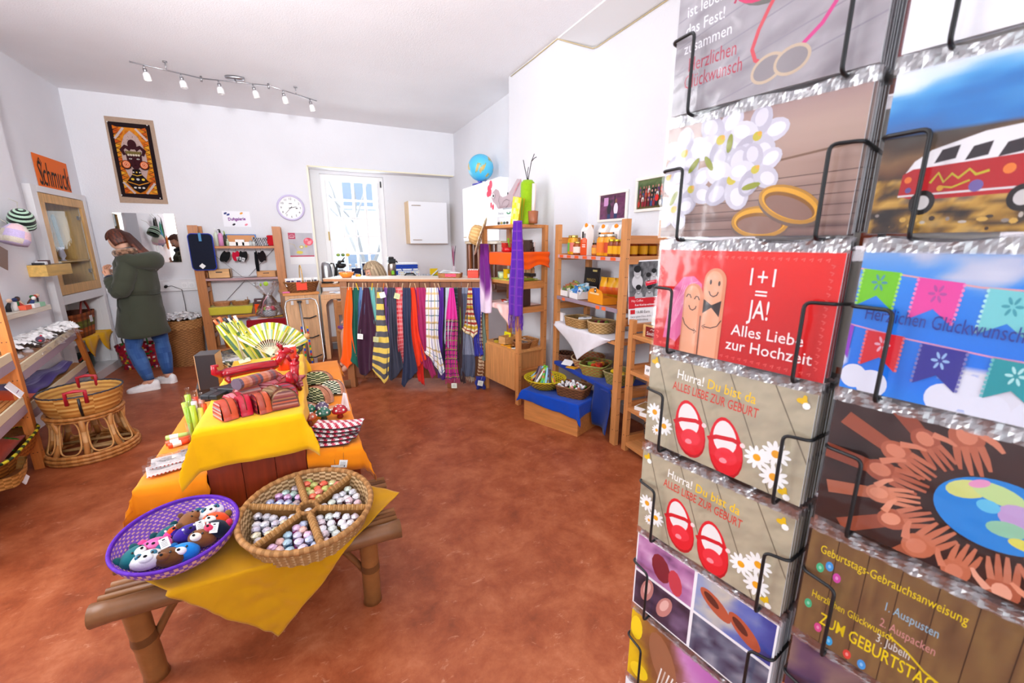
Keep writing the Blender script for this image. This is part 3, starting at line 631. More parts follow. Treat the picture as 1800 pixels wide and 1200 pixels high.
def purse(body,ears,snout,eye,extra=0,tagc='f4f4f2'):
 o=MB().ball(0,0,.022,.034,.026,.022,body,18,10).build('felt_purse','fabric')
 m=MB()
 for s_ in(-1,1):MB().ball(s_*.024,.004,.040,.010,.006,.010,ears,10,6).build('ear','fabric',o,lab='rounded felt ear')
 m=MB().ball(0,-.024,.022,.014,.010,.010,snout,12,8).ball(0,-.034,.025,.004,.003,.003,'17171a',8,6);m.build('snout','fabric',o)
 for s_ in(-1,1):
  m=MB()
  if extra:m.ball(s_*.013,-.019,.030,.008,.004,.008,ears,10,6)
  m.ball(s_*.012,-.0225,.031,.003,.002,.003,eye,8,6)
  m.build('eye','gloss',o)
 return o
AN=[('f1f1ee','1c5f7a','f1f1ee','111111',1,-.408,1.735,.3,'white felt panda purse with teal ears at the back right'),('e8501a','7a5a24','f4eee6','111111',0,-.400,1.685,-.4,'orange felt purse with white snout at the right'),('175e66','124a52','e8501a','ffffff',0,-.520,1.700,.8,'dark teal felt frog purse with an open pink mouth'),('ee5ca0','e84a92','f274b0','111111',0,-.555,1.635,.2,'pink felt pig purse at the left'),('1d84d4','1769b0','f4f2ee','111111',0,-.475,1.585,-.1,'bright blue felt bear purse at the front'),('7b4a26','62391c','e8ddd0','111111',0,-.435,1.625,-.5,'brown felt bear purse in the middle right'),('ecebea','2a6c84','ecebea','111111',1,-.560,1.570,.2,'white felt panda purse with teal spots at the front left'),('3a2090','3a2090','2c176c','ffffff',0,-.462,1.668,.5,'dark purple round felt purse in the centre'),('6b4222','55341a','7b4a26','111111',0,-.515,1.570,-.3,'brown felt purse between blue bear and white panda'),('141c2c','c02a4a','d83a5a','ffffff',0,-.395,1.640,-.6,'black felt purse with red details at the far right'),('1a6a72','175860','f0f0ee','111111',0,-.588,1.610,1.2,'dark teal felt purse at the far left'),('80512c','6b4222','80512c','111111',0,-.458,1.735,1.7,'brown felt purse lying at the back')]
for i,a in enumerate(AN):
 o=purse(*a[:5]);z=BENCH+.032+.010*(i%2)+max(0,(hypot(a[5]+.49,a[6]-1.655)-.07))*.45-(a[6]-1.655)*-.12
 o.matrix_world=TR(a[5],a[6],z,a[7],-.75,.0,1.4);tag(o,a[8]+' of the purple bowl','purse','felt animal purses')
for i,(x,y,r_,s_)in enumerate(((-.425,1.668,.25,'tall white price tag on the dark purple felt purse'),(-.512,1.612,.5,'white price tag beside the pink felt pig'),(-.385,1.632,-.3,'white price tag on the black felt purse'))):
 m=MB().box(-.013,.013,-.0005,.0005,0,.034,'f5f4f0').box(-.004,.004,-.0008,0,.026,.030,'222222')
 for k in range(4):m.box(-.009,.007,-.0009,0,.006+.005*k,.0075+.005*k,'8a8a8a')
 o=m.build('price_tag','paper');o.matrix_world=TR(x,y-.018,BENCH+.088,r_,radians(-38));tag(o,s_,'tag','price tags in the purple bowl')
def woven(m,x,y,z0,z1,r0,r1,rows,seg,c1,c2,sq=None,sx=1,sy=1,th=.010,amp=.0035):
 P=[];n=rows
 for k in range(n+1):t=k/n;P.append((r0+(r1-r0)*t,z0+(z1-z0)*t))
 m.lathe(P,seg,c1,sx,sy,off=lambda i,j:amp*(1 if(i//2+j)%2 else-1),cf=lambda i,j:(c1 if(i//2+j)%2 else c2),x=x,y=y,cap=False,sq=sq,smooth=True)
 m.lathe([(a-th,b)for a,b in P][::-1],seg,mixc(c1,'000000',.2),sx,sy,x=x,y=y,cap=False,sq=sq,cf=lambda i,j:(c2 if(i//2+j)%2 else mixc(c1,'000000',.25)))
def ring(m,r,z,t,c,seg=60,sx=1,sy=1,sq=None,x=0,y=0,c2=None):
 f=lambda a:1 if not sq else(abs(cos(a))**sq+abs(sin(a))**sq)**(-1/sq)
 m.tube([(x+r*cos(a)*sx*f(a),y+r*sin(a)*sy*f(a),z+(.0012 if k%2 else-.0012))for k,a in enumerate([2*pi*k/seg for k in range(seg)])],t,c,8,closed=True,cf=(lambda i,k:c if i%2 else(c2 or mixc(c,'5a3413',.3))))
DB=thing('divided_basket','large round seagrass basket divided into six compartments','basket')
MDB=TR(-.083,1.635,BENCH+.012,0,radians(6));orient(DB,MDB)
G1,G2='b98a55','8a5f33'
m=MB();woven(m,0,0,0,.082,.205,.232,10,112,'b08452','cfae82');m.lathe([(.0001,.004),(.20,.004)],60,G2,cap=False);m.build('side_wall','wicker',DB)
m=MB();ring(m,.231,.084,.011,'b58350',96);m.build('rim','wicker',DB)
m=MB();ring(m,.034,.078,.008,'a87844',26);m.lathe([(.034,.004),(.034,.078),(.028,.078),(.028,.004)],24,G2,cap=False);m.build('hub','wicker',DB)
SP=[99,41,-21,-80,-141,155]
for a in SP:
 m=MB();A=radians(a);ca,sa=cos(A),sin(A)
 n=22
 for k in range(n):
  t=.036+(.225-.036)*(k+.5)/n
  m.tube([(t*ca-sa*q,t*sa+ca*q,z)for q,z in((.0095,.070),(0,.083+.002*(k%2)),(-.0095,.070))],.0062,G1 if k%2 else 'a5753f',6)
 m.add([(t*ca-sa*q,t*sa+ca*q,z)for t,z in((.036,.012),(.196,.012),(.222,.075),(.036,.075))for q in(-.006,.006)],[(0,2,4,6),(7,5,3,1)],G2)
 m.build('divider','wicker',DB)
def wrapped(col,cap,i):
 m=MB();m.lathe([(.0135,0),(.0148,.004),(.0148,.040),(.011,.046),(.0001,.047)],14,col,cf=lambda a,j:col if j<3 else mixc(col,'ffffff',.2))
 o=m.build('wrapped_soap','satin')
 q=MB();rr=random.Random(i);q.lathe([(.0158,.034),(.0152,.044),(.009,.050),(.002,.0515),(.0001,.052)],12,cap,cap=False,off=lambda a,j:rr.uniform(-.0016,.0016),smooth=False);q.build('foil_wrap','crinkle',o,lab='crinkled silver shining wrapper');return o
colmat('crinkle',.22,metal=.35,bump=.4,bscale=90)
SECT=[(70,'back',['d8442c','a9b03a','e0502f','9fb23c','d9463a','c2c66a'],['e86a52','c6cc7c','ef7a60','b9c672','e98a80','d9dca0'],16,'orange and green wrapped soap'),(10,'back right',['4a2a2c','7a2a3a','55503a','6d2438'],['d9d6d8','c9c9cf','cdd6c8','dcc0c8'],15,'silver wrapped soap'),(-50,'front right',['4c1420','6d1a30','3a1a28','7a5a18'],['dcd9de','d8c8cf','cfd6d2','e6e4ea'],15,'silver wrapped dark red soap'),(-110,'front',['2b4a8c','9c2a6a','b8402c','2a5a7c','8a3a7a'],['b9c3dc','d6b3cf','e0b6ac','a9c6d6','d0c6dc'],15,'blue, pink and silver wrapped soap'),(-173,'front left',['2a2030','3a2a38','55481c','32283c'],['cfd0d8','c4bfd0','d6d2b8','c9c6cc'],15,'silver wrapped dark soap'),(127,'back left',['2d4a6c','4a3a4c','2f5a5c','7a2a6c','3a4a8c'],['a9b6d0','bcae b4'.replace(' ',''),'a8c2bc','c9a0c8','b3bcdc'],15,'blue and silver wrapped soap')]
PACK=[(.058,0),(.088,-.185),(.088,.185),(.118,-.30),(.118,0),(.118,.30),(.148,-.34),(.148,-.115),(.148,.115),(.148,.34),(.180,-.39),(.180,-.20),(.180,0),(.180,.20),(.180,.39),(.205,.30),(.205,-.30)]
i=0
for ang,nm,cols,caps,n,lab in SECT:
 pr=[]
 for r_,t in PACK[:n]:
  k=i%len(cols)
  if len(pr)<len(cols):o=wrapped(cols[len(pr)],caps[len(pr)],i);pr.append(o)
  else:o=dup(pr[k])
  a=radians(ang)+t*1.02+random.uniform(-.03,.03)
  orient(o,MDB@TR(r_*cos(a),r_*sin(a),.008+random.uniform(0,.008),random.uniform(0,6),random.uniform(-.12,.12),random.uniform(-.12,.12)))
  tag(o,lab+' in the '+nm+' compartment of the divided basket','soap','wrapped soaps in the '+nm+' compartment');i+=1
o=wrapped('55503a','d9d6d8',99);orient(o,MDB@TR(0,0,.02));tag(o,'single silver wrapped soap in the hub of the divided basket','soap')
TY=.802;TO=.601
def arch(w_,h,d,cols,face,zip_='3a1f18',flatb=.85):
 "half-moon pencil case; face lies towards -y"
 o=MB();n=20;rr=lambda y:(1-(max(0,y)/h)**2.2)**.5*(flatb+(1-flatb)*1)
 out=[(-w_/2*rr(0)*1,0)]+[(w_/2*cos(pi-pi*k/n)*1,h*sin(pi*k/n)**.8)for k in range(n+1)]+[(w_/2,0)]
 seq=[0,.08,.5,.92,1];y_=[-d/2,-d/2*.86,0,d/2*.86,d/2];sc=[.88,.97,1,.97,.88]
 vs=[];fs=[];cs=[];L_=len(out)
 for q in range(5):
  for(a,b_)in out:vs.append((a*sc[q],y_[q],.002+b_*(sc[q]*.5+.5)))
 for q in range(4):
  for k in range(L_-1):fs.append((q*L_+k,q*L_+k+1,(q+1)*L_+k+1,(q+1)*L_+k));cs.append(zip_ if q in(1,2)and k%2==9 else cols[(k//2)%len(cols)]if q in(0,3)else cols[(q)%len(cols)])
  fs.append((q*L_+L_-1,q*L_,(q+1)*L_,(q+1)*L_+L_-1));cs.append(cols[0])
 o.add(vs,fs,cs,True)
 rows=11
 for sgn,yy in((1,-d/2),(-1,d/2)):
  for k in range(rows):
   z0,z1=h*.94*k/rows,h*.94*(k+1)/rows;wa=w_/2*.875*(1-(z0/h)**2.5)**.45;wb=w_/2*.875*(1-(z1/h)**2.5)**.45
   bul=lambda z:yy-sgn*.006*(1-(z/h)**2)
   for s2 in range(6):
    a0,a1=-1+s2/3,-1+(s2+1)/3;c=face[(k+(s2*3 if len(face)>7 else 0))%len(face)]
    q=[(wa*a0,bul(z0),z0+.003),(wa*a1,bul(z0),z0+.003),(wb*a1,bul(z1),z1+.003),(wb*a0,bul(z1),z1+.003)]
    o.add(q,[(0,1,2,3)if sgn>0 else(3,2,1,0)],c)
 return o
def case(x,y,z,rz,cols,face,lab,w_=.10,h=.075,d=.05,rx=0,ry=0,group='pencil cases on the yellow cloth',name='pencil_case',cat='case',mat='leather'):
 o=arch(w_,h,d,cols,face).build(name,mat)
 zt=MB().tube([(w_/2*.98*cos(pi*k/14),0,.003+h*1.015*sin(pi*k/14)**.8)for k in range(1,14)],.0022,'6b3a2a',6);zt.build('zip','metal',o)
 q=MB().box(-.003,.003,-.001,.001,-.016,0,'b9a58c');q=q.build('zip_puller','metal',o,loc=(w_*.36,-.004,h*.72))
 o.matrix_world=TR(x,y,z,rz,rx,ry);tag(o,lab,cat,group)
RD=['c4472c','a92a2c','8f2330'];BR=['7a5238','8c6444','6b4630']
case(-.352,1.965,TY,radians(-62),['c9512f','b8432a'],['b9463a','9aa0a8','c86a5c','a83a34','d0a49a'],'red patterned half-moon case at the left front of the yellow cloth',.105,.078,.055)
case(-.292,1.985,TY,radians(-70),['c01030','a90f2a'],['b81030','d02040','8c1026'],'crimson half-moon case second from left on the yellow cloth',.10,.078,.045)
case(-.228,1.985,TY,radians(-66),['c4532c','9c3a24'],['8f2030','5a2a34','b04a3a'],'rust red half-moon case in the middle front of the yellow cloth',.105,.08,.05)
case(-.185,2.06,TY,radians(-48),BR,['9c8260','7c5a3c','8c6a4a'],'olive brown half-moon case behind the rust red case',.11,.08,.045)
case(-.140,1.985,TY,radians(8),BR,['7c2a30','8f4a3a','a8746a','6b3a3c','b5583c','5a3034','94603f'],'wide striped brown half-moon case at the right front',.115,.082,.05)
case(-.150,2.12,TY,radians(15),['c01838','9c1430'],['a82a3a','7a5a6a','c04a50'],'dark pink half-moon case behind the striped brown case',.12,.07,.05)
case(-.335,2.06,TY,radians(-55),['b83040','d8707a'],['b83040','d8868a','9c2434'],'pink ribbed case behind the left front case',.10,.07,.05)
m=MB();SQ=['9c4a3c','b3674c','6e5058','c07050','8a4a44','5c4a5a','b87a6a']
m.lathe([(.030,-.10+.2*k/14)for k in range(15)],12,'b05a4a',cf=lambda i,j:SQ[(j*2)%7],sx=1,sy=.85,smooth=False)
o=m.build('pencil_case','leather');o.matrix_world=TR(-.255,2.16,.895,radians(-42),radians(86));tag(o,'long roll shaped striped brown leather case lying on top of the pile','case','pencil cases on the yellow cloth')
m=MB().tube([(0,.031*cos(a)*.9,-.02+.026*sin(a))for a in[2*pi*k/16 for k in range(16)]],.002,'4a3a38',5,closed=True)
m=MB();m.tube([(-.031,.0,-.08),(-.032,.0,0),(-.031,0,.085)],.0022,'4a4444',6);m.build('zip','metal',o)
case(-.215,2.24,TY,radians(-30),['b23a4a','c86a72'],['b8505a','d09aa0','8a3a48','c0808a'],'rose leaf patterned case lying in the middle of the pile',.13,.075,.07)
case(-.300,2.20,TY,radians(20),['8c3038','b05a5c'],['a8545a','c8a09c','9a8a9a','b46a60'],'grey and red mosaic patterned case at the left of the pile',.12,.07,.06)
case(-.130,2.26,TY,radians(30),['a82440','9c3a34'],['b0484a','c88a80','7a2a38'],'red case with grey pattern at the right of the pile',.12,.06,.06)
case(-.225,2.38,TY,radians(10),['b03048','c4606a'],['c05a64','9a3040'],'pale red case at the back of the pile',.14,.06,.07)
for i,(x,y,r_)in enumerate(((-.145,2.44,.2),(-.115,2.36,-.3))):
 m=MB().cbox(0,0,.005,.10,.085,.010,'8c1d2c').cbox(0,0,.0108,.088,.074,.0016,'b03a48')
 o=m.build('wallet','leather',bevel=.002);o.matrix_world=TR(x,y,TY+.012*i,r_);tag(o,('dark red flat wallet in front of the red mugs','dark red flat wallet nearest the right edge of the yellow cloth')[i],'wallet')
def animal(name,lab,M,L_=.26):
 o=MB();o.tube([(-L_/2,0,0),(-L_/2+.02,0,.003),(0,0,.005),(L_/2-.02,0,0),(L_/2,0,-.002)],[.022,.028,.027,.028,.02],'9c0f1c',16,cf=lambda i,k:'9c0f1c' if k%4 else '6e1a24')
 q=o.build(name,'gloss');h=MB();h.tube([(L_/2,0,0),(L_/2+.02,0,.03),(L_/2+.035,0,.055)],[.022,.020,.022],'a30f1e',12);h.ball(L_/2+.045,0,.065,.034,.022,.022,'ad1222',14,8).ball(L_/2+.078,0,.055,.016,.013,.012,'8c0e1a',10,6)
 for s_ in(-1,1):h.tube([(L_/2+.03,.014*s_,.08),(L_/2+.02,.022*s_,.105),(L_/2+.018,.02*s_,.115)],[.007,.009,.003],'8c0e1a',8)
 h.build('head','gloss',q)
 for s_ in(-1,1):
  for xx in(-L_/2+.02,L_/2-.04):
   MB().tube([(xx,.016*s_,-.01),(xx,.024*s_,-.036),(xx+.012,.026*s_,-.05)],[.012,.009,.011],'8c0e1a',10).build('foot','gloss',q)
 MB().tube([(-L_/2,0,0),(-L_/2-.03,0,.02),(-L_/2-.03,0,.05),(-L_/2-.01,0,.05)],[.02,.018,.014,.008],'a8101f',10).build('tail','gloss',q)
 q.matrix_world=M;tag(q,lab,'figure','glossy red animal figures')
animal('animal_figure','long glossy red carved animal figure lying behind the cases',TR(-.31,2.50,TY+.055,radians(22)),.26)
animal('animal_figure','small glossy dark red animal figure at the right edge',TR(-.108,2.20,TY+.055,radians(80)),.06)
for i,(x,y)in enumerate(((-.162,2.63),(-.138,2.80))):
 m=MB();m.lathe([(.0001,.002),(.036,0),(.039,.004),(.040,.095),(.037,.095),(.036,.008),(.0001,.006)],24,'e03a1c',cf=lambda a,j:('e8401c' if a%4 else 'd8301a')if j<4 else 'f4e2d2')
 o=m.build('mug','ceramic');o.matrix_world=TR(x,y,TY+.001);MB().tube([(-.038,0,.075),(-.058,0,.07),(-.062,0,.045),(-.055,0,.022),(-.038,0,.018)],.005,'e8401c',8).build('handle','ceramic',o)
 tag(o,('front one of two orange red cups on the yellow cloth','rear one of two orange red cups on the yellow cloth')[i],'cup','orange red cups')
for i,(x,y,z,r_,q)in enumerate(((-.400,2.34,TY,.5,.3),(-.36,2.30,TY+.01,-.6,.0),(-.43,2.28,TY-.0,1.1,.1))):
 m=MB().cbox(0,0,.012,.12,.08,.022,'23252a').cbox(.0,0,.0125,.122,.012,.024,'15161a');o=m.build('purse','leather',bevel=.004);o.matrix_world=TR(x,y,z,r_,0,q*.2)
 tag(o,('black leather purse beside the pile, leaning left','black leather purse with a dark band beside the pile','black leather purse at the left edge of the yellow cloth')[i],'purse','black leather purses')
for i,(x,y,z,w_,d,h,r_,lab)in enumerate(((-.585,2.93,TO,.12,.15,.085,.12,'low black and wood box under the tall black box'),(-.555,2.86,TO+.088,.10,.12,.20,-.1,'tall black faced wooden box at the left of the pile'))):
 m=MB().box(-w_/2,w_/2,-d/2,d/2,0,h,'b58a62').box(-w_/2+.004,w_/2,-d/2-.0015,-d/2,.0,h,'241f22').box(-w_/2,w_/2,-d/2,d/2,h,h+.0015,'3a3638')
 o=m.build('gift_box','satin',bevel=.001);o.matrix_world=TR(x,y,z,r_);tag(o,lab,'box')
glass=thing('candle_glass','clear glass full of green, orange and white wrapped candles','glass',(-.515,2.235,TO))
MB().lathe([(.0001,.002),(.040,0),(.045,.02),(.050,.12),(.047,.12),(.042,.02),(.0001,.006)],28,'ffffff').build('glass_wall','glass',glass)
CN=[('e8501c',.20),('f0a090',.22),('e0442a',.23),('9fc020',.25),('b8d040',.22),('8cb018',.20),('a9c830',.21),('c8cc50',.19),('efe4e2',.22)]
for i,(c,h)in enumerate(CN):
 a=2*pi*i/8;r_=.028 if i<8 else 0;m=MB();m.tube([(r_*cos(a)*.7,r_*sin(a)*.7,.01),(r_*cos(a)*1.25,r_*sin(a)*1.25,h*.92)],.0115,c,10);o=m.build('wrapped_candle','satin',loc=(-.515,2.235,TO+.001))
 m=MB();m.lathe([(.013,h*.1),(.0135,h*.92),(.006,h*.98),(.011,h*1.05)],10,'ffffff',cap=False,x=r_*cos(a)*1.1,y=r_*sin(a)*1.1);m.build('film_wrapper','film',o);m=MB();m.cbox(r_*cos(a)*.8-.0,r_*sin(a)*.8-.012,.035,.014,.001,.022,'f2f2f0');m.build('paper_label','paper',o)
 tag(o,'slim '+{'9':'green','b':'light green','8':'dark green','e':'orange','c':'yellow green','f':'pink','a':'leaf green'}[c[0]]+' wrapped candle standing in the clear glass','candle','wrapped candles in the clear glass')
 if i in(2,8):o['label']=('bright red' if i==2 else 'white')+' wrapped candle standing in the clear glass'
for i,(x,y,r_,c,z)in enumerate(((-.590,2.285,.35,'f0552a',TO+.012),(-.575,2.255,.42,'e84a20',TO+.012),(-.602,2.34,.1,'a8c468',TO+.012))):
 m=MB().tube([(-.065,0,0),(.065,0,0)],.0115,c,10);o=m.build('wrapped_candle','satin');m=MB().lathe([(.0125,-.02),(.0125,.012)],10,'f4f4f4',cap=False);q=m.build('paper_label','paper',o);q.matrix_local=TR(-.03,0,0,0,0,pi/2)
 o.matrix_world=TR(x,y,z,r_);tag(o,('upper orange candle lying left of the candle glass','lower orange candle lying left of the candle glass','pale green candle lying left of the candle glass')[i],'candle')
for i,(x,y,z,r_,c)in enumerate(((-.565,2.085,.0,.15,'e3dcdc'),(-.50,2.09,.006,.05,'d98c9c'),(-.488,2.12,.013,.25,'8c8a92'),(-.580,2.015,.008,.30,'efe8e6'),(-.575,2.060,.018,.22,'f3efee'))):
 m=MB();m.grid(lambda u,v:(-.075+.15*u,-.05+.10*v,.003+.006*sin(pi*u)*sin(pi*v)),12,8,c);m.grid(lambda u,v:(-.075+.15*u,.05-.10*v,0),4,4,mixc(c,'888888',.2))
 for k in range(24):a=k/24;m.cbox(-.075+.15*a,-.05,.002,.004,.002,.004,'c4392c' if k%2 else 'f5eeee')
 for k in range(16):m.cbox(.075,-.05+.1*k/16,.002,.002,.004,.004,'c4392c' if k%2 else 'f5eeee')
 m.add([(-.02+.018*cos(a)*1.6,.018*sin(a),.0105)for a in[2*pi*k/14 for k in range(14)]],[tuple(range(14))],mixc(c,'9a8f90',.35))
 o=m.build('needlework_pouch','fabric');MB().grid(lambda u,v:(-.085+.17*u,-.055+.11*v,.012+.003*sin(u*8)),8,5).build('film_wrapper','cello',o)
 o.matrix_world=TR(x,y,TO+z,r_);tag(o,('white embroidered pouch at the back left of the pouches','pink embroidered pouch tucked under the yellow cloth','grey embroidered pouch beside the candle glass','white embroidered pouch at the very front','white embroidered pouch lying on top of the pile')[i],'pouch','embroidered pouches in film')
FL=['23301c','d9dcae','1c2818','b9c090','2a3820','c9cf9f','1d2a19','8c9a6c']
case(-.005,2.90,TO+.004,radians(-12),['c98f72','b97d60'],FL,'long green floral case furthest back on the orange cloth',.20,.085,.07,rx=-.2,group='floral cases on the orange cloth',mat='fabric')
case(.075,2.66,TO+.004,radians(-25),['d4a08a','c08468'],['2c3a2c','e6e8d0','39483a','d4d8b8','22302a','c0c8b0','303c30','f0f0dc'],'pale green floral case in the middle',.14,.085,.06,rx=-.25,group='floral cases on the orange cloth',mat='fabric')
case(-.012,2.56,TO+.004,radians(-42),['c98f72','b07458'],FL,'dark green floral case nearest the mushrooms',.18,.09,.07,rx=-.15,group='floral cases on the orange cloth',mat='fabric')
m=MB();m.lathe([(.02,-.06),(.034,-.04),(.034,.04),(.02,.06)],14,'b98468',sy=.7,cf=lambda i,j:'c9987c' if i%3 else '9c6c50');o=m.build('cork_case','fabric');o.matrix_world=TR(-.062,2.42,TO+.03,.25,radians(80));tag(o,'beige barrel shaped case beside the yellow cloth','case')
def mushroom(x,y,c,lab,s_=1,rz=0,rx=0):
 m=MB().lathe([(.012,0),(.016,.006),(.011,.022),(.012,.034)],14,mixc(c,'200a10',.3));o=m.build('wooden_mushroom','gloss')
 m=MB();m.lathe([(.010,.030),(.034,.030),(.036,.036),(.033,.048),(.022,.060),(.010,.066),(.0001,.067)],22,c)
 for k in range(6):a=k*pi/3;m.ball(.031*cos(a),.031*sin(a),.047,.006,.006,.006,'efe6de',8,6)
 for k in range(4):a=k*pi/2+.4;m.ball(.016*cos(a),.016*sin(a),.0625,.005,.005,.003,'efe6de',8,6)
 m.build('cap','gloss',o,lab='spotted cap');o.matrix_world=TR(x,y,TO,rz,rx,0,s_);tag(o,lab,'mushroom','wooden mushrooms on the orange cloth')
mushroom(-.058,2.36,'1f7a5c','green white-spotted wooden mushroom next to the beige case',.95)
mushroom(.005,2.36,'5a4a6c','purple grey white-spotted wooden mushroom at the back',1)
mushroom(.010,2.265,'2c6a58','dark green white-spotted wooden mushroom in the centre',1.05)
mushroom(.088,2.26,'b42030','red white-spotted wooden mushroom at the right',1.1)
mushroom(-.058,2.215,'c8582c','orange white-spotted wooden mushroom above the quilted pouches',1.05,0,-.2)
m=MB();m.grid(lambda u,v:(-.05+.10*u,-.04+.08*v,.004+.004*sin(u*6)),6,5,'e09a6c');o=m.build('felt_piece','fabric');o.matrix_world=TR(.05,2.42,TO,.3);tag(o,'flat salmon felt piece behind the mushrooms','felt')
m=MB();m.grid(lambda u,v:((-.03+.06*u)*(1-v*.7),-.01+.01*v+.004*sin(u*7),.10*v),6,6,'f6e4e6');o=m.build('paper_bag','paper',solid=.001);o.matrix_world=TR(.125,2.36,TO,-.6);tag(o,'white pink pointed paper bag behind the red mushroom','bag')
for i in range(5):
 m=MB();L_=.22;cl=['e9e0de','c02a44','f2ecea','d85a70','efe8e6','b8304a']
 def qf(u,v,L_=L_):return((-L_/2+L_*u),(-.055+.11*v)*(1-.35*abs(u-.45)),.010*sin(pi*v)**.6*sin(pi*min(1,u*1.04))**.4+.010*(2*u-1)**2+.0)
 m.grid(qf,26,8,cf=lambda u,v:cl[int((u*13+v*5+(int(u*9)%2)*2))%6]);m.grid(lambda u,v:(qf(1-u,v)[0],qf(1-u,v)[1],.008*(2*(1-u)-1)**2),26,4,'2a1a1c')
 m.tube([(qf(k/20,0)[0],qf(k/20,0)[1]-.001,qf(k/20,0)[2]+.001)for k in range(21)],.0028,'3a1a20',6)
 o=m.build('quilted_pouch','fabric');o.matrix_world=TR(.035+.009*i-(.02 if i==0 else 0),1.985+.012*i,TO+.003+.0135*i,radians(-24+4*(i%3)),.0,.0)
 tag(o,('lowest','second lowest','middle','second highest','topmost')[i]+' red and white quilted pouch of the stack on orange cloth','pouch','stack of quilted pouches')
for i,(x,z,r_)in enumerate(((.028,.502,.12),(.062,.520,.2))):
 m=MB().box(-.017,.017,-.0006,.0006,0,.036,'f4f3ef').box(.004,.008,-.001,0,.004,.010,'222222')
 for k in range(4):m.box(-.012,.010,-.001,0,.010+.005*k,.0115+.005*k,'8f8f8f')
 o=m.build('price_tag','paper');MB().tube([(0,0,.034),(-.004,.006,.06),(-.008,.03,.098)],.0007,'15101a',4).build('cord','satin',o)
 o.matrix_world=TR(x,1.868-.002*i,z,-.1,0,r_);tag(o,('left','right')[i]+' white price tag hanging from the quilted pouches','tag','price tags hanging from the quilted pouches')
bb=coil_bowl('',lambda t:(.12*t/.3 if t<.3 else .12+.13*((t-.3)/.7)**.8,.003 if t<.3 else .003+.175*((t-.3)/.7)**1.1),13,'d9cfa6','2f3428','3c4030').build('basket','wicker',loc=(-.33,3.24,TO));tag(bb,'large black and cream woven basket at the far end of the bench','basket')
def fan(M,lab,n=26,r0=.05,r1=.25,a0=.12,a1=1.9):
 m=MB();P=lambda r_,k:(r_*cos(a0+(a1-a0)*k/n),r_*sin(a0+(a1-a0)*k/n),.004*(1 if k%2 else-1))
 cols=['c8d088','e4e6d8','a0ae3c','d0b82c','dcdcd0','7ca088','8ea02c','e6e4d8','bcae3c']
 for k in range(n):
  v=[P(.105,k),P(r1,k),P(r1,k+1),P(.105,k+1),P(.17,k),P(.17,k+1)];m.add(v,[(0,4,5,3),(4,1,2,5)],[cols[(k*2)%9],cols[(k*2+3)%9]])
 o=m.build('paper_fan','paper',solid=.0008);q=MB()
 for k in range(0,n+1,2):q.tube([(0,0,0),P(.11,k),P(r1*.93,k)],[.0022,.002,.001],'ecd8b8',5)
 q.build('ribs','satin',o);o.matrix_world=M;tag(o,lab,'fan','yellow green folding fans')
fan(TR(-.25,2.985,TY+.005,.1,radians(70),0),'open yellow green folding fan spread in front of the basket',24,.05,.215,.95,2.5)
fan(TR(-.235,3.06,TY-.02,.1,radians(66),0),'open pale green folding fan behind the first one',22,.05,.22,.35,1.5)
for i in range(7):
 m=MB();rr=random.Random(i);cc=['8a962a','c0c060','56702a','e0dcc4','a0a63a','4a6a58','c0b03a']
 m.lathe([(.008,0),(.017,.04),(.021,.14),(.019,.22),(.012,.27),(.005,.275)],14,'b5c43a',off=lambda a,j:rr.uniform(-.003,.003),cf=lambda a,j:cc[(a*3+j*5+i)%7],smooth=False)
 o=m.build('folded_umbrella','fabric');MB().tube([(0,0,.27),(0,0,.30)],.006,('e06a3a','2a2c30','f0e8e0','d98a3a')[i%4],8).build('handle','satin',o)
 o.matrix_world=TR(-.345+.034*(i%4),3.06+.04*(i//4),TO+.09,0,radians(4),radians(-27+3*(i%3)),1.35);tag(o,'slim folded umbrella with green yellow pattern standing in the far basket','umbrella','folded umbrellas in the far basket')
m=MB();m.lathe([(.0001,0),(.12,.004),(.17,.05),(.16,.07),(.0001,.05)],20,'f0eadb',off=lambda a,j:.006*sin(a*3),x=-.02);o=m.build('wrapped_goods','cello',loc=(-.42,3.2,TO+.12));tag(o,'clear wrapped pale goods in the left half of the far basket','goods')
for i,(x,y,c,r_,h)in enumerate(((-.385,3.03,'b83a30',-.25,.17),(-.15,3.22,'e8b81c',.6,.05),(-.12,3.29,'f0c828',.3,.06))):
 m=MB().cbox(0,0,h/2,.09,.012,h,c);o=m.build('pouch','fabric',bevel=.003);o.matrix_world=TR(x,y,TO+.10,r_,-.35);tag(o,('rust red flat pouch leaning in the far basket','yellow pouch at the right of the far basket','yellow pouch behind the other one in the far basket')[i],'pouch')
m=MB().tube([(0,0,0),(.0,0,.17)],.006,'9a9478',6).cbox(0,0,.01,.06,.05,.012,'dfe6cc');o=m.build('price_stand','satin');o.matrix_world=TR(-.385,2.90,TY,.2,0,-.15);tag(o,'grey clip stand on the yellow cloth before the far basket','stand')
m=MB().tube([(0,0,0),(.07,.02,.12)],.008,'1c1a1c',8).ball(.075,.021,.13,.022,.022,.022,'c9965c',12,8);o=m.build('walking_stick','satin',loc=(-.115,3.28,TO+.12));tag(o,'black stick with a round wooden knob leaning over the far basket rim','stick')
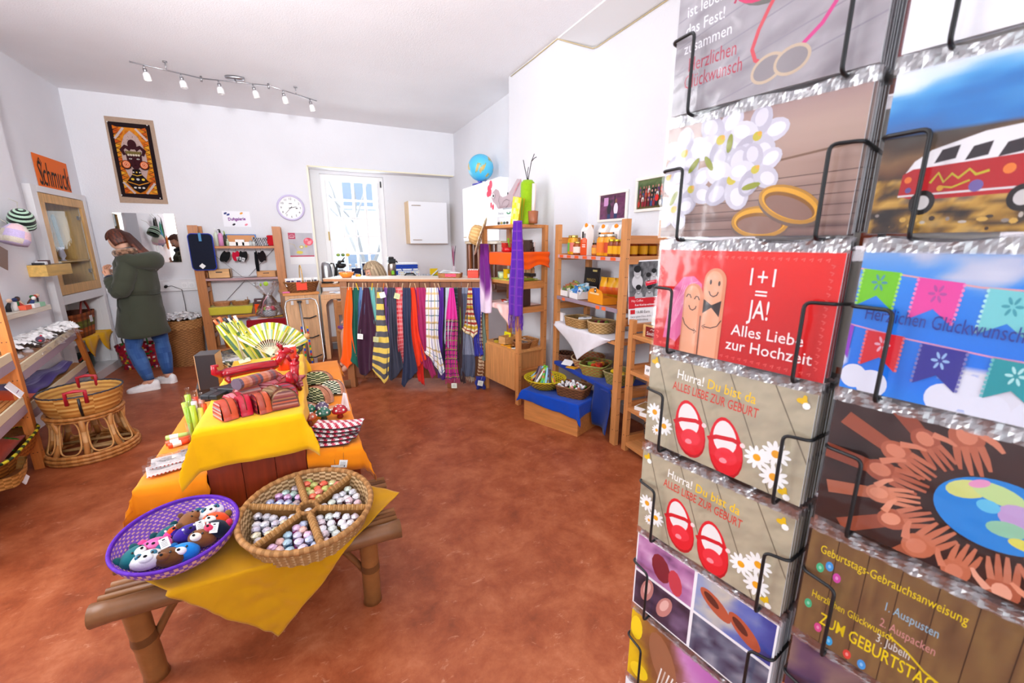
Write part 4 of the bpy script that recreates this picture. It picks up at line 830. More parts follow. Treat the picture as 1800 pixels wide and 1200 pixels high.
# counter with hanging scarves
CD=Vector((.887,-.461,0));CN=Vector((.461,.887,0));CP=Vector((.30,4.61,0));CA=atan2(-.461,.887)
def cw(s_,d,z=0):q=CP+CD*s_+CN*d;return(q.x,q.y,z)
ct=thing('sales_counter','brown plank fronted sales counter hung with scarves','counter',tuple(CP),CA)
MB().box(-.155,1.44,-.03,.36,1.128,1.156,'b0764a').box(-.157,1.442,-.032,.362,1.152,1.160,'dcc9b6').build('counter_top','wood_x',ct,bevel=.003)
for k in range(13):MB().box(.06+k*.107+.002,.06+(k+1)*.107-.002,.015,.035,.10,1.128,mixc('8a5434','6a3b22',random.random()*.7)).build('front_plank','wood_z',ct,bevel=.002)
for z in(.10,1.0):MB().box(.06,1.45,.035,.05,z,z+.08,'7a4528').build('rail','wood_x',ct)
for x in(.0,1.06):MB().box(x,x+.075,-.012,.06,0,1.128 if x==0 else 1.05,'8f5a34').build('leg','wood_z',ct,bevel=.003)
for x in(.02,1.38):MB().box(x,x+.06,.29,.35,0,1.128,'8f5a34').build('leg','wood_z',ct,bevel=.003)
MB().tube([(.02,-.022,1.072),(.7,-.026,1.066),(1.45,-.022,1.072)],.0022,'d8cdb8',6).build('clothes_line','satin',ct)
def plaid(base,bands):
 def f(u,v,w_,h):
  c=base
  for ax,per,ph,wd,col,t in bands:
   q=((u*w_ if ax=='x' else v*h)/per+ph)%1
   if q<wd:c=mixc(c,col,t)
  return c
 return f
def tie(a,b,cut):return lambda u,v,w_,h:mixc(a,b,min(1,max(0,(v-cut)*6+.5*sin(u*9))))
def scarf(xt,wt,xb,wb,zb,tip,slope,col,lab,folds=3,dep=.013,y0=-.032,fringe=None,zt=1.072,wmid=None,mat='cloth',nv=34,parent=None,bot=0):
 wb*=1.14;wt*=1.12;tip=tip if abs(tip-.5)>.06 else(.28,.78,.12,.9)[int(xt*100)%4];slope*=.8;m=MB();h=zt-zb;nu=max(14,folds*6);ph=random.uniform(0,6)
 def fn(u,v):
  v0=v;w_=wt+(wb-wt)*(v**.8)if wmid is None else(wt+(wmid-wt)*min(1,v*2)if v<.5 else wmid+(wb-wmid)*(v-.5)*2)
  w_*=1+.22*sin(pi*v*1.5+ph)*min(1,v*3)
  x=xt+(xb-xt)*v+(u-.5)*w_+.012*sin(v*6+ph)*v+.02*nz(u*2.5,v*3,ph*3)*v
  z=zt-v*h+(slope*abs(u-tip)*h+.02*nz(u*5,2,ph*5))*v**5
  y=y0-dep*(.35+.65*min(1,v*3))*(.6*sin(u*folds*2*pi+ph+1.2*sin(v*3+ph))+1.5*nz(u*folds*1.3+v*1.2,v*1.7,ph*7))-.012*min(1,v*4)
  return(x,y,z)
 cf=(lambda u,v:col(u,v,wb,h))if callable(col)else None
 m.grid(fn,nu*(2 if cf else 1),nv*(2 if cf else 1),col if not cf else 'ffffff',cf=cf)
 o=m.build('scarf',mat,solid=.0015)
 if fringe:
  q=MB()
  for k in range(26):
   a=fn((k+.5)/26,1);q.tube([a,(a[0]+random.uniform(-.004,.004),a[1],a[2]-.02),(a[0]+random.uniform(-.01,.01),a[1]+random.uniform(-.004,.004),a[2]-random.uniform(.035,.06))],.0017,fringe,4)
  q.build('fringe','cloth',o)
 o.matrix_world=Matrix.Translation(CP)@Matrix.Rotation(CA,4,'Z')@Matrix.Translation((0,0,0))
 tag(o,lab,'scarf','scarves hanging from the counter');return o
ST=lambda a,b,per:plaid(a,[('y',per,0,.5,b,1)])
scarf(.11,.035,.02,.15,.20,.4,.35,'f25a14','plain orange scarf furthest left on the counter',2)
scarf(.17,.05,.10,.10,.20,.5,.2,'1f5a4c','dark green scarf next to the orange one',2,y0=-.022)
scarf(.205,.03,.185,.06,.30,.6,.1,'1a2540','navy scarf between green and denim blue',2,y0=-.018)
scarf(.235,.04,.20,.07,.50,.3,.2,'5c7ba6','short denim blue scarf with a white tag',2,y0=-.03)
scarf(.285,.05,.245,.20,.13,.55,.25,'3e2034','dark plum scarf draped wide',3,y0=-.05,dep=.018)
scarf(.335,.05,.32,.08,.20,.5,.1,'66a5a0','pale teal scarf behind the plum one',3,y0=-.03)
scarf(.385,.05,.37,.06,.40,.4,.1,'857a6c','taupe scarf beside the teal one',2,y0=-.03)
scarf(.43,.05,.375,.17,.06,.75,.3,plaid('e0c25c',[('y',.115,.1,.5,'56555c',1)]),'yellow and grey broad striped scarf',2,y0=-.058,wmid=.13)
scarf(.475,.035,.47,.05,.45,.5,.1,'7c4a90','violet scarf right of the yellow striped one',2,y0=-.028)
scarf(.54,.07,.52,.15,.09,.3,.3,'3b3c4b','slate charcoal scarf with crinkles',4,y0=-.05,dep=.018)
scarf(.60,.09,.595,.10,.20,.5,.2,plaid('d43c46',[('x',.018,0,.35,'f2b8b4',.6),('y',.018,0,.35,'f2b8b4',.6)]),'red scarf with tiny white dots and a green tag',3,y0=-.030)
scarf(.70,.07,.675,.125,-.0+.03,.5,.25,'30364f','long blue grey scarf reaching almost to the floor',3,y0=-.065,dep=.014)
scarf(.755,.03,.775,.13,.24,.3,.2,'ea3a1c','bright red orange scarf in the middle of the counter',2,y0=-.055)
scarf(.79,.05,.80,.07,.03,.5,.1,'c8281e','deep red scarf end below the bright red one',2,y0=-.035)
scarf(.825,.10,.865,.16,.12,.8,.3,'a02a5e','magenta scarf with wide folds',4,y0=-.040,dep=.018)
scarf(.955,.10,.935,.17,.16,.85,.45,plaid('e4e0e2',[('x',.045,.1,.12,'3f4a7c',.8),('y',.075,.3,.12,'4a6a78',.8),('x',.09,.6,.14,'d9b44a',.6),('y',.15,.7,.16,'d8a860',.6),('x',.09,.15,.10,'9a8ab0',.5)]),'white scarf with blue, yellow and teal plaid',2,y0=-.06,fringe='574a60',nv=40)
scarf(1.03,.06,1.00,.07,.10,.5,.05,'5a2a90','purple scarf right of the white plaid',3,y0=-.035)
scarf(1.075,.035,1.06,.05,.30,.5,.05,'262731','black scarf between purple and pale grey',2,y0=-.028)
scarf(1.115,.05,1.10,.06,.45,.5,.1,'b3bec4','pale grey short scarf',2,y0=-.045)
scarf(1.15,.035,1.13,.16,.11,.5,.02,(lambda u,v,w_,h:'d8359a' if v<.32 else plaid('c42a86',[('x',.032,.1,.25,'2a1a3a',.75),('y',.05,.3,.22,'3a2a4a',.7),('x',.064,.6,.12,'8fa03c',.7),('y',.10,.75,.12,'9aa84a',.7)])(u,v,w_,h)),'bright pink plaid scarf gathered at the top',3,y0=-.06,fringe='c8307a',nv=40)
scarf(1.175,.05,1.195,.07,.30,.5,.05,plaid('2b3338',[('y',.03,0,.3,'5c6c6c',.6)]),'black green thinly striped scarf',3,y0=-.030)
scarf(1.205,.03,1.225,.06,.15,.7,.1,'6f8a2c','olive green scarf peeking out behind the pink plaid',2,y0=-.022)
scarf(1.235,.05,1.235,.06,.06,.5,.05,'3f2d2f','dark brown long scarf',2,y0=-.035)
scarf(1.295,.08,1.285,.12,.13,.5,.03,plaid('8990a4',[('x',.012,0,.4,'3c4256',.7),('y',.012,0,.4,'3c4256',.7)]),'grey blue finely checked scarf with fringes',3,y0=-.038,fringe='b8aa94',nv=40)
scarf(1.335,.03,1.325,.12,.56,.7,.35,plaid('d8cdb0',[('y',.05,0,.45,'9c1f20',.9),('y',.11,.4,.25,'b8a31e',.9),('x',.035,.2,.3,'7a4a20',.6)]),'short red, white and olive patterned scarf',2,y0=-.062,nv=30)
scarf(1.405,.09,1.40,.09,.36,.5,.03,'37389a','royal blue scarf at the right end',3,y0=-.040)
scarf(1.43,.04,1.42,.05,.12,.5,.05,plaid('7c4a2c',[('y',.04,0,.5,'d8c8a8',.8)]),'brown zigzag scarf below the royal blue one',2,y0=-.028,fringe='7c5a3a',nv=34)
scarf(1.455,.03,1.465,.04,.30,.5,.05,plaid('7f8f80',[('x',.01,0,.4,'4a5a50',.6)]),'thin grey green scarf furthest right',2,y0=-.025)
PG=[(.10,'d9b48a'),(.145,'d9b48a'),(.20,'e8b818'),(.245,'d9b48a'),(.285,'c99a78'),(.335,'e8b818'),(.39,'d9b48a'),(.45,'e07a28'),(.505,'d9b48a'),(.555,'b98a68'),(.64,'d9b48a'),(.715,'d9b48a'),(.79,'d0a070'),(.89,'d9b48a'),(.99,'d9b48a'),(1.03,'d9b48a'),(1.30,'d9b48a')]
pg=None
for i,(x,c)in enumerate(PG):
 o=MB().box(-.004,-.0005,-.005,.005,0,.072,c).box(.0005,.004,-.005,.005,0,.072,c).build('clothes_peg','satin',bevel=.001)
 MB().tube([(-.005,-.006,.045),(.005,-.006,.045),(.005,.006,.045),(-.005,.006,.045)],.001,'8a8a8a',5,closed=True).build('spring','metal',o)
 o.matrix_world=Matrix.Translation(cw(x,-.036-.0,1.045))@Matrix.Rotation(CA,4,'Z')@Matrix.Rotation(random.uniform(-.3,.3),4,'Y');tag(o,('yellow' if c=='e8b818' else 'orange' if c=='e07a28' else 'light wooden')+' clothes peg holding a scarf on the counter line','peg','clothes pegs on the counter line')
for i,(x,z,c,lab)in enumerate(((.47,.975,'f2f4f6','square white tag beside the yellow striped scarf'),(.60,.965,'cdd49a','green tag on the red dotted scarf'),(.20,.55,'f0eee8','small white tag on the denim blue scarf'),(1.15,.03,'e4ecdc','tag with green top hanging below the pink plaid scarf'),(1.42,.06,'dfe2d8','white tag hanging below the brown zigzag scarf'),(.36,.52,'c9c98a','olive tag on the taupe scarf'))):
 m=MB().box(-.028,.028,-.0008,.0008,0,.055,c)
 for k in range(4):m.box(-.018,.016,-.0012,0,.012+.009*k,.015+.009*k,'9a9c98')
 o=m.build('price_tag','paper');MB().tube([(0,0,.052),(.004,.004,.10)],.0008,'e8e4da',4).build('cord','satin',o)
 o.matrix_world=Matrix.Translation(cw(x,-.098,z))@Matrix.Rotation(CA,4,'Z')@Matrix.Rotation((-.25,.3,.1,0,.2,.1)[i],4,'Y');tag(o,lab,'tag','price tags on the scarves')
m=MB().grid(lambda u,v:(-.05+.1*u+.01*sin(v*9),-.03-.02*sin(u*9)*v,.14-.14*v),12,8,'2c3080');o=m.build('scarf','cloth',solid=.002);o.matrix_world=Matrix.Translation(cw(1.42,-.03,.01))@Matrix.Rotation(CA,4,'Z');tag(o,'indigo scarf end bundled at the floor by the right shelf','scarf')
CT=1.161
def ctag(o,s_,d,z,lab,cat,group=None,rz=0):o.matrix_world=Matrix.Translation(cw(s_,d,z))@Matrix.Rotation(CA+rz,4,'Z');return tag(o,lab,cat,group)
m=MB().lathe([(.0001,.003),(.045,0),(.062,.02),(.078,.055),(.074,.056),(.058,.022),(.0001,.010)],28,'e07a28',cf=lambda i,j:'e88a30' if j<3 else 'c05a14');ctag(m.build('bowl','ceramic'),.035,.10,CT,'orange bowl on the left end of the counter','bowl')
m=MB();woven(m,0,0,0,.045,1.0,1.06,6,60,'b07a4c','8f5c34',sq=6,sx=.115,sy=.075,th=.06,amp=.02);m.box(-.11,.11,-.07,.07,0,.006,'8f5c34');ctag(m.build('woven_tray','wicker'),1.11,.13,CT,'flat woven tray on the counter holding papers','tray')
for i in range(4):
 o=MB().box(-.09,.09,-.055,.055,0,.002,'f4f4f4').build('paper_sheet','paper');ctag(o,1.09+.012*i,.13,CT+.046+.004*i,'loose white paper sheet lying on the woven counter tray','paper','paper sheets on the counter tray',.15*i-.2);o.matrix_world=o.matrix_world@Matrix.Rotation(.06*i,4,'Y')
ctag(MB().box(-.055,.055,-.002,.002,0,.028,'f0506a').build('price_card','paper'),1.125,.048,CT+.012,'pink card on the front of the counter tray','card')
m=MB().box(-.055,.055,-.05,.05,0,.075,'e0402c').box(-.057,.057,-.052,.052,.045,.052,'f05a40')
for k in range(5):m.box(-.05+.022*k,-.036+.022*k,-.05,.05,.075,.085,'f3e4e0')
ctag(m.build('card_box','satin',bevel=.002),1.35,.13,CT,'small bright red box at the right end of the counter','box')
for i,(x,y,c)in enumerate(((.12,.16,'e89a2c'),(.15,.15,'d8b03a'))):ctag(MB().lathe([(.0001,0),(.016,.006),(.018,.018),(.008,.03),(.0001,.031)],12,c).build('wrapped_sweet','satin'),x,y,CT,('left','right')[i]+' small orange sweet beside the orange bowl','sweet')
# kitchen line under the window
kt=thing('kitchen_unit','white kitchen base unit with orange brown worktop under window','kitchen unit',(1.25,6.75,0))
MB().box(-1.08,1.02,-.36,.37,.91,.95,'c98545').build('worktop','wood_x',kt,bevel=.003)
MB().box(-1.06,1.02,-.33,.37,.1,.91,'eeeef2').build('carcass','satin',kt)
MB().box(-1.04,1.0,-.28,.36,0,.1,'8a8a8e').build('plinth','satin',kt)
for k in range(4):
 x0=-1.06+.52*k
 q=MB().box(x0+.004,x0+.516,-.35,-.33,.74,.90,'f4f4f8').build('drawer','satin',kt,bevel=.002);MB().box(x0+.16,x0+.36,-.372,-.35,.81,.83,'c99a66').build('handle','wood_x',q)
 q=MB().box(x0+.004,x0+.516,-.35,-.33,.11,.73,'f4f4f8').build('door','satin',kt,bevel=.002);MB().box(x0+.44,x0+.46,-.372,-.35,.55,.70,'c99a66').build('handle','wood_z',q)
WT_=.951
def kitchen(o,x,y,lab,cat,rz=0,group=None,z=WT_):o.matrix_world=TR(x,y,z,rz);return tag(o,lab,cat,group)
m=MB().lathe([(.075,0),(.078,.03),(.070,.22),(.055,.27),(.02,.285),(.0001,.286)],24,'b5b7ba');o=m.build('kettle','metal');MB().tube([(.06,0,.26),(.10,0,.26),(.115,0,.18),(.10,0,.07),(.075,0,.05)],.011,'1c1c1e',8).build('handle','satin',o);MB().lathe([(.085,-.012),(.085,0)],24,'1c1c1e').build('base','satin',o);kitchen(o,.27,6.62,'brushed steel electric kettle left of the window counter','kettle',0,None,WT_+.013)
cm=thing('coffee_maker','black and steel coffee machine with open lid by the window','coffee maker',(.47,6.62,WT_))
MB().box(-.06,.10,-.07,.08,0,.025,'2a2a2c').build('base','satin',cm,bevel=.004);MB().lathe([(.055,.027),(.062,.05),(.055,.17),(.03,.19)],20,'c4c6c8').build('flask','metal',cm)
MB().tube([(.05,0,.15),(.10,0,.14),(.10,0,.07),(.06,0,.05)],.009,'161618',8).build('handle','satin',cm);MB().tube([(-.07,.04,.02),(-.065,.04,.2),(-.02,.03,.30),(.05,.02,.30)],.018,'1c1c1e',10).build('neck','satin',cm)
MB().lathe([(.03,.20),(.068,.23),(.072,.27),(.0001,.275)],20,'1a1a1c').build('filter_holder','satin',cm);o=MB().lathe([(.0001,0),(.06,.004),(.064,.016),(.0001,.02)],20,'121214').build('lid','gloss',cm);o.matrix_local=TR(.03,0,.31,0,0,-.9)
for i,(x,y,w_,d,h,lab)in enumerate(((.67,6.62,.13,.10,.20,'low dark blue tea tin behind the counter'),(.80,6.65,.075,.07,.27,'tall dark blue tea tin behind the counter'))):
 m=MB().box(-w_/2,w_/2,-d/2,d/2,0,h,'1c2440').box(-w_/2-.001,w_/2+.001,-d/2-.001,d/2+.001,h-.02,h+.002,'28304e').box(-w_/2*.5,w_/2*.5,-d/2-.0012,-d/2,h*.5,h*.62,'9aa2b8');kitchen(m.build('tea_tin','gloss',bevel=.004),x,y,lab,'tin')
tf=thing('thermos_jug','steel pump thermos with a black lid and green sticker','thermos',(1.17,6.52,WT_))
MB().lathe([(.065,0),(.065,.25),(.058,.27)],24,'b0a69e').build('body','metal',tf);MB().box(-.055,.055,-.06,.05,.27,.33,'222224').box(-.05,.03,-.05,.05,.33,.36,'2a2a2c').build('lid','satin',tf,bevel=.008);MB().box(-.02,.02,-.0665,-.062,.10,.16,'8ed43a').build('sticker','paper',tf,lab='bright green square sticker');MB().tube([(.07,0,.30),(.10,0,.25),(.10,0,.12),(.066,0,.08)],.010,'1c1c1e',8).build('handle','satin',tf)
m=MB();n=9
for k in range(n):m.box(-.17,.17,-.07,.07,.27*k/n,.27*(k+1)/n,'f2f4f8' if k%3==2 else '2448b0')
o=m.build('cooler_bag','fabric',bevel=.012);MB().tube([(-.09,-.075,.20),(-.06,-.10,.12),(.06,-.10,.12),(.09,-.075,.20)],.008,'2448b0',6).build('handle','fabric',o);kitchen(o,1.39,6.56,'blue and white striped cooler bag on the worktop','bag')
m=MB();m.box(-.16,.16,-.01,.01,0,.15,'e6ecf0')
for k in range(12):
 for j in range(5):m.box(-.15+.026*k,-.137+.026*k,-.0115,-.01,.012+.028*j,.026+.028*j,rc('3a6ac0','c04a5a','d8b84a','e6ecf0','2a4a8c'))
kitchen(m.build('patterned_tray','satin',bevel=.01),1.40,6.42,'small patterned tray leaning against the striped cooler bag','tray')
m=MB();m.tube([(-.08,0,.02),(-.085,0,.08),(-.05,0,.115),(.05,0,.115),(.085,0,.08),(.08,0,.02)],.012,'2a2c30',8);m.box(-.07,.07,-.015,.015,.02,.09,'6c6e72');kitchen(m.build('toaster','satin',bevel=.006),1.40,6.36,'small dark grey appliance in front of the patterned tray','appliance')
for i,x in enumerate((1.60,1.66,1.72,1.93,1.98)):
 m=MB().lathe([(.0001,.003),(.026,0),(.030,.09),(.027,.09),(.024,.008),(.0001,.008)],18,('d8dade','c4c8d0','b4b8c4','e4e6ea','d0d4dc')[i]);o=m.build('glass_mug','ceramic');MB().tube([(.028,0,.07),(.045,0,.065),(.045,0,.03),(.028,0,.02)],.004,'d0d2d8',6).build('handle','ceramic',o);kitchen(o,x,6.5+.03*(i%2),('pale grey mug just right of the cooler bag','grey blue mug second right of the cooler bag','dark grey mug third right of the cooler bag','white mug left of the flower vase','light mug right of the yellow packet')[i],'mug')
m=MB().box(-.06,.06,-.02,.02,0,.17,'e8c414').box(-.05,.05,-.0215,-.02,.03,.07,'3c8a3a');kitchen(m.build('sponge_packet','satin',bevel=.004),1.82,6.55,'yellow and green packet on the worktop','packet')
o=MB().box(-.006,.006,-.10,.10,0,.016,'eceef2').box(-.0065,.0065,-.10,.10,-.004,0,'222222').build('knife','satin');o.matrix_world=TR(1.80,6.50,1.03,pi/2,0,0)@Matrix.Rotation(-.7,4,'X');tag(o,'white handled tool leaning by the yellow packet','tool')
m=MB().lathe([(.03,0),(.035,.12),(.02,.18),(.026,.20)],18,'e8dce4');o=m.build('vase','ceramic')
for k in range(3):MB().tube([(0,0,.15),(.01*k-.01,0,.35),(.03*(k-1)+.01,0,.52)],[.004,.012,.003],('a02a5a','c88aa8','5a5060')[k],8).build('flower_stem','satin',o)
kitchen(o,2.17,6.6,'slim vase with folded pink stems by the corner','vase')
for i in range(6):
 o=MB().tube([(0,0,0),(.01,0,.1),(-.01+.004*i,0,.2)],.006,'f6f2ee',6).ball(0,0,.2,.02,.02,.02,'fbf8f6',8,6).build('flower','satin');kitchen(o,.62+.09*i,6.9,'white flower on the bright window sill','flower',0,'flowers on the window sill',.985)
m=MB()
for k,c in enumerate(('5a7a1c','2f5a1e','c8a41c')):m.oval(.035+.07*k,.0,.028,.022,c,16);m.oval(.035+.07*k,.004,.018,.012,mixc(c,'f0f0a0',.4),12)
m.rect(0,-.09,.21,.08,'f2f2ee')if False else None
o=m.build('window_sticker','paper');o.matrix_world=facing((.445,YN+.02,1.33),(0,-1,0));tag(o,'row of three green and yellow fruit stickers on the window frame','sticker')
cb=thing('wall_cupboard','white fronted wall cupboard with light wood side, right of window','cupboard',(1.85,YN,1.50))
MB().box(-.31,.31,-.27,0,0,.65,'d9b98c').build('carcass','wood_z',cb,bevel=.002);q=MB().box(-.305,.31,-.29,-.272,.004,.648,'f5f5f9').build('door','satin',cb,bevel=.003)
for z in(.06,.585):MB().tube([(-.26,-.29,z),(-.24,-.308,z),(-.19,-.312,z),(-.14,-.308,z),(-.12,-.29,z)],.006,'b9a590',8).build('handle','metal',q)
hc=thing('wall_cupboard','pair of large white wall cupboards in the back right corner','cupboard',(2.14,5.0,1.53))
MB().box(-.14,.155,-.60,.57,0,.68,'f3f3f6').build('carcass','satin',hc,bevel=.003);MB().box(-.14,.155,-.60,.57,-.03,0,'c9ad84').build('bottom_rail','wood_y',hc)
for y0,y1 in((-.6,-.003),(.003,.57)):q=MB().box(-.158,-.142,y0+.003,y1-.003,.004,.676,'f8f8fb').build('door','satin',hc,bevel=.003);MB().box(-.17,-.158,y1-.12,y1-.04,.05,.06,'c9a878').build('handle','satin',q)
gl=thing('globe','blue desk globe standing on top of the white cupboards','globe',(2.08,5.15,2.212))
gm=MB();gm.m=TR(0,0,.205,0,.0,.4)
gm.lathe([(.158*sin(pi*j/28),-.158*cos(pi*j/28))for j in range(29)],56,'ffffff',cap=False,cf=lambda i,j:('c9b06a' if fb(cos(i*.112)*2+3,sin(i*.112)*2,j*.16,3)>.40 else '7cb49a' if fb(cos(i*.112)*2+3,sin(i*.112)*2,j*.16,3)>.34 else mixc('2fb4e8','8adcf4',.5+.5*nz(i*.1,j*.1))))
gm.build('sphere','satin',gl);m=MB();m.m=TR(0,0,.205,.6,.0,.4);m.tube([(.178*sin(a),0,-.178*cos(a))for a in[pi*k/18 for k in range(19)]],.006,'6a6ad0',6);m.build('meridian_arm','plastic',gl);MB().lathe([(.11,0),(.11,.012),(.02,.03),(.012,.06)],24,'5a5ac0').build('base','plastic',gl)
wr_=thing('wall_rack','dark brown wooden slatted rack below the corner cupboards','rack',(2.17,5.1,0))
MB().box(-.13,.13,.50,.54,.85,1.80,'7a4a30').build('side_panel','wood_z',wr_);MB().box(.10,.13,-.5,.5,.95,1.5,'8a5636').build('back_panel','wood_z',wr_)
for k in range(6):MB().box(-.13,-.11,-.45+.17*k,-.40+.17*k,.95,1.49,'a85f34' if k%2 else '6a3c24').build('slat','wood_z',wr_)
MB().box(-.13,.13,-.5,.5,.93,.96,'7a4a30').build('shelf','wood_y',wr_)
# side cabinet with basket, hand truck, desk, chair
SC_=(-.07,5.86,0);SR=radians(8)
sc=thing('side_cabinet','light beech side cabinet carrying the wicker basket','cabinet',SC_,SR)
MB().box(-.19,.19,.02,.50,.03,.875,'dcae82').build('carcass','wood_z',sc,bevel=.002);MB().box(-.215,.20,-.01,.52,.875,.905,'d08a4a').build('top','wood_x',sc,bevel=.003);MB().box(-.17,.17,.04,.5,0,.03,'b98d66').build('plinth','wood_x',sc)
wb=thing('wicker_basket','oval wicker basket with hoop handle full of small photo cards','basket',(-.06,5.98,.906),SR)
m=MB();woven(m,0,0,0,.12,.155,.20,9,72,'8f5c34','6b3f22',sy=.62,amp=.004);m.lathe([(.0001,.004),(.15,.004)],40,'6b3f22',sy=.62,cap=False);m.build('side_wall','wicker',wb);m=MB();ring(m,.20,.122,.009,'a06a3c',60,1,.62);m.build('rim','wicker',wb)
MB().tube([(.0,-.118*cos(a),.12+.21*sin(a))for a in[pi*k/14 for k in range(15)]],.007,'d9b070',8).build('handle','wicker',wb)
MB().box(-.06,.06,-.002,.002,0,.10,'f04f38').build('price_card','paper',wb,loc=(-.02,-.128,.03),lab='bright red square card')
for i in range(9):
 o=MB().box(-.035,.035,-.004,.004,0,.10,'f3f1ef').box(-.026,.026,-.0045,-.004,.02,.07,rc('4a3a5c','7a6a5c','2a2a3a')).build('photo_card','paper');o.matrix_world=Matrix.Translation((-.06,5.98,.98))@Matrix.Rotation(SR,4,'Z')@TR(-.15+.038*i,-.03+.02*(i%3),0,random.uniform(-.4,.4),-.15);tag(o,'small white and dark photo card standing in the wicker basket','card','photo cards in the wicker basket')
o=MB().box(-.04,.04,-.03,.03,0,.012,'f07ab0').build('sticky_notes','paper');o.matrix_world=TR(-.245,5.90,.907,.1);tag(o,'pink sticky note pad at the left edge of the side cabinet','notes')
ht=thing('hand_truck','folded grey metal hand truck leaning on the side cabinet','hand truck',(-.06,5.60,0),SR)
m=MB();lean=lambda z:.02+.20*z/.83
P_=[(-.155,lean(.03),.03),(-.175,lean(.1),.1),(-.185,lean(.74),.74),(-.165,lean(.81),.81),(-.12,lean(.83),.83),(.12,lean(.83),.83),(.165,lean(.81),.81),(.185,lean(.74),.74),(.175,lean(.1),.1),(.15,lean(.03),.03)]
m.tube(P_+[(.0,lean(.02),.02)],.009,'c4c6c8',10,closed=True);m.build('frame','metal',ht)
MB().tube([(-.01,lean(.02)-.01,.02),(-.02,lean(.80)-.01,.80)],.014,'b8babc',10).build('pole','metal',ht);MB().cbox(-.02,lean(.80)-.01,.80,.05,.03,.025,'1c1c1e').build('grip','satin',ht)
for z in(.60,.36,.12):MB().tube([(0,lean(z)-.012,z),(.07,lean(z)-.03,z-.005),(.15,lean(z)-.012,z+.015)],.008,'1a1a1c',8).build('strap','satin',ht)
for x in(-.10,.07):
 MB().cbox(x,lean(.78)+.0,.79,.03,.006,.05,'d0d2d4').build('bracket','metal',ht);MB().cbox(x,lean(.07)-.0,.075,.04,.006,.08,'d0d2d4').build('bracket','metal',ht)
for x in(-.035,.03):
 m=MB()
 for k in range(14):m.cbox(x,0,.05+.034*k,.018,.008,.034,('d83a28','2a5ac0','e8b820','2f9a48')[(k+(x>0))%4])
 o=m.build('webbing_strap','fabric');o.parent=ht;o.matrix_local=TR(0,.035,0,0,-.235)
dk=thing('desk','light beech desk with a rounded side opening behind the scarves','desk',(.14,5.90,0),radians(-6))
m=MB()
m.box(0,.055,0,.45,0,.80,'dca878');m.box(0,.60,0,.45,.80,.86,'dca878');m.add([(.055,0,.80),(.055,.45,.80),(.12,.0,.80),(.12,.45,.80),(.075,0,.765),(.075,.45,.765),(.055,0,.72),(.055,.45,.72)],[(0,2,4,6),(1,7,5,3),(2,3,5,4),(4,5,7,6)],'dca878');m.box(.545,.60,0,.45,0,.80,'dca878');m.build('frame','wood_z',dk,bevel=.004)
MB().box(.055,.545,.40,.43,.15,.22,'b5845c').build('stretcher','wood_x',dk)
for i,(x,y,r_)in enumerate(((.42,6.04,.2),(.36,6.10,-.1))):o=MB().box(-.1,.1,-.07,.07,0,.003,'f2f4f8').box(-.05,.0,-.02,.03,.003,.0034,('d86a8a','6a9ad0')[i]).build('paper_sheet','paper');o.matrix_world=TR(x,y,.862+.004*i,r_);tag(o,('upper','lower')[1-i]+' printed paper sheet lying on the beech desk','paper')
ch=thing('chair','beech chair with a purple cushion behind the counter','chair',(.52,5.55,0),.3)
MB().box(-.2,.2,-.19,.19,.42,.45,'c98f5c').build('seat','wood_x',ch,bevel=.01);MB().box(-.19,.19,-.18,.18,.452,.49,'6a2a90').build('cushion','fabric',ch,bevel=.015)
for x in(-.18,.18):
 for y in(-.17,.17):MB().box(x-.02,x+.02,y-.02,y+.02,0,.42 if y<0 else .82,'b87c4c').build('leg','wood_z',ch,bevel=.003)
MB().box(-.18,.18,.15,.18,.62,.80,'b87c4c').build('backrest','wood_x',ch,bevel=.01)
# right-hand pine shelving
def frame_at(x,y,dx,dy):return Matrix.Translation((x,y,0))@Matrix.Rotation(atan2(dy,dx),4,'Z')
F1=frame_at(1.60,3.93,.155,-.988);F2=frame_at(2.04,3.27,-.059,-.998);F3=frame_at(2.0,2.21,-.059,-.998)
def put(o,F,x,y,z,lab,cat,group=None,rz=0,rx=0,ry=0):o.matrix_world=F@TR(x,y,z,rz,rx,ry);return tag(o,lab,cat,group)
def root(name,lab,F,x,y,z,cat,rz=0,group=None):
 o=thing(name,lab,cat,group=group);o.matrix_world=F@TR(x,y,z,rz);return o
def post(m,x,y,w_,d,z0,z1,c,holes=True):
 m.box(x,x+w_,y,y+d,z0,z1,c)
 if holes:
  z=z0+.12
  while z<z1-.05:
   m.cbox(x+w_*.5,y-.0006,z,.007,.0012,.007,'1f120c')if int(z*10)%4==1 else None
   for e in(0,1):m.cbox(x+w_ if e else x,y+d*.3,z,.0012,.006,.006,'3a2214');m.cbox(x+w_ if e else x,y+d*.7,z,.0012,.006,.006,'3a2214')
   z+=.064*2
def ivar(name,lab,F,L_,D,H_,shelves,c='c98448',rails=(),pw=.044):
 t=thing(name,lab,'shelf');t.matrix_world=F
 for x in(-pw/2,L_-pw/2):
  for y in(0,D-.035):m=MB();post(m,x,y,pw,.035,0,H_,mixc(c,'e0a060',random.random()*.3));m.build('post','wood_z',t,bevel=.002)
  for z in rails:MB().box(x+.004,x+pw-.004,.036,D-.036,z,z+.055,mixc(c,'b06a30',.3)).build('side_rail','wood_y',t,bevel=.002)
 for z,cc in shelves:MB().box(.0,L_,.004,D-.004,z-.028,z,cc).build('shelf_board','wood_x',t,bevel=.002)
 return t
P1='cf8c52'
u1=ivar('pine_shelf','pine shelf with a low two-door cabinet beside the sales counter',F1,.577,.33,1.665,((1.668,P1),(1.418,P1),(1.165,'c98a4c'),(.935,P1),(.53,'d89a5c')),P1,rails=(.28,1.10,1.36,.88),pw=.05)
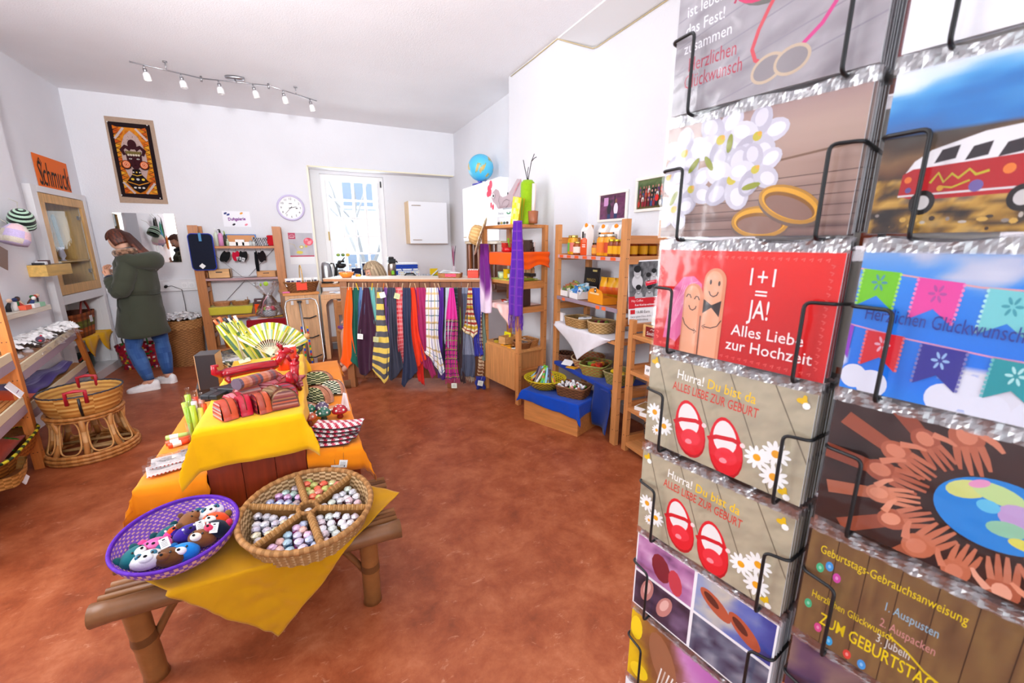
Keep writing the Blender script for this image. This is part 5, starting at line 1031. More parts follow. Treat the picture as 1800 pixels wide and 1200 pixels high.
MB().box(.022,.555,.012,.32,.13,.50,'c98a52').build('cabinet_body','wood_z',u1)
for x0,x1 in((.024,.286),(.290,.553)):
 MB().box(x0,x1,-.008,.010,.135,.505,'d8975a').build('cabinet_door','wood_z',u1,bevel=.002)
m=MB();m.eps=.0004
hen=[(-.03,.17),(.02,.14),(.06,.10),(.10,.03),(.16,-.0),(.26,.0),(.33,.07),(.40,.17),(.47,.28),(.44,.33),(.38,.34),(.30,.27),(.22,.21),(.14,.20),(.10,.22),(.07,.27),(.02,.29),(-.04,.26),(-.06,.21)]
m.prism(hen,-.003,0,'d9d0d2');m.flat(hen,'b9a6ac')
for k in range(26):a=.02+.40*(k/26);m.line([(a,.06+.35*max(0,a-.2)),(a+.02,.12+.4*max(0,a-.2))],.003,rc('b08a90','e0b4b4','9a8088'))
m.line([(.10,.22),(.085,.17),(.11,.13),(.10,.08)],.004,'5a4a50');m.line([(.14,.12),(.17,.16),(.22,.175),(.27,.16),(.25,.12),(.18,.08),(.14,.10),(.14,.12)],.004,'5a4a50')
for x,y in((.33,.20),(.36,.24),(.40,.27)):m.line([(x,y),(x+.06,y+.06)],.006,'c87a84')
m.oval(-.08,.30,.035,.035,'e84a62',14);m.oval(-.05,.335,.03,.04,'ec5a70',14);m.oval(-.10,.25,.03,.03,'e84a62',14);m.oval(-.065,.265,.03,.04,'e84a62',14);m.oval(-.045,.14,.014,.03,'e0304c',12);m.oval(-.01,.12,.018,.028,'e0304c',12)
m.oval(.0,.225,.02,.022,'f2f0f0',14);m.oval(.0,.225,.012,.014,'111111',12)
o=m.build('paper_hen','paper');o.matrix_world=F1@TR(-.03,.16,1.735)@FRONT;tag(o,'drawn paper hen with a red comb standing above the shelf','drawing')
m=MB();m.eps=.0004;m.prism([(0,0),(.30,0),(.30,.16),(0,.16)],-.002,0,'e9ecf1');m.rect(.10,.150,.26,.158,'8a9098');m.text('Frische',.02,.105,.032,'3c4650');m.oval(.20,.115,.035,.014,'2f8a5a',16);m.oval(.20,.12,.022,.008,'e9ecf1',14);m.rect(.01,.078,.29,.080,'9aa2b0')
for k in range(4):m.oval(.03+.05*k,.025,.022,.013,('4a4a44','b8a858','3c5a4a','4a3a30')[k],10)
o=m.build('info_sign','paper');o.matrix_world=F1@TR(.05,.135,1.67)@FRONT;tag(o,'white sign reading Frische in front of the paper hen','sign')
m=MB();n=12;m.grid(lambda u,v:(.12*u+.05*v*1.0+.0,.03*sin(pi*u),.24*v-.03*u*v),8,10,cf=lambda u,v:mixc('e8d020','fbf3a0',max(0,min(1,.5+1.5*nz(u*5,v*5,2)))));m.grid(lambda u,v:(.12*(1-u)+.05*v,.03*sin(pi*(1-u))+.04,.24*v-.03*(1-u)*v),6,6,'d0b010');put(m.build('paper_bag','paper',solid=.001),F1,.38,.06,1.67,'crumpled yellow paper bag in front of the green vase','bag')
v_=root('vase','tall lime green vase holding two thin dark twigs',F1,.472,.19,1.67,'vase')
MB().lathe([(.0001,0),(.062,.002),(.066,.02),(.064,.345),(.058,.365),(.048,.37),(.044,.38),(.040,.38),(.040,.30)],28,'8cb41c').build('vase_body','fabric',v_)
for pts in([(0,0,.36),(-.02,0,.42),(-.05,0,.50),(-.07,0,.56)],[(0,0,.36),(.02,0,.44),(.05,.0,.53),(.09,0,.585)],[(.05,0,.53),(.09,0,.55),(.12,0,.555)],[(.0,0,.36),(-.005,0,.45),(.01,0,.49)]):MB().tube(pts,.0035,'2c2224',5).build('twig','matte',v_)
cu=root('candle_holder','brown wooden cup holding a tall marbled pink candle',F1,.632,.13,1.67,'candle holder')
MB().lathe([(.0001,0),(.038,.001),(.040,.02),(.045,.105),(.036,.107),(.034,.06)],22,'9a5a38').build('cup','wood_z',cu)
m=MB();m.tube([(0,0,.06),(.012,0,.33)],[.016,.018],'e8d4cc',12,cf=None);m.build('candle','matte',cu)
m=MB().tube([(0,0,0),(.0,0,.15)],.022,'a0683c',14).tube([(0.01,0,.15),(.015,0,.33)],.006,'2a2628',6);put(m.build('bamboo_candle','satin'),F1,-.02,.30,1.80-.13,'brown bamboo holder with a thin dark stick behind the hen','candle holder')
hm=MB();hm.lathe([(.0001,.105),(.05,.10),(.085,.08),(.092,.04),(.094,0)],34,'d9b27a',off=lambda i,j:.0015*(j%2),cf=lambda i,j:'d9b27a' if i%2 else 'c79c62');hm.lathe([(.094,0),(.13,-.008),(.165,-.012),(.18,-.004)],44,'ecdcbc',cap=False,off=lambda i,j:.008*(i%2)if j==3 else 0,cf=lambda i,j:'f2e6cc' if(i+j)%2 else 'e2cb9c')
o=hm.build('straw_hat','wicker',solid=.002);o.matrix_world=Matrix.Translation(F1@Vector((.07,-.075,1.57)))@Vector((-.76,.37,.30)).to_track_quat('Z','Y').to_matrix().to_4x4();tag(o,'pale straw hat hanging on the far post of the shelf','hat')
def post_scarf(x,zt,zb,w0,w1,fnc,lab,fr=None,xb=0):
 m=MB();ph=random.uniform(0,5)
 def f(u,v):
  w_=w0+(w1-w0)*min(1,v*1.6);a=(u-.5)*2*pi*.9
  return(x+xb*v+sin(a)*w_/2*1.05+.004*sin(v*9+ph),-.03-cos(a)*.028*(1+.3*sin(u*31+v*3))-.004*sin(u*40+ph),zt-(zt-zb)*v-(.03*sin(u*pi)if v>.96 else 0))
 m.grid(f,44,60,cf=fnc);o=m.build('scarf','cloth',solid=.001)
 if fr:
  q=MB()
  for k in range(34):a=f((k+.5)/34,1);q.tube([a,(a[0]+random.uniform(-.01,.01),a[1],a[2]-.06),(a[0]+random.uniform(-.02,.02),a[1],a[2]-random.uniform(.09,.15))],.0026,fr,4)
  q.build('fringe','cloth',o)
 o.matrix_world=F1.copy();return tag(o,lab,'scarf','long purple scarves on the shelf posts')
post_scarf(.07,1.50,.86,.10,.20,lambda u,v:mixc('6a2478','e6d0e2',max(0,min(1,(v-.55-.12*sin(u*13))*5)))if v>.45 else mixc('6a2478','8a4a96',max(0,nz(u*9,v*5,1))),'purple scarf fading to white over the far front post',xb=.015)
post_scarf(.63,1.69,.90,.09,.19,lambda u,v:'c8c0e6' if .06<u<.10 or .13<u<.145 else(mixc('5a2a9c','7a3aa8',.6)if int(u*26)%5==0 or int(v*40)%4==0 else '56259a'),'purple checked scarf with fringes over the near front post','5e2f9c',xb=-.035)
def cloth_on(F,x0,x1,y0,y1,z,over,c,lab,tipx=None,tipd=0,wav=.006,mat='cloth',name='shelf_cloth',fr=18,edge=None):
 m=MB();D_=(y1-y0)+over
 def f(u,v):
  x=x0+(x1-x0)*u;d=v*D_
  ov=over+(tipd*max(0,1-abs(u-tipx)/.45)if tipx is not None else 0);tt=(y1-y0);s_=v*(tt+ov)
  if s_<tt:return(x,y1-s_,z+.002+.001*sin(x*40+s_*20))
  q=s_-tt;return(x+.25*q*sin(x*9),y0-.010-wav*(1+sin(fr*x))*min(1,q*12),z+.002-q)
 m.grid(f,40,26,c if not callable(c)else 'ffffff',cf=c if callable(c)else None);o=m.build(name,mat,solid=.0012);o.matrix_world=F;return tag(o,lab,'cloth')
cloth_on(F1,.04,.535,.0,.29,1.420,.115,'f25c0c','orange cloth hanging over the shelf edge under the mugs',wav=.004)
m=MB();m.grid(lambda u,v:(.622+.010*sin(u*9)+.006*sin(v*14),-.0+.33*u,1.43-.135*v-.02*sin(u*7)*v),22,14,'f05a0a');o=m.build('shelf_cloth','cloth',solid=.0012);o.matrix_world=F1;tag(o,'orange cloth end bunched over the near side of the shelf','cloth')
def mug(c,c2,F,x,y,z,lab,s_=1,group=None,rz=0):
 o=MB().lathe([(.0001,.003),(.034,0),(.038,.01),(.038,.09),(.040,.095),(.036,.095),(.034,.01),(.0001,.008)],24,c,cf=lambda i,j:c2 if j in(2,)and False else c).build('mug','ceramic');MB().tube([(.036,0,.078),(.060,0,.074),(.066,0,.05),(.058,0,.026),(.036,0,.02)],.0055,c2,8).build('handle','ceramic',o)
 o.matrix_world=F@TR(x,y,z,rz,0,0,s_);tag(o,lab,'mug',group)
mug('4a3a34','3e302b',F1,.52,.16,1.424,'large dark brown jug shaped mug on the orange cloth',1.15)
mug('c8342a','a8202a',F1,.16,.15,1.424,'red and olive mug at the left of the orange cloth',.9)
mug('b01c26','c83a2a',F1,.25,.20,1.424,'red mug between olive mug and red bowl',.85)
for i,(x,y,c,lab)in enumerate(((.29,.10,'c01420','shallow red bowl left of the purple checked scarf'),(.42,.12,'c8202a','shallow red bowl next to the brown mug'))):
 put(MB().lathe([(.0001,.003),(.05,0),(.058,.012),(.06,.042),(.056,.042),(.052,.012),(.0001,.008)],26,c).build('bowl','ceramic'),F1,x,y,1.424,lab,'bowl')
for i,(x,y)in enumerate(((.36,.22),(.40,.24),(.44,.22),(.47,.26))):
 m=MB();m.lathe([(.02,0),(.018,.05),(.024,.09)],12,'efe9e6',cf=lambda a,j:rc('efe9e6','3a2a2a','e8d8d4'));put(m.build('small_cup','ceramic'),F1,x,y,1.424,'small cup with dark flower pattern behind the red bowl','cup','small flower patterned cups')
for i,(x,c,h)in enumerate(((.12,'9ad03a',.13),(.35,'e02a22',.12))):put(MB().tube([(0,0,0),(.0,0,h)],.010,c,10).build('stick_candle','satin'),F1,x,.22,1.424,('light green stick candle by the olive mug','red stick candle right of the checked scarf')[i],'candle')
put(MB().box(-.06,.06,-.03,.03,0,.09,'e8e4da').box(-.055,.055,-.032,-.03,.07,.078,'b8b4a4').build('framed_card','paper'),F1,.055,.2,1.424,'white card stand at the left end of the orange shelf','card')
cloth_on(F1,.02,.53,.02,.30,1.167,.018,lambda u,v:mixc('b9c41c','e6dc2c',max(0,min(1,.5+nz(u*7,v*5)))),'yellow green cloth on the middle shelf board',wav=.003,fr=30)
m=MB();m.grid(lambda u,v:(.36+.20*u,.03+.22*v,1.172+.02*abs(sin(u*9+v*3))*(1-.3*v)),22,10,'a8bc14');o=m.build('cloth','cloth',solid=.002);o.matrix_world=F1;tag(o,'bunched olive green cloth at the right of the middle shelf','cloth')
mug('e0b414','3f9a5a',F1,.24,.12,1.172,'yellow cup on a green foot on the yellow cloth',.95)
for i,(x,y,c,h,lab)in enumerate(((.13,.12,'b9d8c8',.06,'pale green glass jar'),(.18,.10,'cfe0b0',.055,'small yellow green glass'),(.33,.10,'d8dcc0',.05,'small pale glass by the checked scarf'))):
 put(MB().lathe([(.0001,.003),(.028,0),(.030,h),(.026,h),(.024,.006)],18,c).build('glass','ceramic'),F1,x,y,1.172,lab+' on the yellow green cloth','glass')
for i,(x,c,h)in enumerate(((.12,'f4f2ee',.17),(.155,'8a3a30',.16),(.185,'e8f0f0',.14),(.215,'a8342c',.15))):
 m=MB().lathe([(.014,0),(.022,.03),(.018,h*.8),(.006,h)],10,c);put(m.build('bottle','satin'),F1,x,.23,1.172,('tall white bottle','dark red bottle','pale bottle','brick red bottle')[i]+' at the back of the yellow green cloth','bottle')
put(MB().lathe([(.03,0),(.055,.03),(.055,.10),(.045,.12)],18,'d9a878',cf=lambda i,j:'d9a878' if(i+j)%3 else 'b07a50').build('basket_pot','wicker'),F1,.42,.25,1.172,'small beige woven pot behind the green cloth','pot')
put(MB().box(-.07,.07,-.03,.03,0,.03,'2a2422').build('box','satin',bevel=.003),F1,.50,.19,1.205,'flat dark box lying on the bunched green cloth','box')
cloth_on(F1,.03,.54,.0,.30,.938,.05,lambda u,v:mixc('f0b4ac','f8dcd6',max(0,min(1,.5+.9*nz(u*8,v*6,5)))),'pale pink cloth hanging over the fourth board with a pointed corner',.93,.14,.010,fr=24)
md=root('drawer_box','small dark brown chest with three carved red drawers',F1,.515,.12,.943,'drawer box',-.15)
MB().box(-.05,.05,-.045,.045,0,.185,'3a1c16').box(-.058,.058,-.052,.052,.185,.195,'2a1410').build('body','wood_z',md,bevel=.001)
for k in range(3):q=MB().box(-.04,.04,-.050,-.045,.010+.058*k,.060+.058*k,'c8462c').build('drawer','matte',md);m=MB();[m.cbox(random.uniform(-.034,.034),-.0505,random.uniform(.014,.056)+.058*k,.010,.001,.006,'6a1c14')for _ in range(8)];m.build('carving','matte',q)
for i,(x,y,c,lab)in enumerate(((.18,.12,'d8341c','red painted spoon end'),(.22,.10,'c83a22','orange red small dish'),(.27,.09,'d8dce4','small white dish by the scarf'),(.41,.10,'b8b4b4','grey stone dish right of the scarf'),(.46,.09,'d8ccc4','pale shell dish before the drawer box'),(.40,.17,'4a4a52','dark grey small pot'))):
 put(MB().lathe([(.0001,0),(.022,.001),(.036,.012),(.034,.016),(.0001,.006)]if i!=5 else[(.0001,0),(.03,0),(.034,.04),(.02,.06)],18,c,sy=.7).build('dish','ceramic'),F1,x,y,.943,lab+' on the pink cloth','dish','small dishes on the pink cloth')
put(MB().box(-.03,.03,-.02,.02,0,.10,'a05a38').build('wooden_block','wood_z',bevel=.003),F1,.15,.25,.943,'brown wooden block at the left of the pink cloth','block')
for i,(x,y,c)in enumerate(((.08,.10,'3a2418'),(.10,.16,'4a2e1c'),(.135,.07,'c8a81c'),(.17,.05,'b8981c'),(.20,.08,'d8b42a'))):
 put(MB().lathe([(.0001,0),(.034,0),(.034,.007),(.0001,.008)],18,c).build('coaster','matte'),F1,x,y,.531,('dark round coaster at the back','dark round coaster near the yellow sign','olive round coaster at the left','olive round coaster in front','yellow round coaster near the crate')[i]+' of the cabinet top','coaster','round coasters')
m=MB();m.eps=.0005;m.prism([(0,0),(.115,0),(.115,.085),(0,.085)],-.002,0,'f4ea10');m.line([(.015,.055),(.03,.065),(.045,.055),(.06,.064),(.075,.056),(.10,.062)],.003,'8a8a20');m.line([(.03,.025),(.045,.035),(.06,.025),(.08,.033)],.003,'8a8a20');o=m.build('price_sign','paper');o.matrix_world=F1@TR(.13,.15,.54,0,-.15)@FRONT;tag(o,'bright yellow handwritten price sign on the cabinet','sign')
m=MB().box(-.055,.055,-.09,-.082,0,.075,'dda86a').box(-.055,.055,.082,.09,0,.075,'dda86a').box(-.055,-.047,-.09,.09,0,.075,'d8a060').box(.047,.055,-.09,.09,0,.075,'d8a060').box(-.055,.055,-.09,.09,0,.006,'d8a060');put(m.build('wooden_crate','wood_x',bevel=.002),F1,.27,.12,.531,'small light wooden crate under the scarf fringes','crate',None,.1)
for i,(x,y)in enumerate(((.32,.035),(.35,.05),(.44,.03),(.47,.05))):put(MB().lathe([(.015,0),(.04,0),(.04,.007),(.015,.007)],18,'f0a01c' if i<3 else 'e8e2da').build('ring','matte'),F1,x,y,.531,('orange ring left of the near post','orange ring touching the crate','orange ring right of the near post','pale ring before the brown basket')[i],'ring','flat rings on the cabinet top')
def rbasket(name,sx,sy,h,c1,c2,F,x,y,z,lab,rz=0,sq=None,flare=1.15,cat='basket',rows=7,rx=0,parts=True,amp=.02):
 t=thing(name,lab,cat);t.matrix_world=F@TR(x,y,z,rz,rx)
 m=MB();woven(m,0,0,0,h,1/flare,1,rows,64,c1,c2,sq=sq,sx=sx,sy=sy,th=.07,amp=amp);m.lathe([(.0001,.004/1),(1/flare-.02,.004)],40,c2,sx=sx,sy=sy,sq=sq,cap=False);m.build('side_wall','wicker',t)
 m=MB();f=lambda a:1 if not sq else(abs(cos(a))**sq+abs(sin(a))**sq)**(-1/sq);m.tube([(.98*cos(a)*sx*f(a),.98*sin(a)*sy*f(a),h)for a in[2*pi*k/48 for k in range(48)]],.006,mixc(c1,'ffffff',.1),8,closed=True);m.build('rim','wicker',t)
 return t
rbasket('wooden_tray',.105,.07,.06,'c88a50','b87840',F1,.43,.24,.531,'light brown woven tray behind the round basket on the cabinet',0,6)
rbasket('basket',.10,.09,.06,'9c6238','7c4a28',F1,.485,.13,.531,'round brown basket of wrapped glass pieces on the cabinet',0,None,1.3)
for i in range(12):put(MB().ball(0,0,0,.022,.018,.013,rc('d8dadf','c8ccd4','e6e6ea'),8,6).build('wrapped_piece','cello'),F1,.485+.055*cos(i*2.4)*(.4+.05*i),.13+.05*sin(i*2.4)*(.4+.05*i),.575+.004*(i%3),'clear wrapped glass piece in the round brown basket','glass piece','clear wrapped glass pieces')
for i in range(4):put(MB().ball(0,0,0,.02,.016,.014,('f0eee8','2a2a2c','d8d4cc','3c3c40')[i],10,6).build('stone','matte'),F1,.37+.04*i,.24,.575,('white','black','pale grey','dark grey')[i]+' stone in the light brown tray','stone')
u2=ivar('pine_shelf','tall pine shelf with food jars and baskets in the alcove',F2,.952,.36,1.665,((1.405,'a85f3c'),(1.04,'a86a4a'),(.80,P1),(.42,P1)),P1,rails=(.36,.92,1.50,1.36),pw=.062)
MB().box(.03,.93,-.004,.003,1.38,1.408,'c9a8a8').build('price_strip','satin',u2)
for k in range(7):MB().box(.07+.125*k,.13+.125*k,-.006,-.004,1.383,1.405,'e8622c').build('price_label','paper',u2,lab='orange price label')
MB().box(.03,.93,-.004,.003,1.013,1.043,'9c8a98').build('price_strip','satin',u2)
for x in(.13,.66,.74):MB().box(x,x+.05,-.006,-.004,1.010,1.036,'f0703c').build('price_label','paper',u2,lab='orange price label')
def jar(r_,h,c,lidc,labc,F,x,y,z,lab,grp=None,proto={}):
 k=(r_,h,c,labc,lidc)
 if k in proto:o=dup(proto[k])
 else:
  o=MB().lathe([(.0001,0),(r_*.95,.001),(r_,.008),(r_,h*.76),(r_*.78,h*.86),(r_*.78,h*.88)],20,c).build('jar','gloss');MB().lathe([(r_*.84,h*.87),(r_*.86,h*.88),(r_*.86,h*.98),(r_*.8,h),(.0001,h)],20,lidc).build('lid','metal',o)
  MB().lathe([(r_*1.01,h*.16),(r_*1.01,h*.62)],20,labc,cap=False,cf=lambda i,j:labc).build('paper_label','paper',o);proto[k]=o
 put(o,F,x,y,z,lab,'jar',grp)
Z1=1.407
jar(.038,.165,'d9a01c','c9b060','6cae4a',F2,.06,.12,Z1,'tall yellow jar with green label at the far left',None)
jar(.038,.165,'d99a1c','c9b060','d8746c',F2,.13,.10,Z1,'tall yellow jar with pink label second from left',None)
jar(.042,.11,'9c4a1c','c9b060','efd8cc',F2,.215,.09,Z1,'jar with white and orange label third from left',None)
jar(.040,.155,'e0a820','c9b060','e8c030',F2,.22,.20,Z1,'yellow jar behind the white labelled jar',None)
for i,(x,y,h,lab)in enumerate(((.335,.10,.25,'white and orange snack bag at the front'),(.40,.22,.24,'white and orange snack bag behind at the left'),(.52,.26,.24,'white and orange snack bag behind at the right'))):
 m=MB();w_=.052
 m.add([(-w_,-.03,0),(w_,-.03,0),(w_,.03,0),(-w_,.03,0),(-w_,-.03,h*.8),(w_,-.03,h*.8),(w_,.03,h*.8),(-w_,.03,h*.8),(-w_,0,h),(w_,0,h)],[(3,2,1,0),(0,1,5,4),(2,3,7,6),(1,2,6,5),(3,0,4,7),(4,5,9,8),(6,7,8,9),(5,6,9),(7,4,8)],'f0ece8')
 m.box(-w_-.0005,w_+.0005,-.0312,-.03,0,h*.52,'e0501c');m.box(-.03,.0,-.032,-.031,h*.55,h*.76,'3a3230');m.box(.0,.03,-.032,-.031,h*.56,h*.70,'8a8a8a');m.box(-.02,.04,-.0325,-.031,h*.40,h*.56,'e87a5a');m.box(-.02,.03,-.033,-.0312,h*.26,h*.29,'f4e4dc');m.box(-.02,.03,-.033,-.0312,h*.32,h*.35,'f4e4dc');m.ball(-.0,-.012,h-.01,.022,.008,.018,'f08a1c',12,8)
 put(m.build('snack_bag','paper'),F2,x,y,Z1,lab+' of the top shelf','bag',None,.1*i-.05)
jar(.034,.10,'b8642c','3a2a20','e8a03c',F2,.455,.11,Z1,'small brown jar in front of the orange box',None)
jar(.046,.165,'e89a1c','d8d4c8','e87a2c',F2,.56,.10,Z1,'large jar of yellow fruit pieces beside the near post',None)
jar(.046,.165,'e89a1c','d8d4c8','c8482c',F2,.66,.10,Z1,'large yellow jar half hidden behind the near post',None)
put(MB().box(-.04,.04,-.03,.03,0,.18,'e8902c').box(-.02,.02,-.031,-.03,.08,.12,'4a3020').build('tea_box','satin',bevel=.001),F2,.48,.19,Z1,'orange tea box behind the small brown jar','box')
for r_ in range(2):
 for i in range(6):jar(.031,.125,'8c3c14','c9b83c','e8a81c',F2,.74+.066*(i%3)+.0*r_,.06+.09*(i//3)+.18*r_,Z1 if True else 0,'small brown spread jar with orange label and yellow lid','row of spread jars behind the near post')
Z2=1.043
m=MB();m.eps=.0006;m.prism([(0,0),(.23,0),(.23,.24),(0,.24)],-.012,0,'1d1b1c');m.text('MANGO',.045,.115,.042,'b89a50',0,.9);m.rect(.13,.205,.20,.222,'d8cc7c');m.oval(.07,.04,.05,.03,'c8a83a',16);o=m.build('chocolate_box','satin');o.matrix_world=F2@TR(.03,.27,Z2+.01,0,-.08)@FRONT;tag(o,'black box reading MANGO at the back of the shelf','box')
for i,(x,y,cc,lab)in enumerate(((.10,.12,('7c8a3a','a8b85c','8c5a3a','b06a4a'),'left white tray'),(.30,.10,('7cb4d0','d8e4ec','3a7ac0','e8c84c','9ab8c8'),'right white tray'))):
 t=root('carton_tray',lab+' of small sweets packets on the second shelf',F2,x,y,Z2,'tray',-.05)
 MB().box(-.075,.075,-.09,-.086,0,.05,'f2f0ee').box(-.075,.075,.086,.09,0,.10,'f2f0ee').box(-.075,-.071,-.09,.09,0,.065,'e6e2e0').box(.071,.075,-.09,.09,0,.065,'e6e2e0').box(-.075,.075,-.09,.09,0,.003,'e8e6e4').build('tray','paper',t)
 for k in range(14):
  m=MB().box(-.03,.03,-.006,.006,-.02,.03,rc(*cc)).box(-.02,.02,-.0068,-.006,-.008,.012,rc('f4f0e4','e8d060','4a8a4a','2a5a9c'));put(m.build('sweets_packet','satin',bevel=.004),F2,x-.05+.033*(k%4)+random.uniform(-.008,.008),y-.06+.037*(k//4),Z2+.05+.012*(k//4)+random.uniform(0,.015),'small colourful sweets packet in the '+lab,'packet','sweets packets in the '+lab,random.uniform(-.5,.5),random.uniform(-.6,.3),random.uniform(-.4,.4))
for i,(x,y,r_)in enumerate(((.46,.20,-.1),(.53,.22,.1),(.58,.24,.2))):
 m=MB();m.grid(lambda u,v:((-.055+.11*u)*(1-.12*v),-.03*sin(pi*v)*sin(pi*u)**.5,.19*v),10,10,cf=lambda u,v:'e8641c' if .25<v<.6 else('f0b01c' if v>.6 else 'e0a018'));m.grid(lambda u,v:((.055-.11*u)*(1-.12*v),.03*sin(pi*v)*sin(pi*u)**.5,.19*v),8,8,'e0981c');m.oval(0,0,.001,.001,'ffffff')if False else None
 put(m.build('snack_bag','satin'),F2,x,y,Z2,('left','middle','right')[i]+' orange yellow snack bag on the second shelf','bag','orange yellow snack bags',r_)
m=MB();m.prism([(-.12,0),(.12,0),(.12,.075),(.09,.105),(0,.12),(-.09,.105),(-.12,.075)],-.002,.002,'f09018');q=MB();
m=MB();m.m=FRONT;m.prism([(-.12,0),(.12,0),(.12,.075),(.09,.105),(0,.12),(-.09,.105),(-.12,.075)],-.0,.004,'f29a1c');m.rect(-.05,.03,.03,.055,'3a2010');m.layer=40;m.rect(-.09,.068,.06,.082,'f8d8a0');m.oval(-.0,.10,.02,.018,'1d1d22',16);m.oval(0,.10,.009,.008,'e8e4dc',12);m.m=I4;m.box(-.12,.12,.001,.12,0,.05,'e88a18');put(m.build('display_carton','satin'),F2,.60,.03,Z2,'orange display carton with a dark slot at the near end','carton',None,-.1)
m=MB();m.box(-.05,.05,-.02,.02,0,.30,'e8d41c')
for k in range(26):m.cbox(random.uniform(-.04,.04),-.0205,random.uniform(.015,.28),random.uniform(.01,.03),.001,random.uniform(.012,.03),rc('3f9a2c','2c7a24','56b03a'))
put(m.build('cardboard_sign','satin',bevel=.002),F2,.82,.26,Z2,'yellow standing carton with green spots behind the near post','carton')
m=MB()
def wf(u,v):
 x=.02+.86*u;dep=.02+.25*max(0,1-abs(u-.47)/.5)**1.1
 if v<.55:return(x,.33-.33*v/.55,.803+.002*sin(x*30))
 q=(v-.55)/.45;return(x+.03*sin(q*2)*(.5-u),-.012-.02*sin(u*9+q*2)*q,.803-dep*q)
m.grid(wf,44,30,'eceaf0');o=m.build('shelf_cloth','cloth',solid=.0012);o.matrix_world=F2;tag(o,'white cloth hanging in a point from the third board','cloth')
Z3=.808
put(MB().box(-.13,.13,-.09,.09,0,.045,'17171b').box(-.122,.122,-.082,.082,.045,.047,'0c0c0e').build('display_tray','fabric'),F2,.20,.22,Z3,'black tray of jewellery on the white cloth','tray')
for i in range(8):put(MB().ball(0,0,0,.014,.012,.007,('8c4a30','c8b8a0','4a4a52','a0522c','9a9aa0','7a3a5a','c8a040','5a6a7a')[i],10,6).build('brooch','gloss'),F2,.10+.028*i,.20+.03*(i%2),Z3+.054,'small brooch in the black tray','brooch','brooches in the black tray')
put(MB().box(-.035,.035,-.012,.012,0,.075,'f2f2f4').build('card_stack','paper'),F2,.045,.05,Z3,'white card standing at the far end of the white cloth','card')
put(MB().box(-.07,.07,-.004,.004,0,.18,'dfe2ea').build('card_board','paper'),F2,.25,.33,Z3,'pale grey board standing behind the black tray','board')
put(MB().box(-.14,.14,-.004,.004,0,.13,'e8eaf0').build('card_board','paper'),F2,.60,.33,Z3,'white board behind the near baskets on the third shelf','board')
rbasket('rectangular_basket',.135,.10,.075,'b8905c','96703e',F2,.33,.07,Z3,'rectangular straw basket at the front of the white cloth',.12,5,1.1,amp=.012)
o=MB().box(-.035,.035,-.055,.055,0,.008,'f0f0f2').box(-.012,.008,-.012,.012,.008,.0088,'2a2a2a').build('note_card','paper');put(o,F2,.40,.07,Z3+.078,'white card lying across the rectangular straw basket','card',None,-.6,.1)
rbasket('round_basket',.115,.115,.085,'c8a470','a07c48',F2,.60,.10,Z3,'round straw basket half hidden by the near post',0,None,1.12)
for i in range(9):put(MB().ball(0,0,0,.020,.020,.018,rc('8c1420','b02430','5a1018','6a7a2c'),10,8).build('felt_ball','fabric'),F2,.60+.05*cos(i*2.4)*(.3+.08*i),.10+.05*sin(i*2.4)*(.3+.08*i),Z3+.070+.004*(i%3),'small dark red ball in the round straw basket','ball','dark red balls in the round basket')
Z4=.423
cloth_on(F2,.02,.90,.0,.34,Z4,.03,'14389c','dark blue cloth on the lowest board of the alcove shelf')
m=MB();m.grid(lambda u,v:(.70+.22*u,-.012-.03*sin(u*5+v*3)*v,Z4-.36*v),14,12,'10307c');o=m.build('shelf_cloth','cloth',solid=.002);o.matrix_world=F2;tag(o,'dark blue cloth hanging below the lowest board near the near post','cloth')
rbasket('round_basket',.15,.15,.09,'c9a878','a8522c',F2,.30,.19,Z4,'round basket with orange stripes holding yellow tea lights',0,None,1.25,rx=.08)
for i in range(6):put(MB().lathe([(.0001,0),(.022,0),(.022,.014),(.0001,.015)],14,rc('d8b01c','9c8a1c','c8901c')).build('tea_light','satin'),F2,.28+.06*cos(i*1.1),.17+.05*sin(i*1.1),Z4+.018,'yellow tea light in the orange striped basket','candle','yellow tea lights')
rbasket('square_basket',.12,.12,.10,'9a9a44','b06a38',F2,.52,.12,Z4,'square green and brown basket full of felt fruit',.6,5,1.3,rx=.05,amp=.012)
for i in range(14):put(MB().ball(0,0,0,.022,.022,.020,('d84a1c','e8901c','7ca02c','c83018','e8c81c')[i%5],10,8).build('felt_fruit','fabric'),F2,.52+.065*cos(i*2.4)*(.25+.055*i),.12+.06*sin(i*2.4)*(.25+.055*i),Z4+.080+.004*(i%3),('red orange','orange','green','red','yellow')[i%5]+' felt fruit in the square basket','felt fruit',('red orange','orange','green','red','yellow')[i%5]+' felt fruit')
rbasket('square_basket',.10,.12,.10,'9a8a54','7c7a38',F2,.80,.16,Z4,'olive striped basket behind the near post',.2,5,1.3,amp=.012)
for i in range(5):put(MB().ball(0,0,0,.024,.022,.020,('e8c01c','e8a01c','d8b828','c8981c','e8c840')[i],10,8).build('felt_fruit','fabric'),F2,.76+.03*i,.12+.03*(i%2),Z4+.09,'yellow felt fruit in the olive striped basket','felt fruit','yellow felt fruit in the olive basket')
rbasket('handled_basket',.11,.09,.12,'5a3a28','7a4a34',F2,.02,.12,Z4-.06,'dark brown woven bag basket left of the blue cloth',0,None,1.1)
put(MB().box(-.05,.05,-.035,.035,0,.003,'f4f4f6').build('note_card','paper'),F2,.22,.02,Z4+.03,'white card before the orange striped basket','card',None,.5,.5)
put(MB().box(-.05,.05,-.03,.03,0,.006,'f0b01c').build('candle_box','paper'),F2,.30,.02,Z4+.004,'flat yellow packet on the blue cloth edge','packet',None,.4)
CA_=(1.60,3.04);FC=frame_at(CA_[0],CA_[1],.218,-.516)
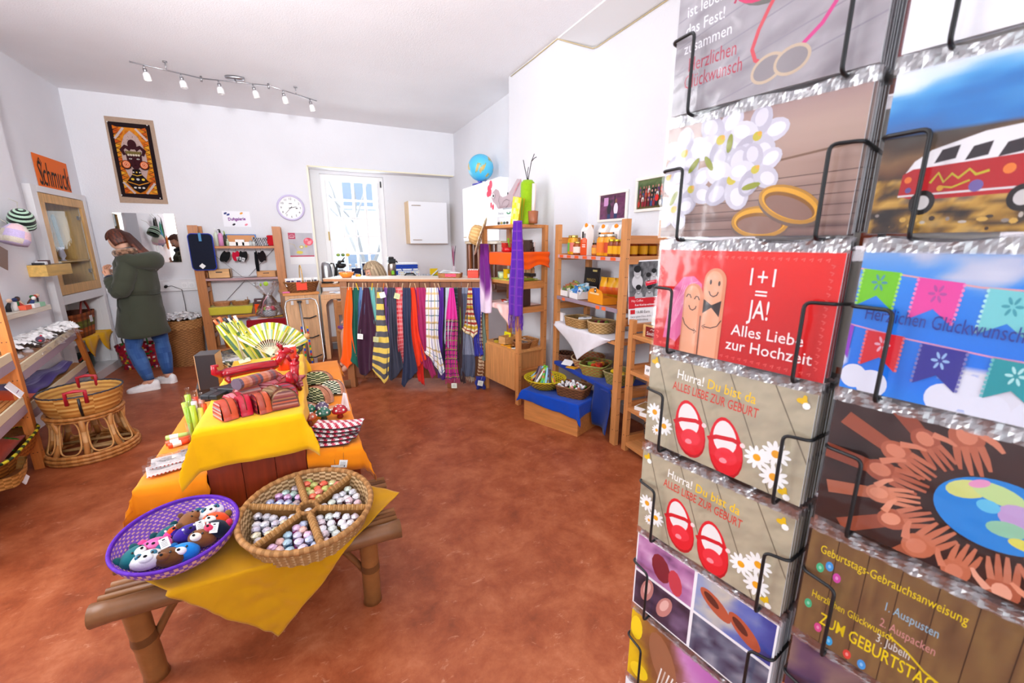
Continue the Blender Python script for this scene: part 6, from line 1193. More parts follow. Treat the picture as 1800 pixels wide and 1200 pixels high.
m=MB().box(0,.55,0,.018,0,.25,'d08a4c').box(0,.55,.33,.348,0,.25,'c07a40').box(0,.018,.018,.33,0,.25,'c07a40').box(.532,.55,.018,.33,0,.25,'c07a40').box(0,.55,0,.348,.25,.266,'c88446');o=m.build('wooden_crate','wood_x',bevel=.002);o.matrix_world=FC;tag(o,'low wooden crate under the royal blue cloth on the floor','crate')
o=drape([(-.09,-.09),(.68,-.135),(.66,.40),(-.07,.37)],(-.005,.555,-.006,.36),.272,.012,.008,20,.35,54,'0f46b4',seed=3,wr=.003).build('tablecloth','cloth',solid=.0014);o.matrix_world=FC;tag(o,'royal blue cloth over the floor crate','tablecloth')
yb=coil_bowl('',lambda t:(.07*t/.3 if t<.3 else .07+.105*((t-.3)/.7)**.8,.003 if t<.3 else .003+.095*((t-.3)/.7)**1.15),12,'d8c01c','6a4a20','c8b01c').build('bowl','wicker');put(yb,FC,.12,.14,.277,'yellow woven bowl full of wrapped incense sticks','bowl')
CS=['f4ecd8','e8e4dc','7ad04a','5ac040','8adc6a','9ac8e8','b8d8ec','4a3a4a','c8b41c','e0882c','d0c030','7a6a7a']
for i in range(22):
 c=CS[i%12];m=MB();L_=.13+.02*(i%3)
 m.tube([(0,0,-L_/2+L_*k/6)for k in range(7)],.0095,c,8,cf=lambda a,k:c if(a%2==0 or i%3)else rc('e8b84c','c84a3a','4aa0a0'));a=pi*(i/22)*1.15-.1
 put(m.build('incense_packet','satin'),FC,.12+.095*cos(a*1.0+2.6)*(1 if i%2 else .72),.14+.085*sin(a+2.6)*(1 if i%2 else .6)+.02,.385+.008*(i%3),{'f':'cream','e':'pale','7':'green','5':'green','8':'light green','9':'light blue','b':'pale blue','4':'dark','c':'olive yellow','d':'yellow'}.get(c[0],'orange')+' wrapped incense packet in the yellow woven bowl','packet','incense packets in the yellow bowl',a-.6,.0,1.0-.2*(i%4))
rbasket('rectangular_basket',.135,.105,.085,'7a4e2c','5a3820',FC,.40,.16,.277,'dark brown rectangular basket of small bottles on the blue cloth',.15,6,1.15,amp=.012)
for i in range(34):
 c=('d8d4d4','b8b4b8','e8e6e6','8a4a3a','6cae3a','e89a8c','c8c4cc','a05a48','f0eeec')[i%9];o=MB().lathe([(.0001,0),(.011,0),(.012,.026),(.007,.030),(.007,.038),(.0001,.039)],10,c,cf=lambda a,j:c if j<2 else 'e8e8ea').build('small_bottle','gloss')
 put(o,FC,.40+.028*(i%8)-.098+random.uniform(-.008,.008),.16-.075+.035*(i//8),.345+.012*(i%2),{'d':'silver','b':'grey','8':'brown','6':'green','c':'grey','a':'brown'}.get(c[0],'pink' if c=='e89a8c' else 'white')+' small bottle in the dark rectangular basket','bottle','small bottles in the dark basket',random.uniform(0,6),random.uniform(-1.3,1.3),random.uniform(-.6,.6))
u3=ivar('pine_shelf','low pine shelf at the right behind the card rack',F3,.86,.34,.985,((.885,P1),(.625,P1),(.345,P1),(.07,P1)),P1,rails=(.90,.60,.32,.06))
MB().box(.0,.86,.33,.35,.90,.98,'b06a38').box(.0,.86,.33,.35,.80,.86,'b06a38').build('back_slat','wood_x',u3)if False else None
for z in(.93,.66,.38):MB().box(.02,.84,.325,.34,z,z+.05,'b87440').build('back_slat','wood_x',u3)
m=MB().box(-.07,.07,-.05,.05,0,.085,'d8a868').box(-.062,.062,-.042,.042,.085,.087,'7a5a3a');o=m.build('wooden_box','wood_x',bevel=.001)
q=MB();q.m=FRONT;q.rect(-.045,.005,.065,.075,'7c1c18');q.line([(-.005,.055),(.01,.062),(.02,.055),(.035,.062),(.055,.056)],.003,'f0e0d8');q.text('Soucur',-.035,.018,.036,'f4e8e0',.08,.85,.15);q.build('sign','paper',o,loc=(0,-.052,0));put(o,F3,.165,.08,.886,'small wooden box with a dark red lettered sign','box',None,.1)
for i in range(4):put(MB().box(-.03,.03,-.004,.004,0,.07,('e8f0e8','d0e8dc','f4f4f2','c8dcd0')[i]).build('card','paper'),F3,.17,.06+.015*i,.955,'pale green card standing in the lettered wooden box','card','cards in the lettered box')
put(MB().lathe([(.0001,0),(.022,0),(.022,.05),(.010,.075),(.010,.10),(.013,.105),(.0001,.11)],16,'d8b01c',cf=lambda i,j:'d8b01c' if j<2 else '2c7a2c').build('bottle','gloss'),F3,.25,.12,.626,'small yellow and green bottle on the low shelf','bottle')
m=MB().box(-.03,.03,-.003,.003,0,.065,'f4f4f4');[m.cbox(-.01+.007*k,-.0035,.03+.006*(k%2),.003,.001,.018,'222222')for k in range(4)];put(m.build('price_card','paper'),F3,.16,.04,.626,'small white price card on the middle board','card')
for i,(x,y,r_)in enumerate(((.10,.10,.3),(.20,.06,.35))):
 m=MB().box(-.05,.05,-.07,.07,0,.025,'f0f0ee').box(-.042,.042,-.060,.060,.0251,.0258,'9c7a48');put(m.build('soap_box','paper',bevel=.001),F3,x,y,.347,('left','right')[i]+' white window box with brown content on the low shelf','box','white window boxes',r_)
wbk=thing('wire_basket','round black wire basket on the lowest board','basket');wbk.matrix_world=F3@TR(.22,.15,.072)
m=MB()
for z,r_ in((0,.07),(.06,.10),(.12,.115),(.17,.125)):m.tube([(r_*cos(a),r_*sin(a),z)for a in[2*pi*k/30 for k in range(30)]],.003,'16161a',6,closed=True)
m.build('hoops','satin',wbk);m=MB()
for k in range(16):a=2*pi*k/16;m.tube([(.07*cos(a),.07*sin(a),0),(.10*cos(a+.1),.10*sin(a+.1),.06),(.125*cos(a+.25),.125*sin(a+.25),.17)],.002,'16161a',5)
m.build('stays','satin',wbk)
put(MB().ball(0,0,.05,.05,.05,.05,'b8bcc8',14,10).build('wrapped_ball','cello'),F3,.24,.15,.076,'pale wrapped goods in the wire basket','goods')
def photo(w_,h,fn,P,n,lab,fc='f2eee6',name='picture_frame',tilt=0):
 o=thing(name,lab,'picture');o.matrix_world=facing(P,n)@Matrix.Rotation(tilt,4,'Z')
 b=.022;MB().box(-w_/2,w_/2,-h/2,-h/2+b,0,.018,fc).box(-w_/2,w_/2,h/2-b,h/2,0,.018,fc).box(-w_/2,-w_/2+b,-h/2+b,h/2-b,0,.018,fc).box(w_/2-b,w_/2,-h/2+b,h/2-b,0,.018,fc).build('frame','satin',o,bevel=.003)
 m=MB();m.rect(-w_/2+b,-h/2+b,w_/2-b,h/2-b,'888888');fn(m,w_-2*b,h-2*b);m.build('photo','print',o,loc=(0,0,.006));return o
def two_people(m,w_,h):
 m.bg(-w_/2,-h/2,w_/2,h/2,16,12,lambda u,v:blend(['2a2028','5a3048','7a4068','3a2a38'],.5+.6*fb(u*3,v*4,3)));m.rect(-.12,.01,-.06,.08,'c890c0');m.rect(.04,.03,.14,.07,'6a3058')
 m.rect(.02,-.02,.035,.09,'2a1a28')
 for x,c,hd in((-.045,'26242e','3a2a28'),(.045,'e8e0ec','8a5a4a')):m.oval(x,-.02,.028,.05,c,16);m.oval(x,.045,.014,.018,hd,12);m.rect(x-.022,-.10,x+.02,-.06,'2c3c64')
def crowd(m,w_,h):
 m.bg(-w_/2,-h/2,w_/2,h/2,16,12,lambda u,v:blend(['6a5a38','4a4a2c','3a5230','6a7a50'],v+.3*fb(u*5,v*5,3)));rr=random.Random(3)
 for r_ in range(4):
  for k in range(9):x=-w_/2+.03+(w_-.06)*k/8+rr.uniform(-.006,.006);y=.045-.032*r_;m.oval(x,y-.02,.014,.024,rr.choice(['8a2030','2a2a38','5a3a6a','d8d4d4','3a4a7a','6a1c28','b83a30','22222a']),10);m.oval(x,y+.008,.008,.010,rr.choice(['c09080','8a5a48','b07a68']),8)
 m.oval(w_/2-.02,.04,.012,.03,'6ac83a',10);m.oval(.06,-.035,.02,.025,'d8302a',12)
photo(.39,.25,two_people,(2.466,3.045,1.815),(-1,0,0),'white framed photo of two people, left of the pair',tilt=.0)
photo(.36,.26,crowd,(2.466,2.58,1.877),(-1,0,0),'white framed group photo, right of the pair',tilt=.0)
m=MB();m.m=Matrix.Diagonal((.70,.86,1,1));m.prism([(-.17,-.26),(.17,-.26),(.17,.26),(-.17,.26)],-.003,0,'f0f0f2');m.bg(-.16,-.04,.16,.25,20,18,lambda u,v:blend(['1c1c1e','4a4a4c','7c7c7e','2c2c2e'],.5+.6*fb(u*4,v*4,5)))
for x,y,s_,c in((-.07,.16,1.2,'b8b8ba'),(.05,.12,.8,'6c6c6e'),(.11,.15,.8,'a8a8aa'),(-.06,.02,.9,'8c8c8e'),(.06,.02,.9,'7c7c7e')):
 m.oval(x,y-.06*s_,.05*s_,.05*s_,mixc(c,'e8e8ea',.4),16);m.oval(x,y,.032*s_,.042*s_,c,18);m.oval(x,y+.026*s_,.034*s_,.024*s_,'1a1a1c',14);m.oval(x-.010*s_,y+.005*s_,.005*s_,.003,'1c1c1c',8);m.oval(x+.012*s_,y+.005*s_,.005*s_,.003,'1c1c1c',8);m.line([(x-.012*s_,y-.018*s_),(x,y-.023*s_),(x+.012*s_,y-.018*s_)],.004,'f0f0f0')
m.flat([(.02,.05),(.15,.07),(.145,.10),(.015,.085)],'d8243a');m.text('Ausgezeichnet',.025,.073,.016,'f8e8ea',.1);m.rect(-.17,-.125,.16,-.045,'c8202c');m.rect(-.17,-.13,-.10,-.03,'c8202c');m.text('Hey Coffee',-.14,-.075,.028,'f4d8da');m.text('Kein Kind ist verloren',-.10,-.11,.024,'ffffff')
m.rect(-.15,-.175,-.10,-.14,'d0242e');m.text('16.80 Euro',-.085,-.172,.034,'2a2a2e');m.text('Davon gehen 5 Euro direkt',-.15,-.205,.021,'3a3a40');m.text('an die HANSA-Stiftung',-.15,-.232,.021,'3a3a40');m.text('Hey',.11,-.235,.024,'1c1c20')
o=m.build('poster','paper');o.matrix_world=facing((2.145,2.262,1.165),(-.25,-1,.06))@Matrix.Rotation(.04,4,'Z');tag(o,'black and white people poster with red band, reading 16.80 Euro','poster')
o=MB().tube([(2.084,4.3,3.165),(2.083,3.8,3.162),(2.082,3.405,3.165),(2.2,3.402,3.160),(2.44,3.400,3.155),(2.463,3.36,3.158),(2.464,2.8,3.160),(2.464,1.2,3.158)],.005,'c8b48c',6).build('cable','plastic');tag(o,'thin beige cable clipped along the top of the right wall','cable')
# back wall
YBW=YB-.002
def onback(m,name,mat,x,z,lab,cat,y=YBW):o=m.build(name,mat);o.matrix_world=facing((x,y,z),(0,-1,0));return tag(o,lab,cat)if cat else o
bt=thing('wall_hanging','batik wall hanging of a figure with round earrings in a black border','wall hanging');bt.matrix_world=facing((-1.70,YBW,2.457),(0,-1,0))
m=MB();m.prism([(-.225,-.475),(.24,-.475),(.235,.48),(-.215,.48)],0,.004,'b39a86');m.build('backing_cloth','fabric',bt)
m=MB();m.eps=.0003;W2,H2=.195,.425
m.prism([(-W2,-H2+.02),(W2,-H2),(W2,H2),(-W2,H2)],.004,.008,'221518');m.layer=30
OR=['d8701c','e8941c','c85a1c','e0a02c']
m.bg(-.155,-.365,.155,.375,20,44,lambda u,v:blend(['b8481c','d8741c','e09428','c86a20'],.5+.8*fb(u*4,v*9,2)))
for k in range(15):
 z=-.36+.05*k
 for s_ in(-1,1):m.flat([(s_*.153,z),(s_*.10,z+.025),(s_*.153,z+.045)],rc(*OR));m.line([(s_*.153,z),(s_*.10,z+.025),(s_*.153,z+.048)],.006,'2a1612')
for sx,sz in((-1,1),(1,1),(-1,-1),(1,-1)):m.line([(sx*.15,sz*.24),(sx*.055,sz*.365)],.022,'c9b2aa')
m.flat([(0,.34),(.06,.28),(.10,.18),(.115,.05),(.11,-.08),(.075,-.20),(-.075,-.20),(-.11,-.08),(-.115,.05),(-.10,.18),(-.06,.28)],'bfa39c')
for k in range(30):x=R(-.09,.09);z=R(-.15,.28);m.line([(x,z),(x+R(-.02,.02),z+R(-.02,.02))],.003,'6a4a44')
D1='3a161c'
m.oval(0,.185,.042,.055,D1,18);m.line([(-.02,.13),(-.07,.16),(-.105,.12),(-.085,.07),(-.06,.08)],[.05,.04,.04,.03,.01],D1);m.line([(.02,.13),(.07,.16),(.105,.12),(.085,.07),(.06,.08)],[.05,.04,.04,.03,.01],D1)
m.flat([(-.075,.11),(.075,.11),(.07,.0),(.04,-.06),(.02,-.09),(-.02,-.09),(-.04,-.06),(-.07,.0)],D1);m.rect(-.07,.075,.07,.11,'8a7a3c')
for k in range(12):m.line([(-.066+.012*k,.078),(-.066+.012*k,.108)],.004,D1)
for k in range(5):m.oval(-.048+.024*k,.068,.011,.012,'d8c8b4',12)
for s_ in(-1,1):m.oval(s_*.035,.025,.014,.007,'e8e0d8',12);m.oval(s_*.035,.025,.005,.006,'14100e',8)
m.line([(0,.03),(-.006,-.02),(.006,-.022)],.003,'14080a');m.oval(0,-.045,.014,.006,'22090c',10)
for s_ in(-1,1):
 m.oval(s_*.083,-.045,.048,.052,'2a1416',22);m.oval(s_*.083,-.04,.038,.042,'d8642c',20);m.oval(s_*.083,-.04,.028,.031,'e8d0b8',18);m.oval(s_*.083,-.04,.024,.027,'d8642c',16);m.oval(s_*.083,-.04,.014,.016,'e8c8a8',12);m.oval(s_*.083,-.04,.010,.012,'c8502c',10)
m.flat([(-.035,-.09),(.035,-.09),(.045,-.15),(.11,-.24),(.05,-.33),(0,-.36),(-.05,-.33),(-.11,-.24),(-.045,-.15)],'1c1012')
m.line([(-.045,-.15),(0,-.165),(.045,-.15)],.008,'e0b03c');m.line([(-.10,-.235),(0,-.27),(.10,-.235)],.009,'d8902c')
for k in range(3):m.oval(-.03+.03*k,-.125,.008,.008,('d8d0c8','e0b03c','d8d0c8')[k],10);m.oval(-.05+.05*k,-.205,.016,.013,('e8c03c','c8c4c4','e8c03c')[k],12);m.oval(-.04+.04*k,-.30,.014,.010,'d8d0c8',10)
for x,z in((-W2+.014,H2-.014),(W2-.014,H2-.014),(-W2+.014,-H2+.034),(W2-.014,-H2+.014)):m.oval(x,z,.006,.006,'f4f4f4',10)
m.build('batik_panel','fabric',bt)
m=MB();m.eps=.0004;m.prism([(-.335,-.165),(.325,-.18),(.34,.17),(-.335,.172)],0,.003,'f2701c');m.layer=12
m.text('Schmuck',-.31,-.115,.33,'1c1412',-.0,.52,.10,bold=.004);m.line([(-.27,.08),(-.23,.14),(-.20,.10),(-.24,.02),(-.20,-.08),(-.25,-.12)],.012,'1c1412');m.line([(.315,-.16),(.33,.165)],.004,'8a3c10')
o=m.build('paper_sign','paper');o.matrix_world=facing((-2.256,6.24,2.185),(1,0,0));tag(o,'orange paper sign with the word Schmuck above the display cabinet','sign')
mr=thing('wall_mirror','square frameless wall mirror with a wooden left edge','mirror');mr.matrix_world=facing((-1.717,YBW-.009,1.567),(.024,-1,0))
MB().box(-.295,.295,-.295,.295,0,.022,'d8a870').build('backing','wood_z',mr);m=MB();m.box(-.292,.296,-.296,.296,.022,.028);m.build('mirror_glass','mirror',mr)
ck=thing('wall_clock','round white wall clock with a pale violet rim','clock');ck.matrix_world=facing((-.097,YBW,1.985),(0,-1,0))
MB().lathe([(.155,0),(.172,.008),(.174,.028),(.164,.038),(.150,.034),(.149,.02)],56,'cfc4e6',cap=False).build('rim','plastic',ck);m=MB();m.eps=.0004;m.oval(0,0,.151,.151,'f8f8f8',56)
for k in range(12):
 a=pi/2-2*pi*(k+1)/12;m.text(str(k+1),.118*cos(a),.118*sin(a)-.013,.038,'1a1a1e',align='CENTER')
for k in range(60):a=2*pi*k/60;m.line([(.140*cos(a),.140*sin(a)),(.145*cos(a),.145*sin(a))],.0015,'555555')
m.rect(-.018,.05,.018,.058,'444444');m.rect(.06,-.012,.085,.0,'22222a')
m.build('face','paper',ck,loc=(0,0,.02))
for a,l,wd,nm in((pi/2-2*pi*(2.62/12),.075,.009,'hour_hand'),(pi/2-2*pi*(37/60),.115,.006,'minute_hand')):
 m=MB();m.layer=1;m.line([(-.025*cos(a),-.025*sin(a)),(l*cos(a),l*sin(a))],[wd,wd*.6],'0e0e10');m.build(nm,'satin',ck,loc=(0,0,.026 if nm[0]=='h' else .028))
m=MB().lathe([(.006,0),(.006,.004),(.0001,.005)],12,'0e0e10');m.build('hub','satin',ck,loc=(0,0,.026))
m=MB();m.eps=.0004;m.prism([(-.158,-.22),(.158,-.22),(.158,.22),(-.158,.22)],0,.004,'f0f0f2');m.layer=12
m.bg(-.155,-.11,.155,.215,10,10,lambda u,v:blend(['a8a8b0','b8b4bc','c8c4c8'],.5+.5*fb(u*3,v*3,2)));m.rect(-.155,.13,-.065,.215,'b8124c');m.line([(-.145,.165),(-.125,.185),(-.09,.185),(-.075,.165)],.005,'f0c8d4');m.rect(-.14,.15,-.08,.158,'f0c8d4');m.rect(-.155,-.115,.155,-.098,'c01a4a')
m.oval(.095,.095,.062,.055,'e8485c',22)
for k in range(5):m.oval(.095+.025*cos(k*1.3),.10+.022*sin(k*1.3),.028,.022,('f06a7a','d83a50','f48494','e05064','f89aa4')[k],14,k)
m.line([(-.155,.07),(-.09,.05),(-.07,-.0),(-.04,-.05)],.004,'c8b050');m.oval(.0,.02,.028,.022,'c8b03c',16);m.oval(.06,.03,.018,.018,'d0b848',14);m.oval(-.03,-.055,.042,.022,'d8c83c',18);m.oval(0,.02,.016,.012,'f0e8c0',12)
onback(m,'wall_calendar','print',-.018,1.435,'wall calendar with a pink rose and gold rings','calendar')
m=MB();m.eps=.0004;m.prism([(-.155,-.10),(.155,-.10),(.155,.10),(-.155,.10)],0,.002,'f4f4fa');m.layer=8;m.text('Duftgalerie',0,-.018,.052,'a82a9c',.05,.85,bold=.02,align='CENTER');m.text('Duftgalerie',.002,-.014,.052,'5a2a8c',.05,.85,align='CENTER')
for x,z,c in((-.12,.07,'2a3a7a'),(-.09,.055,'3a4a8c'),(.06,.075,'e8a03c'),(-.04,-.07,'1c1c2a'),(.10,-.07,'f08a9c')):
 m.oval(x,z,.02,.012,c,12,.5)
onback(m,'paper_sign','paper',-.755,1.82,'white paper sign with purple lettering Duftgalerie','sign')
tk=thing('cable_trunking','white cable trunking with sockets along the back wall','trunking',(0,YB,0))
MB().box(-2.24,-1.26,-.055,0,.905,1.045,'ececef').build('channel','plastic',tk,bevel=.003)
for x in(-2.18,-2.11,-1.62,-1.43,-1.355):q=MB().box(x-.034,x+.034,-.062,-.055,.935,1.015,'f6f6f8').build('socket','plastic',tk,bevel=.003);MB().lathe([(.02,0),(.016,-.0)],14,'d8d8dc',cap=False).cbox(-.006,0,0,.004,.004,.002,'333333').cbox(.006,0,0,.004,.004,.002,'333333').build('hole','plastic',q,loc=(x,-.0635,.975)).rotation_euler=(pi/2,0,0)
pl=MB().tube([(-1.62,YB-.10,.965),(-1.62,YB-.062,.972)],.017,'141416',10).tube([(-1.62,YB-.10,.965),(-1.55,YB-.13,.98),(-1.45,YB-.14,.93),(-1.44,YB-.15,.75),(-1.44,YB-.16,.62)],.0035,'141416',6).build('power_cord','satin');tag(pl,'black plug and cord hanging from the trunking into the lidded basket','cord')
tl=thing('track_lamp','six-spot chrome ceiling track lamp in three hinged bars','lamp',(-.46,5.6,H))
TP=[(-1.245,5.35),(-.745,5.545),(-.155,5.475),(.31,5.785)];tz=-.075
for i in range(3):
 a,b=TP[i],TP[i+1];MB().tube([(a[0]+.46,a[1]-5.6,tz),(b[0]+.46,b[1]-5.6,tz)],.006,'b4b4b8',8).tube([(a[0]+.46,a[1]-5.6,tz),(a[0]+.461,a[1]-5.6,tz-.0)],.009,'b4b4b8',8).build('bar','metal',tl)
for p in(TP[1],TP[2]):MB().tube([(p[0]+.46,p[1]-5.6,tz+.02),(p[0]+.46,p[1]-5.6,tz-.03)],.010,'a8a8ac',10).build('hinge','metal',tl)
MB().lathe([(.07,0),(.068,-.022),(.05,-.03),(.0001,-.03)],28,'b8b8bc',sx=1.3,sy=.7).build('canopy','metal',tl,rz=-.2)
MB().tube([(0,0,-.03),(.02,-.1,tz)],.006,'b4b4b8',8).build('stem','metal',tl)
for p in((-1.0,5.445),(.10,5.645)):MB().tube([(p[0]+.46,p[1]-5.6,tz),(p[0]+.46,p[1]-5.6,0)],.005,'b4b4b8',8).lathe([(.02,0),(.018,-.01)],14,'b4b4b8',x=p[0]+.46,y=p[1]-5.6).build('ceiling_mount','metal',tl)
SPT=[(-1.155,5.385,.1,.3),(-.90,5.485,.1,.25),(-.60,5.528,.05,.2),(-.30,5.49,.3,.5),(-.03,5.56,.2,.45),(.235,5.735,.15,.5)]
for i,(x,y,a,b)in enumerate(SPT):
 s_=MB().tube([(0,0,0),(0,0,-.035)],.007,'a8a8ac',8).lathe([(.008,-.06),(.016,-.056),(.016,-.03),(.008,-.026)],14,'b0b0b4').build('spot','metal',tl);s_.matrix_local=TR(x+.46,y-5.6,tz,0,a*.5,-b*.4)
 g=MB().lathe([(.016,-.058),(.028,-.075),(.031,-.125),(.028,-.125),(.024,-.078),(.014,-.062)],20,'f4f4f4').build('glass_shade','satin',s_);q=MB().lathe([(.0001,-.08),(.018,-.082),(.018,-.12),(.0001,-.122)],14,'ffffff').build('bulb','glow' if i in(0,3,4,5)else 'satin',s_)
 # back pine shelf
FB=Matrix.Translation((-1.195,6.47,0))
bs=ivar('pine_shelf','dark honey pine shelf against the back wall with hanging black bag',FB,.90,.30,1.72,((1.47,'c07a44'),(1.068,'b08a8c'),(.575,'c07a44'),(.15,'c07a44')),'b5703a',rails=(.30,.90,1.30),pw=.10)
m=MB();m.tube([(.05,.29,.6),(.85,.29,1.45)],.003,'8a8a8c',5);m.build('cross_brace','metal',bs);MB().tube([(.85,.285,.6),(.05,.285,1.45)],.003,'8a8a8c',5).build('cross_brace','metal',bs)
def pb(o,x,y,z,lab,cat,group=None,rz=0,rx=0,ry=0):o.matrix_world=TR(x,y,z,rz,rx,ry);return tag(o,lab,cat,group)
m=MB();
def rr_(w_,h,r_,n=6):return[(sx*(w_/2-r_)+r_*cos(a0+pi/2*k/n),sy*(h/2-r_)+r_*sin(a0+pi/2*k/n))for sx,sy,a0 in((1,1,0),(-1,1,pi/2),(-1,-1,pi),(1,-1,3*pi/2))for k in range(n+1)]
m.m=FRONT;m.prism(rr_(.24,.43,.04),-.008,.008,'1c2030');m.tube([(x,y,0)for x,y in rr_(.245,.435,.042)],.008,'2a3fa8',6,closed=True);m.flat([(.05,-.20),(.08,-.17),(.05,-.14),(.02,-.17)],'ffffff')if False else None
o=m.build('black_bag','fabric');MB().box(-.014,.014,-.018,-.010,.13,.23,'1c7ab0').build('clip','plastic',o,lab='blue clip');q=MB();q.m=FRONT;q.layer=90;q.flat([(-.02,-.135),(.015,-.17),(-.02,-.205),(-.055,-.17)],'f4f4f4');q.build('price_tag','paper',o)
pb(o,-1.125,6.438,1.40,'black rectangular bag with blue edging hanging on the left post','bag')
def bottle(x,y,z,h,r_,c,c2,lab,grp=None):
 o=MB().lathe([(.0001,0),(r_,.002),(r_,h*.65),(r_*.4,h*.78)],18,c).build('bottle','satin');MB().lathe([(r_*.4,h*.76),(r_*.4,h*.9),(r_*.15,h)],12,c2).tube([(0,0,h*.97),(-r_*.8,0,h*.95)],r_*.2,c2,6).build('pump','satin',o);pb(o,x,y,z,lab,'bottle',grp)
bottle(-.935,6.58,1.472,.21,.027,'d890c0','141416','pink pump bottle with a black head on the top board');bottle(-.985,6.60,1.472,.22,.022,'d8e8d0','e8e8e4','pale green tube left of the pink pump bottle');bottle(-.895,6.63,1.472,.19,.018,'3a3a30','8ab04a','thin dark bottle right of the pink pump bottle');bottle(-.87,6.62,1.472,.09,.018,'b8c8a8','d8d8c8','short green glass bottle on the top board')
m=MB().box(-.17,.17,-.006,.006,0,.15,'2a6cb0').box(-.155,.155,-.009,-.006,.012,.138,'c8813c');o=m.build('framed_tray','satin',bevel=.002);pb(o,-.72,6.66,1.472,'shallow wooden tray framed in blue standing upright','tray',None,0,-.12)
for i in range(3):pb(MB().box(-.05,.05,-.02,.02,0,.05+.03*(i==1),'f2f0ee').build('soap','paper',bevel=.004),-.80+.07*i,6.58,1.474,('left','middle','right')[i]+' white soap card in front of the blue framed tray','soap')
for i,x in enumerate((-.61,-.575)):pb(MB().lathe([(.0001,0),(.018,0),(.018,.05),(.014,.055)],14,'c8d0d0').lathe([(.016,.055),(.016,.07),(.0001,.07)],14,'a8a8a8').build('small_jar','gloss'),x,6.56,1.472,('left','right')[i]+' of two small glass jars before the tray','jar')
m=MB();m.grid(lambda u,v:(-.09+.18*u,-.012+.02*sin(v*3),.11*v*(1-.1*sin(u*3))),16,8,cf=lambda u,v:'4a4a50' if int((u+v*.25)*18)%2 else 'b8b8bc');pb(m.build('striped_pouch','fabric',solid=.012),-.50,6.58,1.474,'black and grey striped pouch on the top board','pouch')
pb(MB().box(-.05,.05,-.03,.03,0,.14,'c01a28').build('red_pouch','fabric',bevel=.02,bseg=3),-.375,6.60,1.472,'bright red pouch beside the right post','pouch')
for i,(x,w_,h,c,lab,r_)in enumerate(((-.88,.09,.14,'18181a','black scrunched pouch hanging at the left under the top board',.5),(-.79,.085,.11,'c01838','crimson square pouch with a white label hanging under the top board',0),(-.70,.10,.13,'1c1a1c','black fabric pouch with two grey labels hanging in the middle',.35),(-.57,.04,.27,'0e0e12','long narrow black pouch hanging under the top board',0),(-.51,.09,.13,'1c1518','dark rounded pouch hanging near the right post',-.1))):
 m=MB();m.grid(lambda u,v:((u-.5)*w_*(.75+.35*sin(v*3)),.012*sin(pi*u)*sin(pi*v),-h*v-.01*sin(u*6)),10,10,c);m.grid(lambda u,v:((.5-u)*w_*(.75+.35*sin(v*3)),-.010*sin(pi*u)*sin(pi*v),-h*v-.01*sin((1-u)*6)),10,10,c);m.tube([(0,0,0),(.004,0,.03),(0,0,.05)],.0015,'2a2a2a',4)
 if i in(1,2):m.box(.0,.035,-.016,-.013,-h*.95,-h*.6,'d0d0d2');m.box(.004,.03,-.0165,-.016,-h*.85,-h*.7,'8a8a8e')
 if i==2:m.box(-.04,-.008,-.016,-.013,-h*.95,-h*.6,'c8c8ca')
 pb(m.build('pouch','fabric'),x,6.56,1.40,lab,'pouch','pouches hanging under the top board',0,0,r_)
def crate_(x,y,z,w_,d,h,c,lab,rz=0):
 m=MB().box(-w_/2,w_/2,-d/2,-d/2+.01,0,h,c).box(-w_/2,w_/2,d/2-.01,d/2,0,h,c).box(-w_/2,-w_/2+.01,-d/2,d/2,0,h*1.0,c).box(w_/2-.01,w_/2,-d/2,d/2,0,h*1.0,c).box(-w_/2,w_/2,-d/2,d/2,0,.006,c).box(-.035,.035,-d/2-.0008,-d/2+.001,h*.62,h*.75,'3a2014');pb(m.build('wooden_crate','wood_x',bevel=.002),x,y,z,lab,'crate',None,rz)
crate_(-1.0,6.60,1.069,.24,.16,.11,'d8a468','open light wooden crate at the left of the second board');crate_(-.47,6.58,1.069,.22,.20,.075,'c88c50','low wooden crate at the right of the second board',-.05)
for i in range(6):pb(MB().box(-.07,.07,-.05,.05,0,.002,('e8e8ee','d8d4dc','c8c0cc')[i%3]).build('leaflet','paper'),-.80+.045*i,6.54+.01*(i%2),1.070+.0025*i,'thin leaflet lying between the two crates','leaflet','leaflets on the second board',.3*i)
cloth_on(FB,.03,.52,.0,.27,.70,.10,'c6b83c','mustard green cloth over the riser on the third board',wav=.004)
MB_=MB().box(.03,.86,.03,.27,.576,.695,'8a5a34').build('riser_box','wood_x');MB_.matrix_world=FB;tag(MB_,'flat wooden riser under the mustard green cloth','box')
FBw=FB
rbasket('flat_basket',.10,.075,.05,'c88a60','a86a44',FB,.16,.14,.703,'flat reddish straw basket at the left on the mustard cloth',0,None,1.2)
hb=rbasket('handled_basket',.105,.075,.055,'b07a48','8c5a30',FB,.37,.14,.703,'oval basket with a small side handle on the mustard cloth',.1,None,1.15);MB().tube([(.085+.0*k,.0+.035*cos(a),.05+.05*sin(a))for k,a in enumerate([pi*k/10 for k in range(11)])],.004,'b07a48',6).build('handle','wicker',hb)
put(MB().box(-.05,.05,-.02,.02,0,.012,'e8e4e0').build('paper_label','paper'),FB,.37,.13,.762,'white paper label lying in the handled basket','label')
put(MB().box(-.085,.085,-.06,.06,0,.03,'3a1418').box(-.07,.07,-.05,.05,.03,.075,'461820').box(-.035,.035,-.0512,-.05,.045,.058,'d8d4d4').build('dark_box','satin',bevel=.003),FB,.60,.14,.70,'dark maroon stepped box right of the handled basket','box')
m=MB();m.grid(lambda u,v:(-.065+.13*u,.006*sin(u*5),.145*v),8,8,'f0501c');put(m.build('orange_bag','fabric',solid=.006),FB,.605,-.02,.575,'bright orange flat bag hanging at the shelf edge','bag')
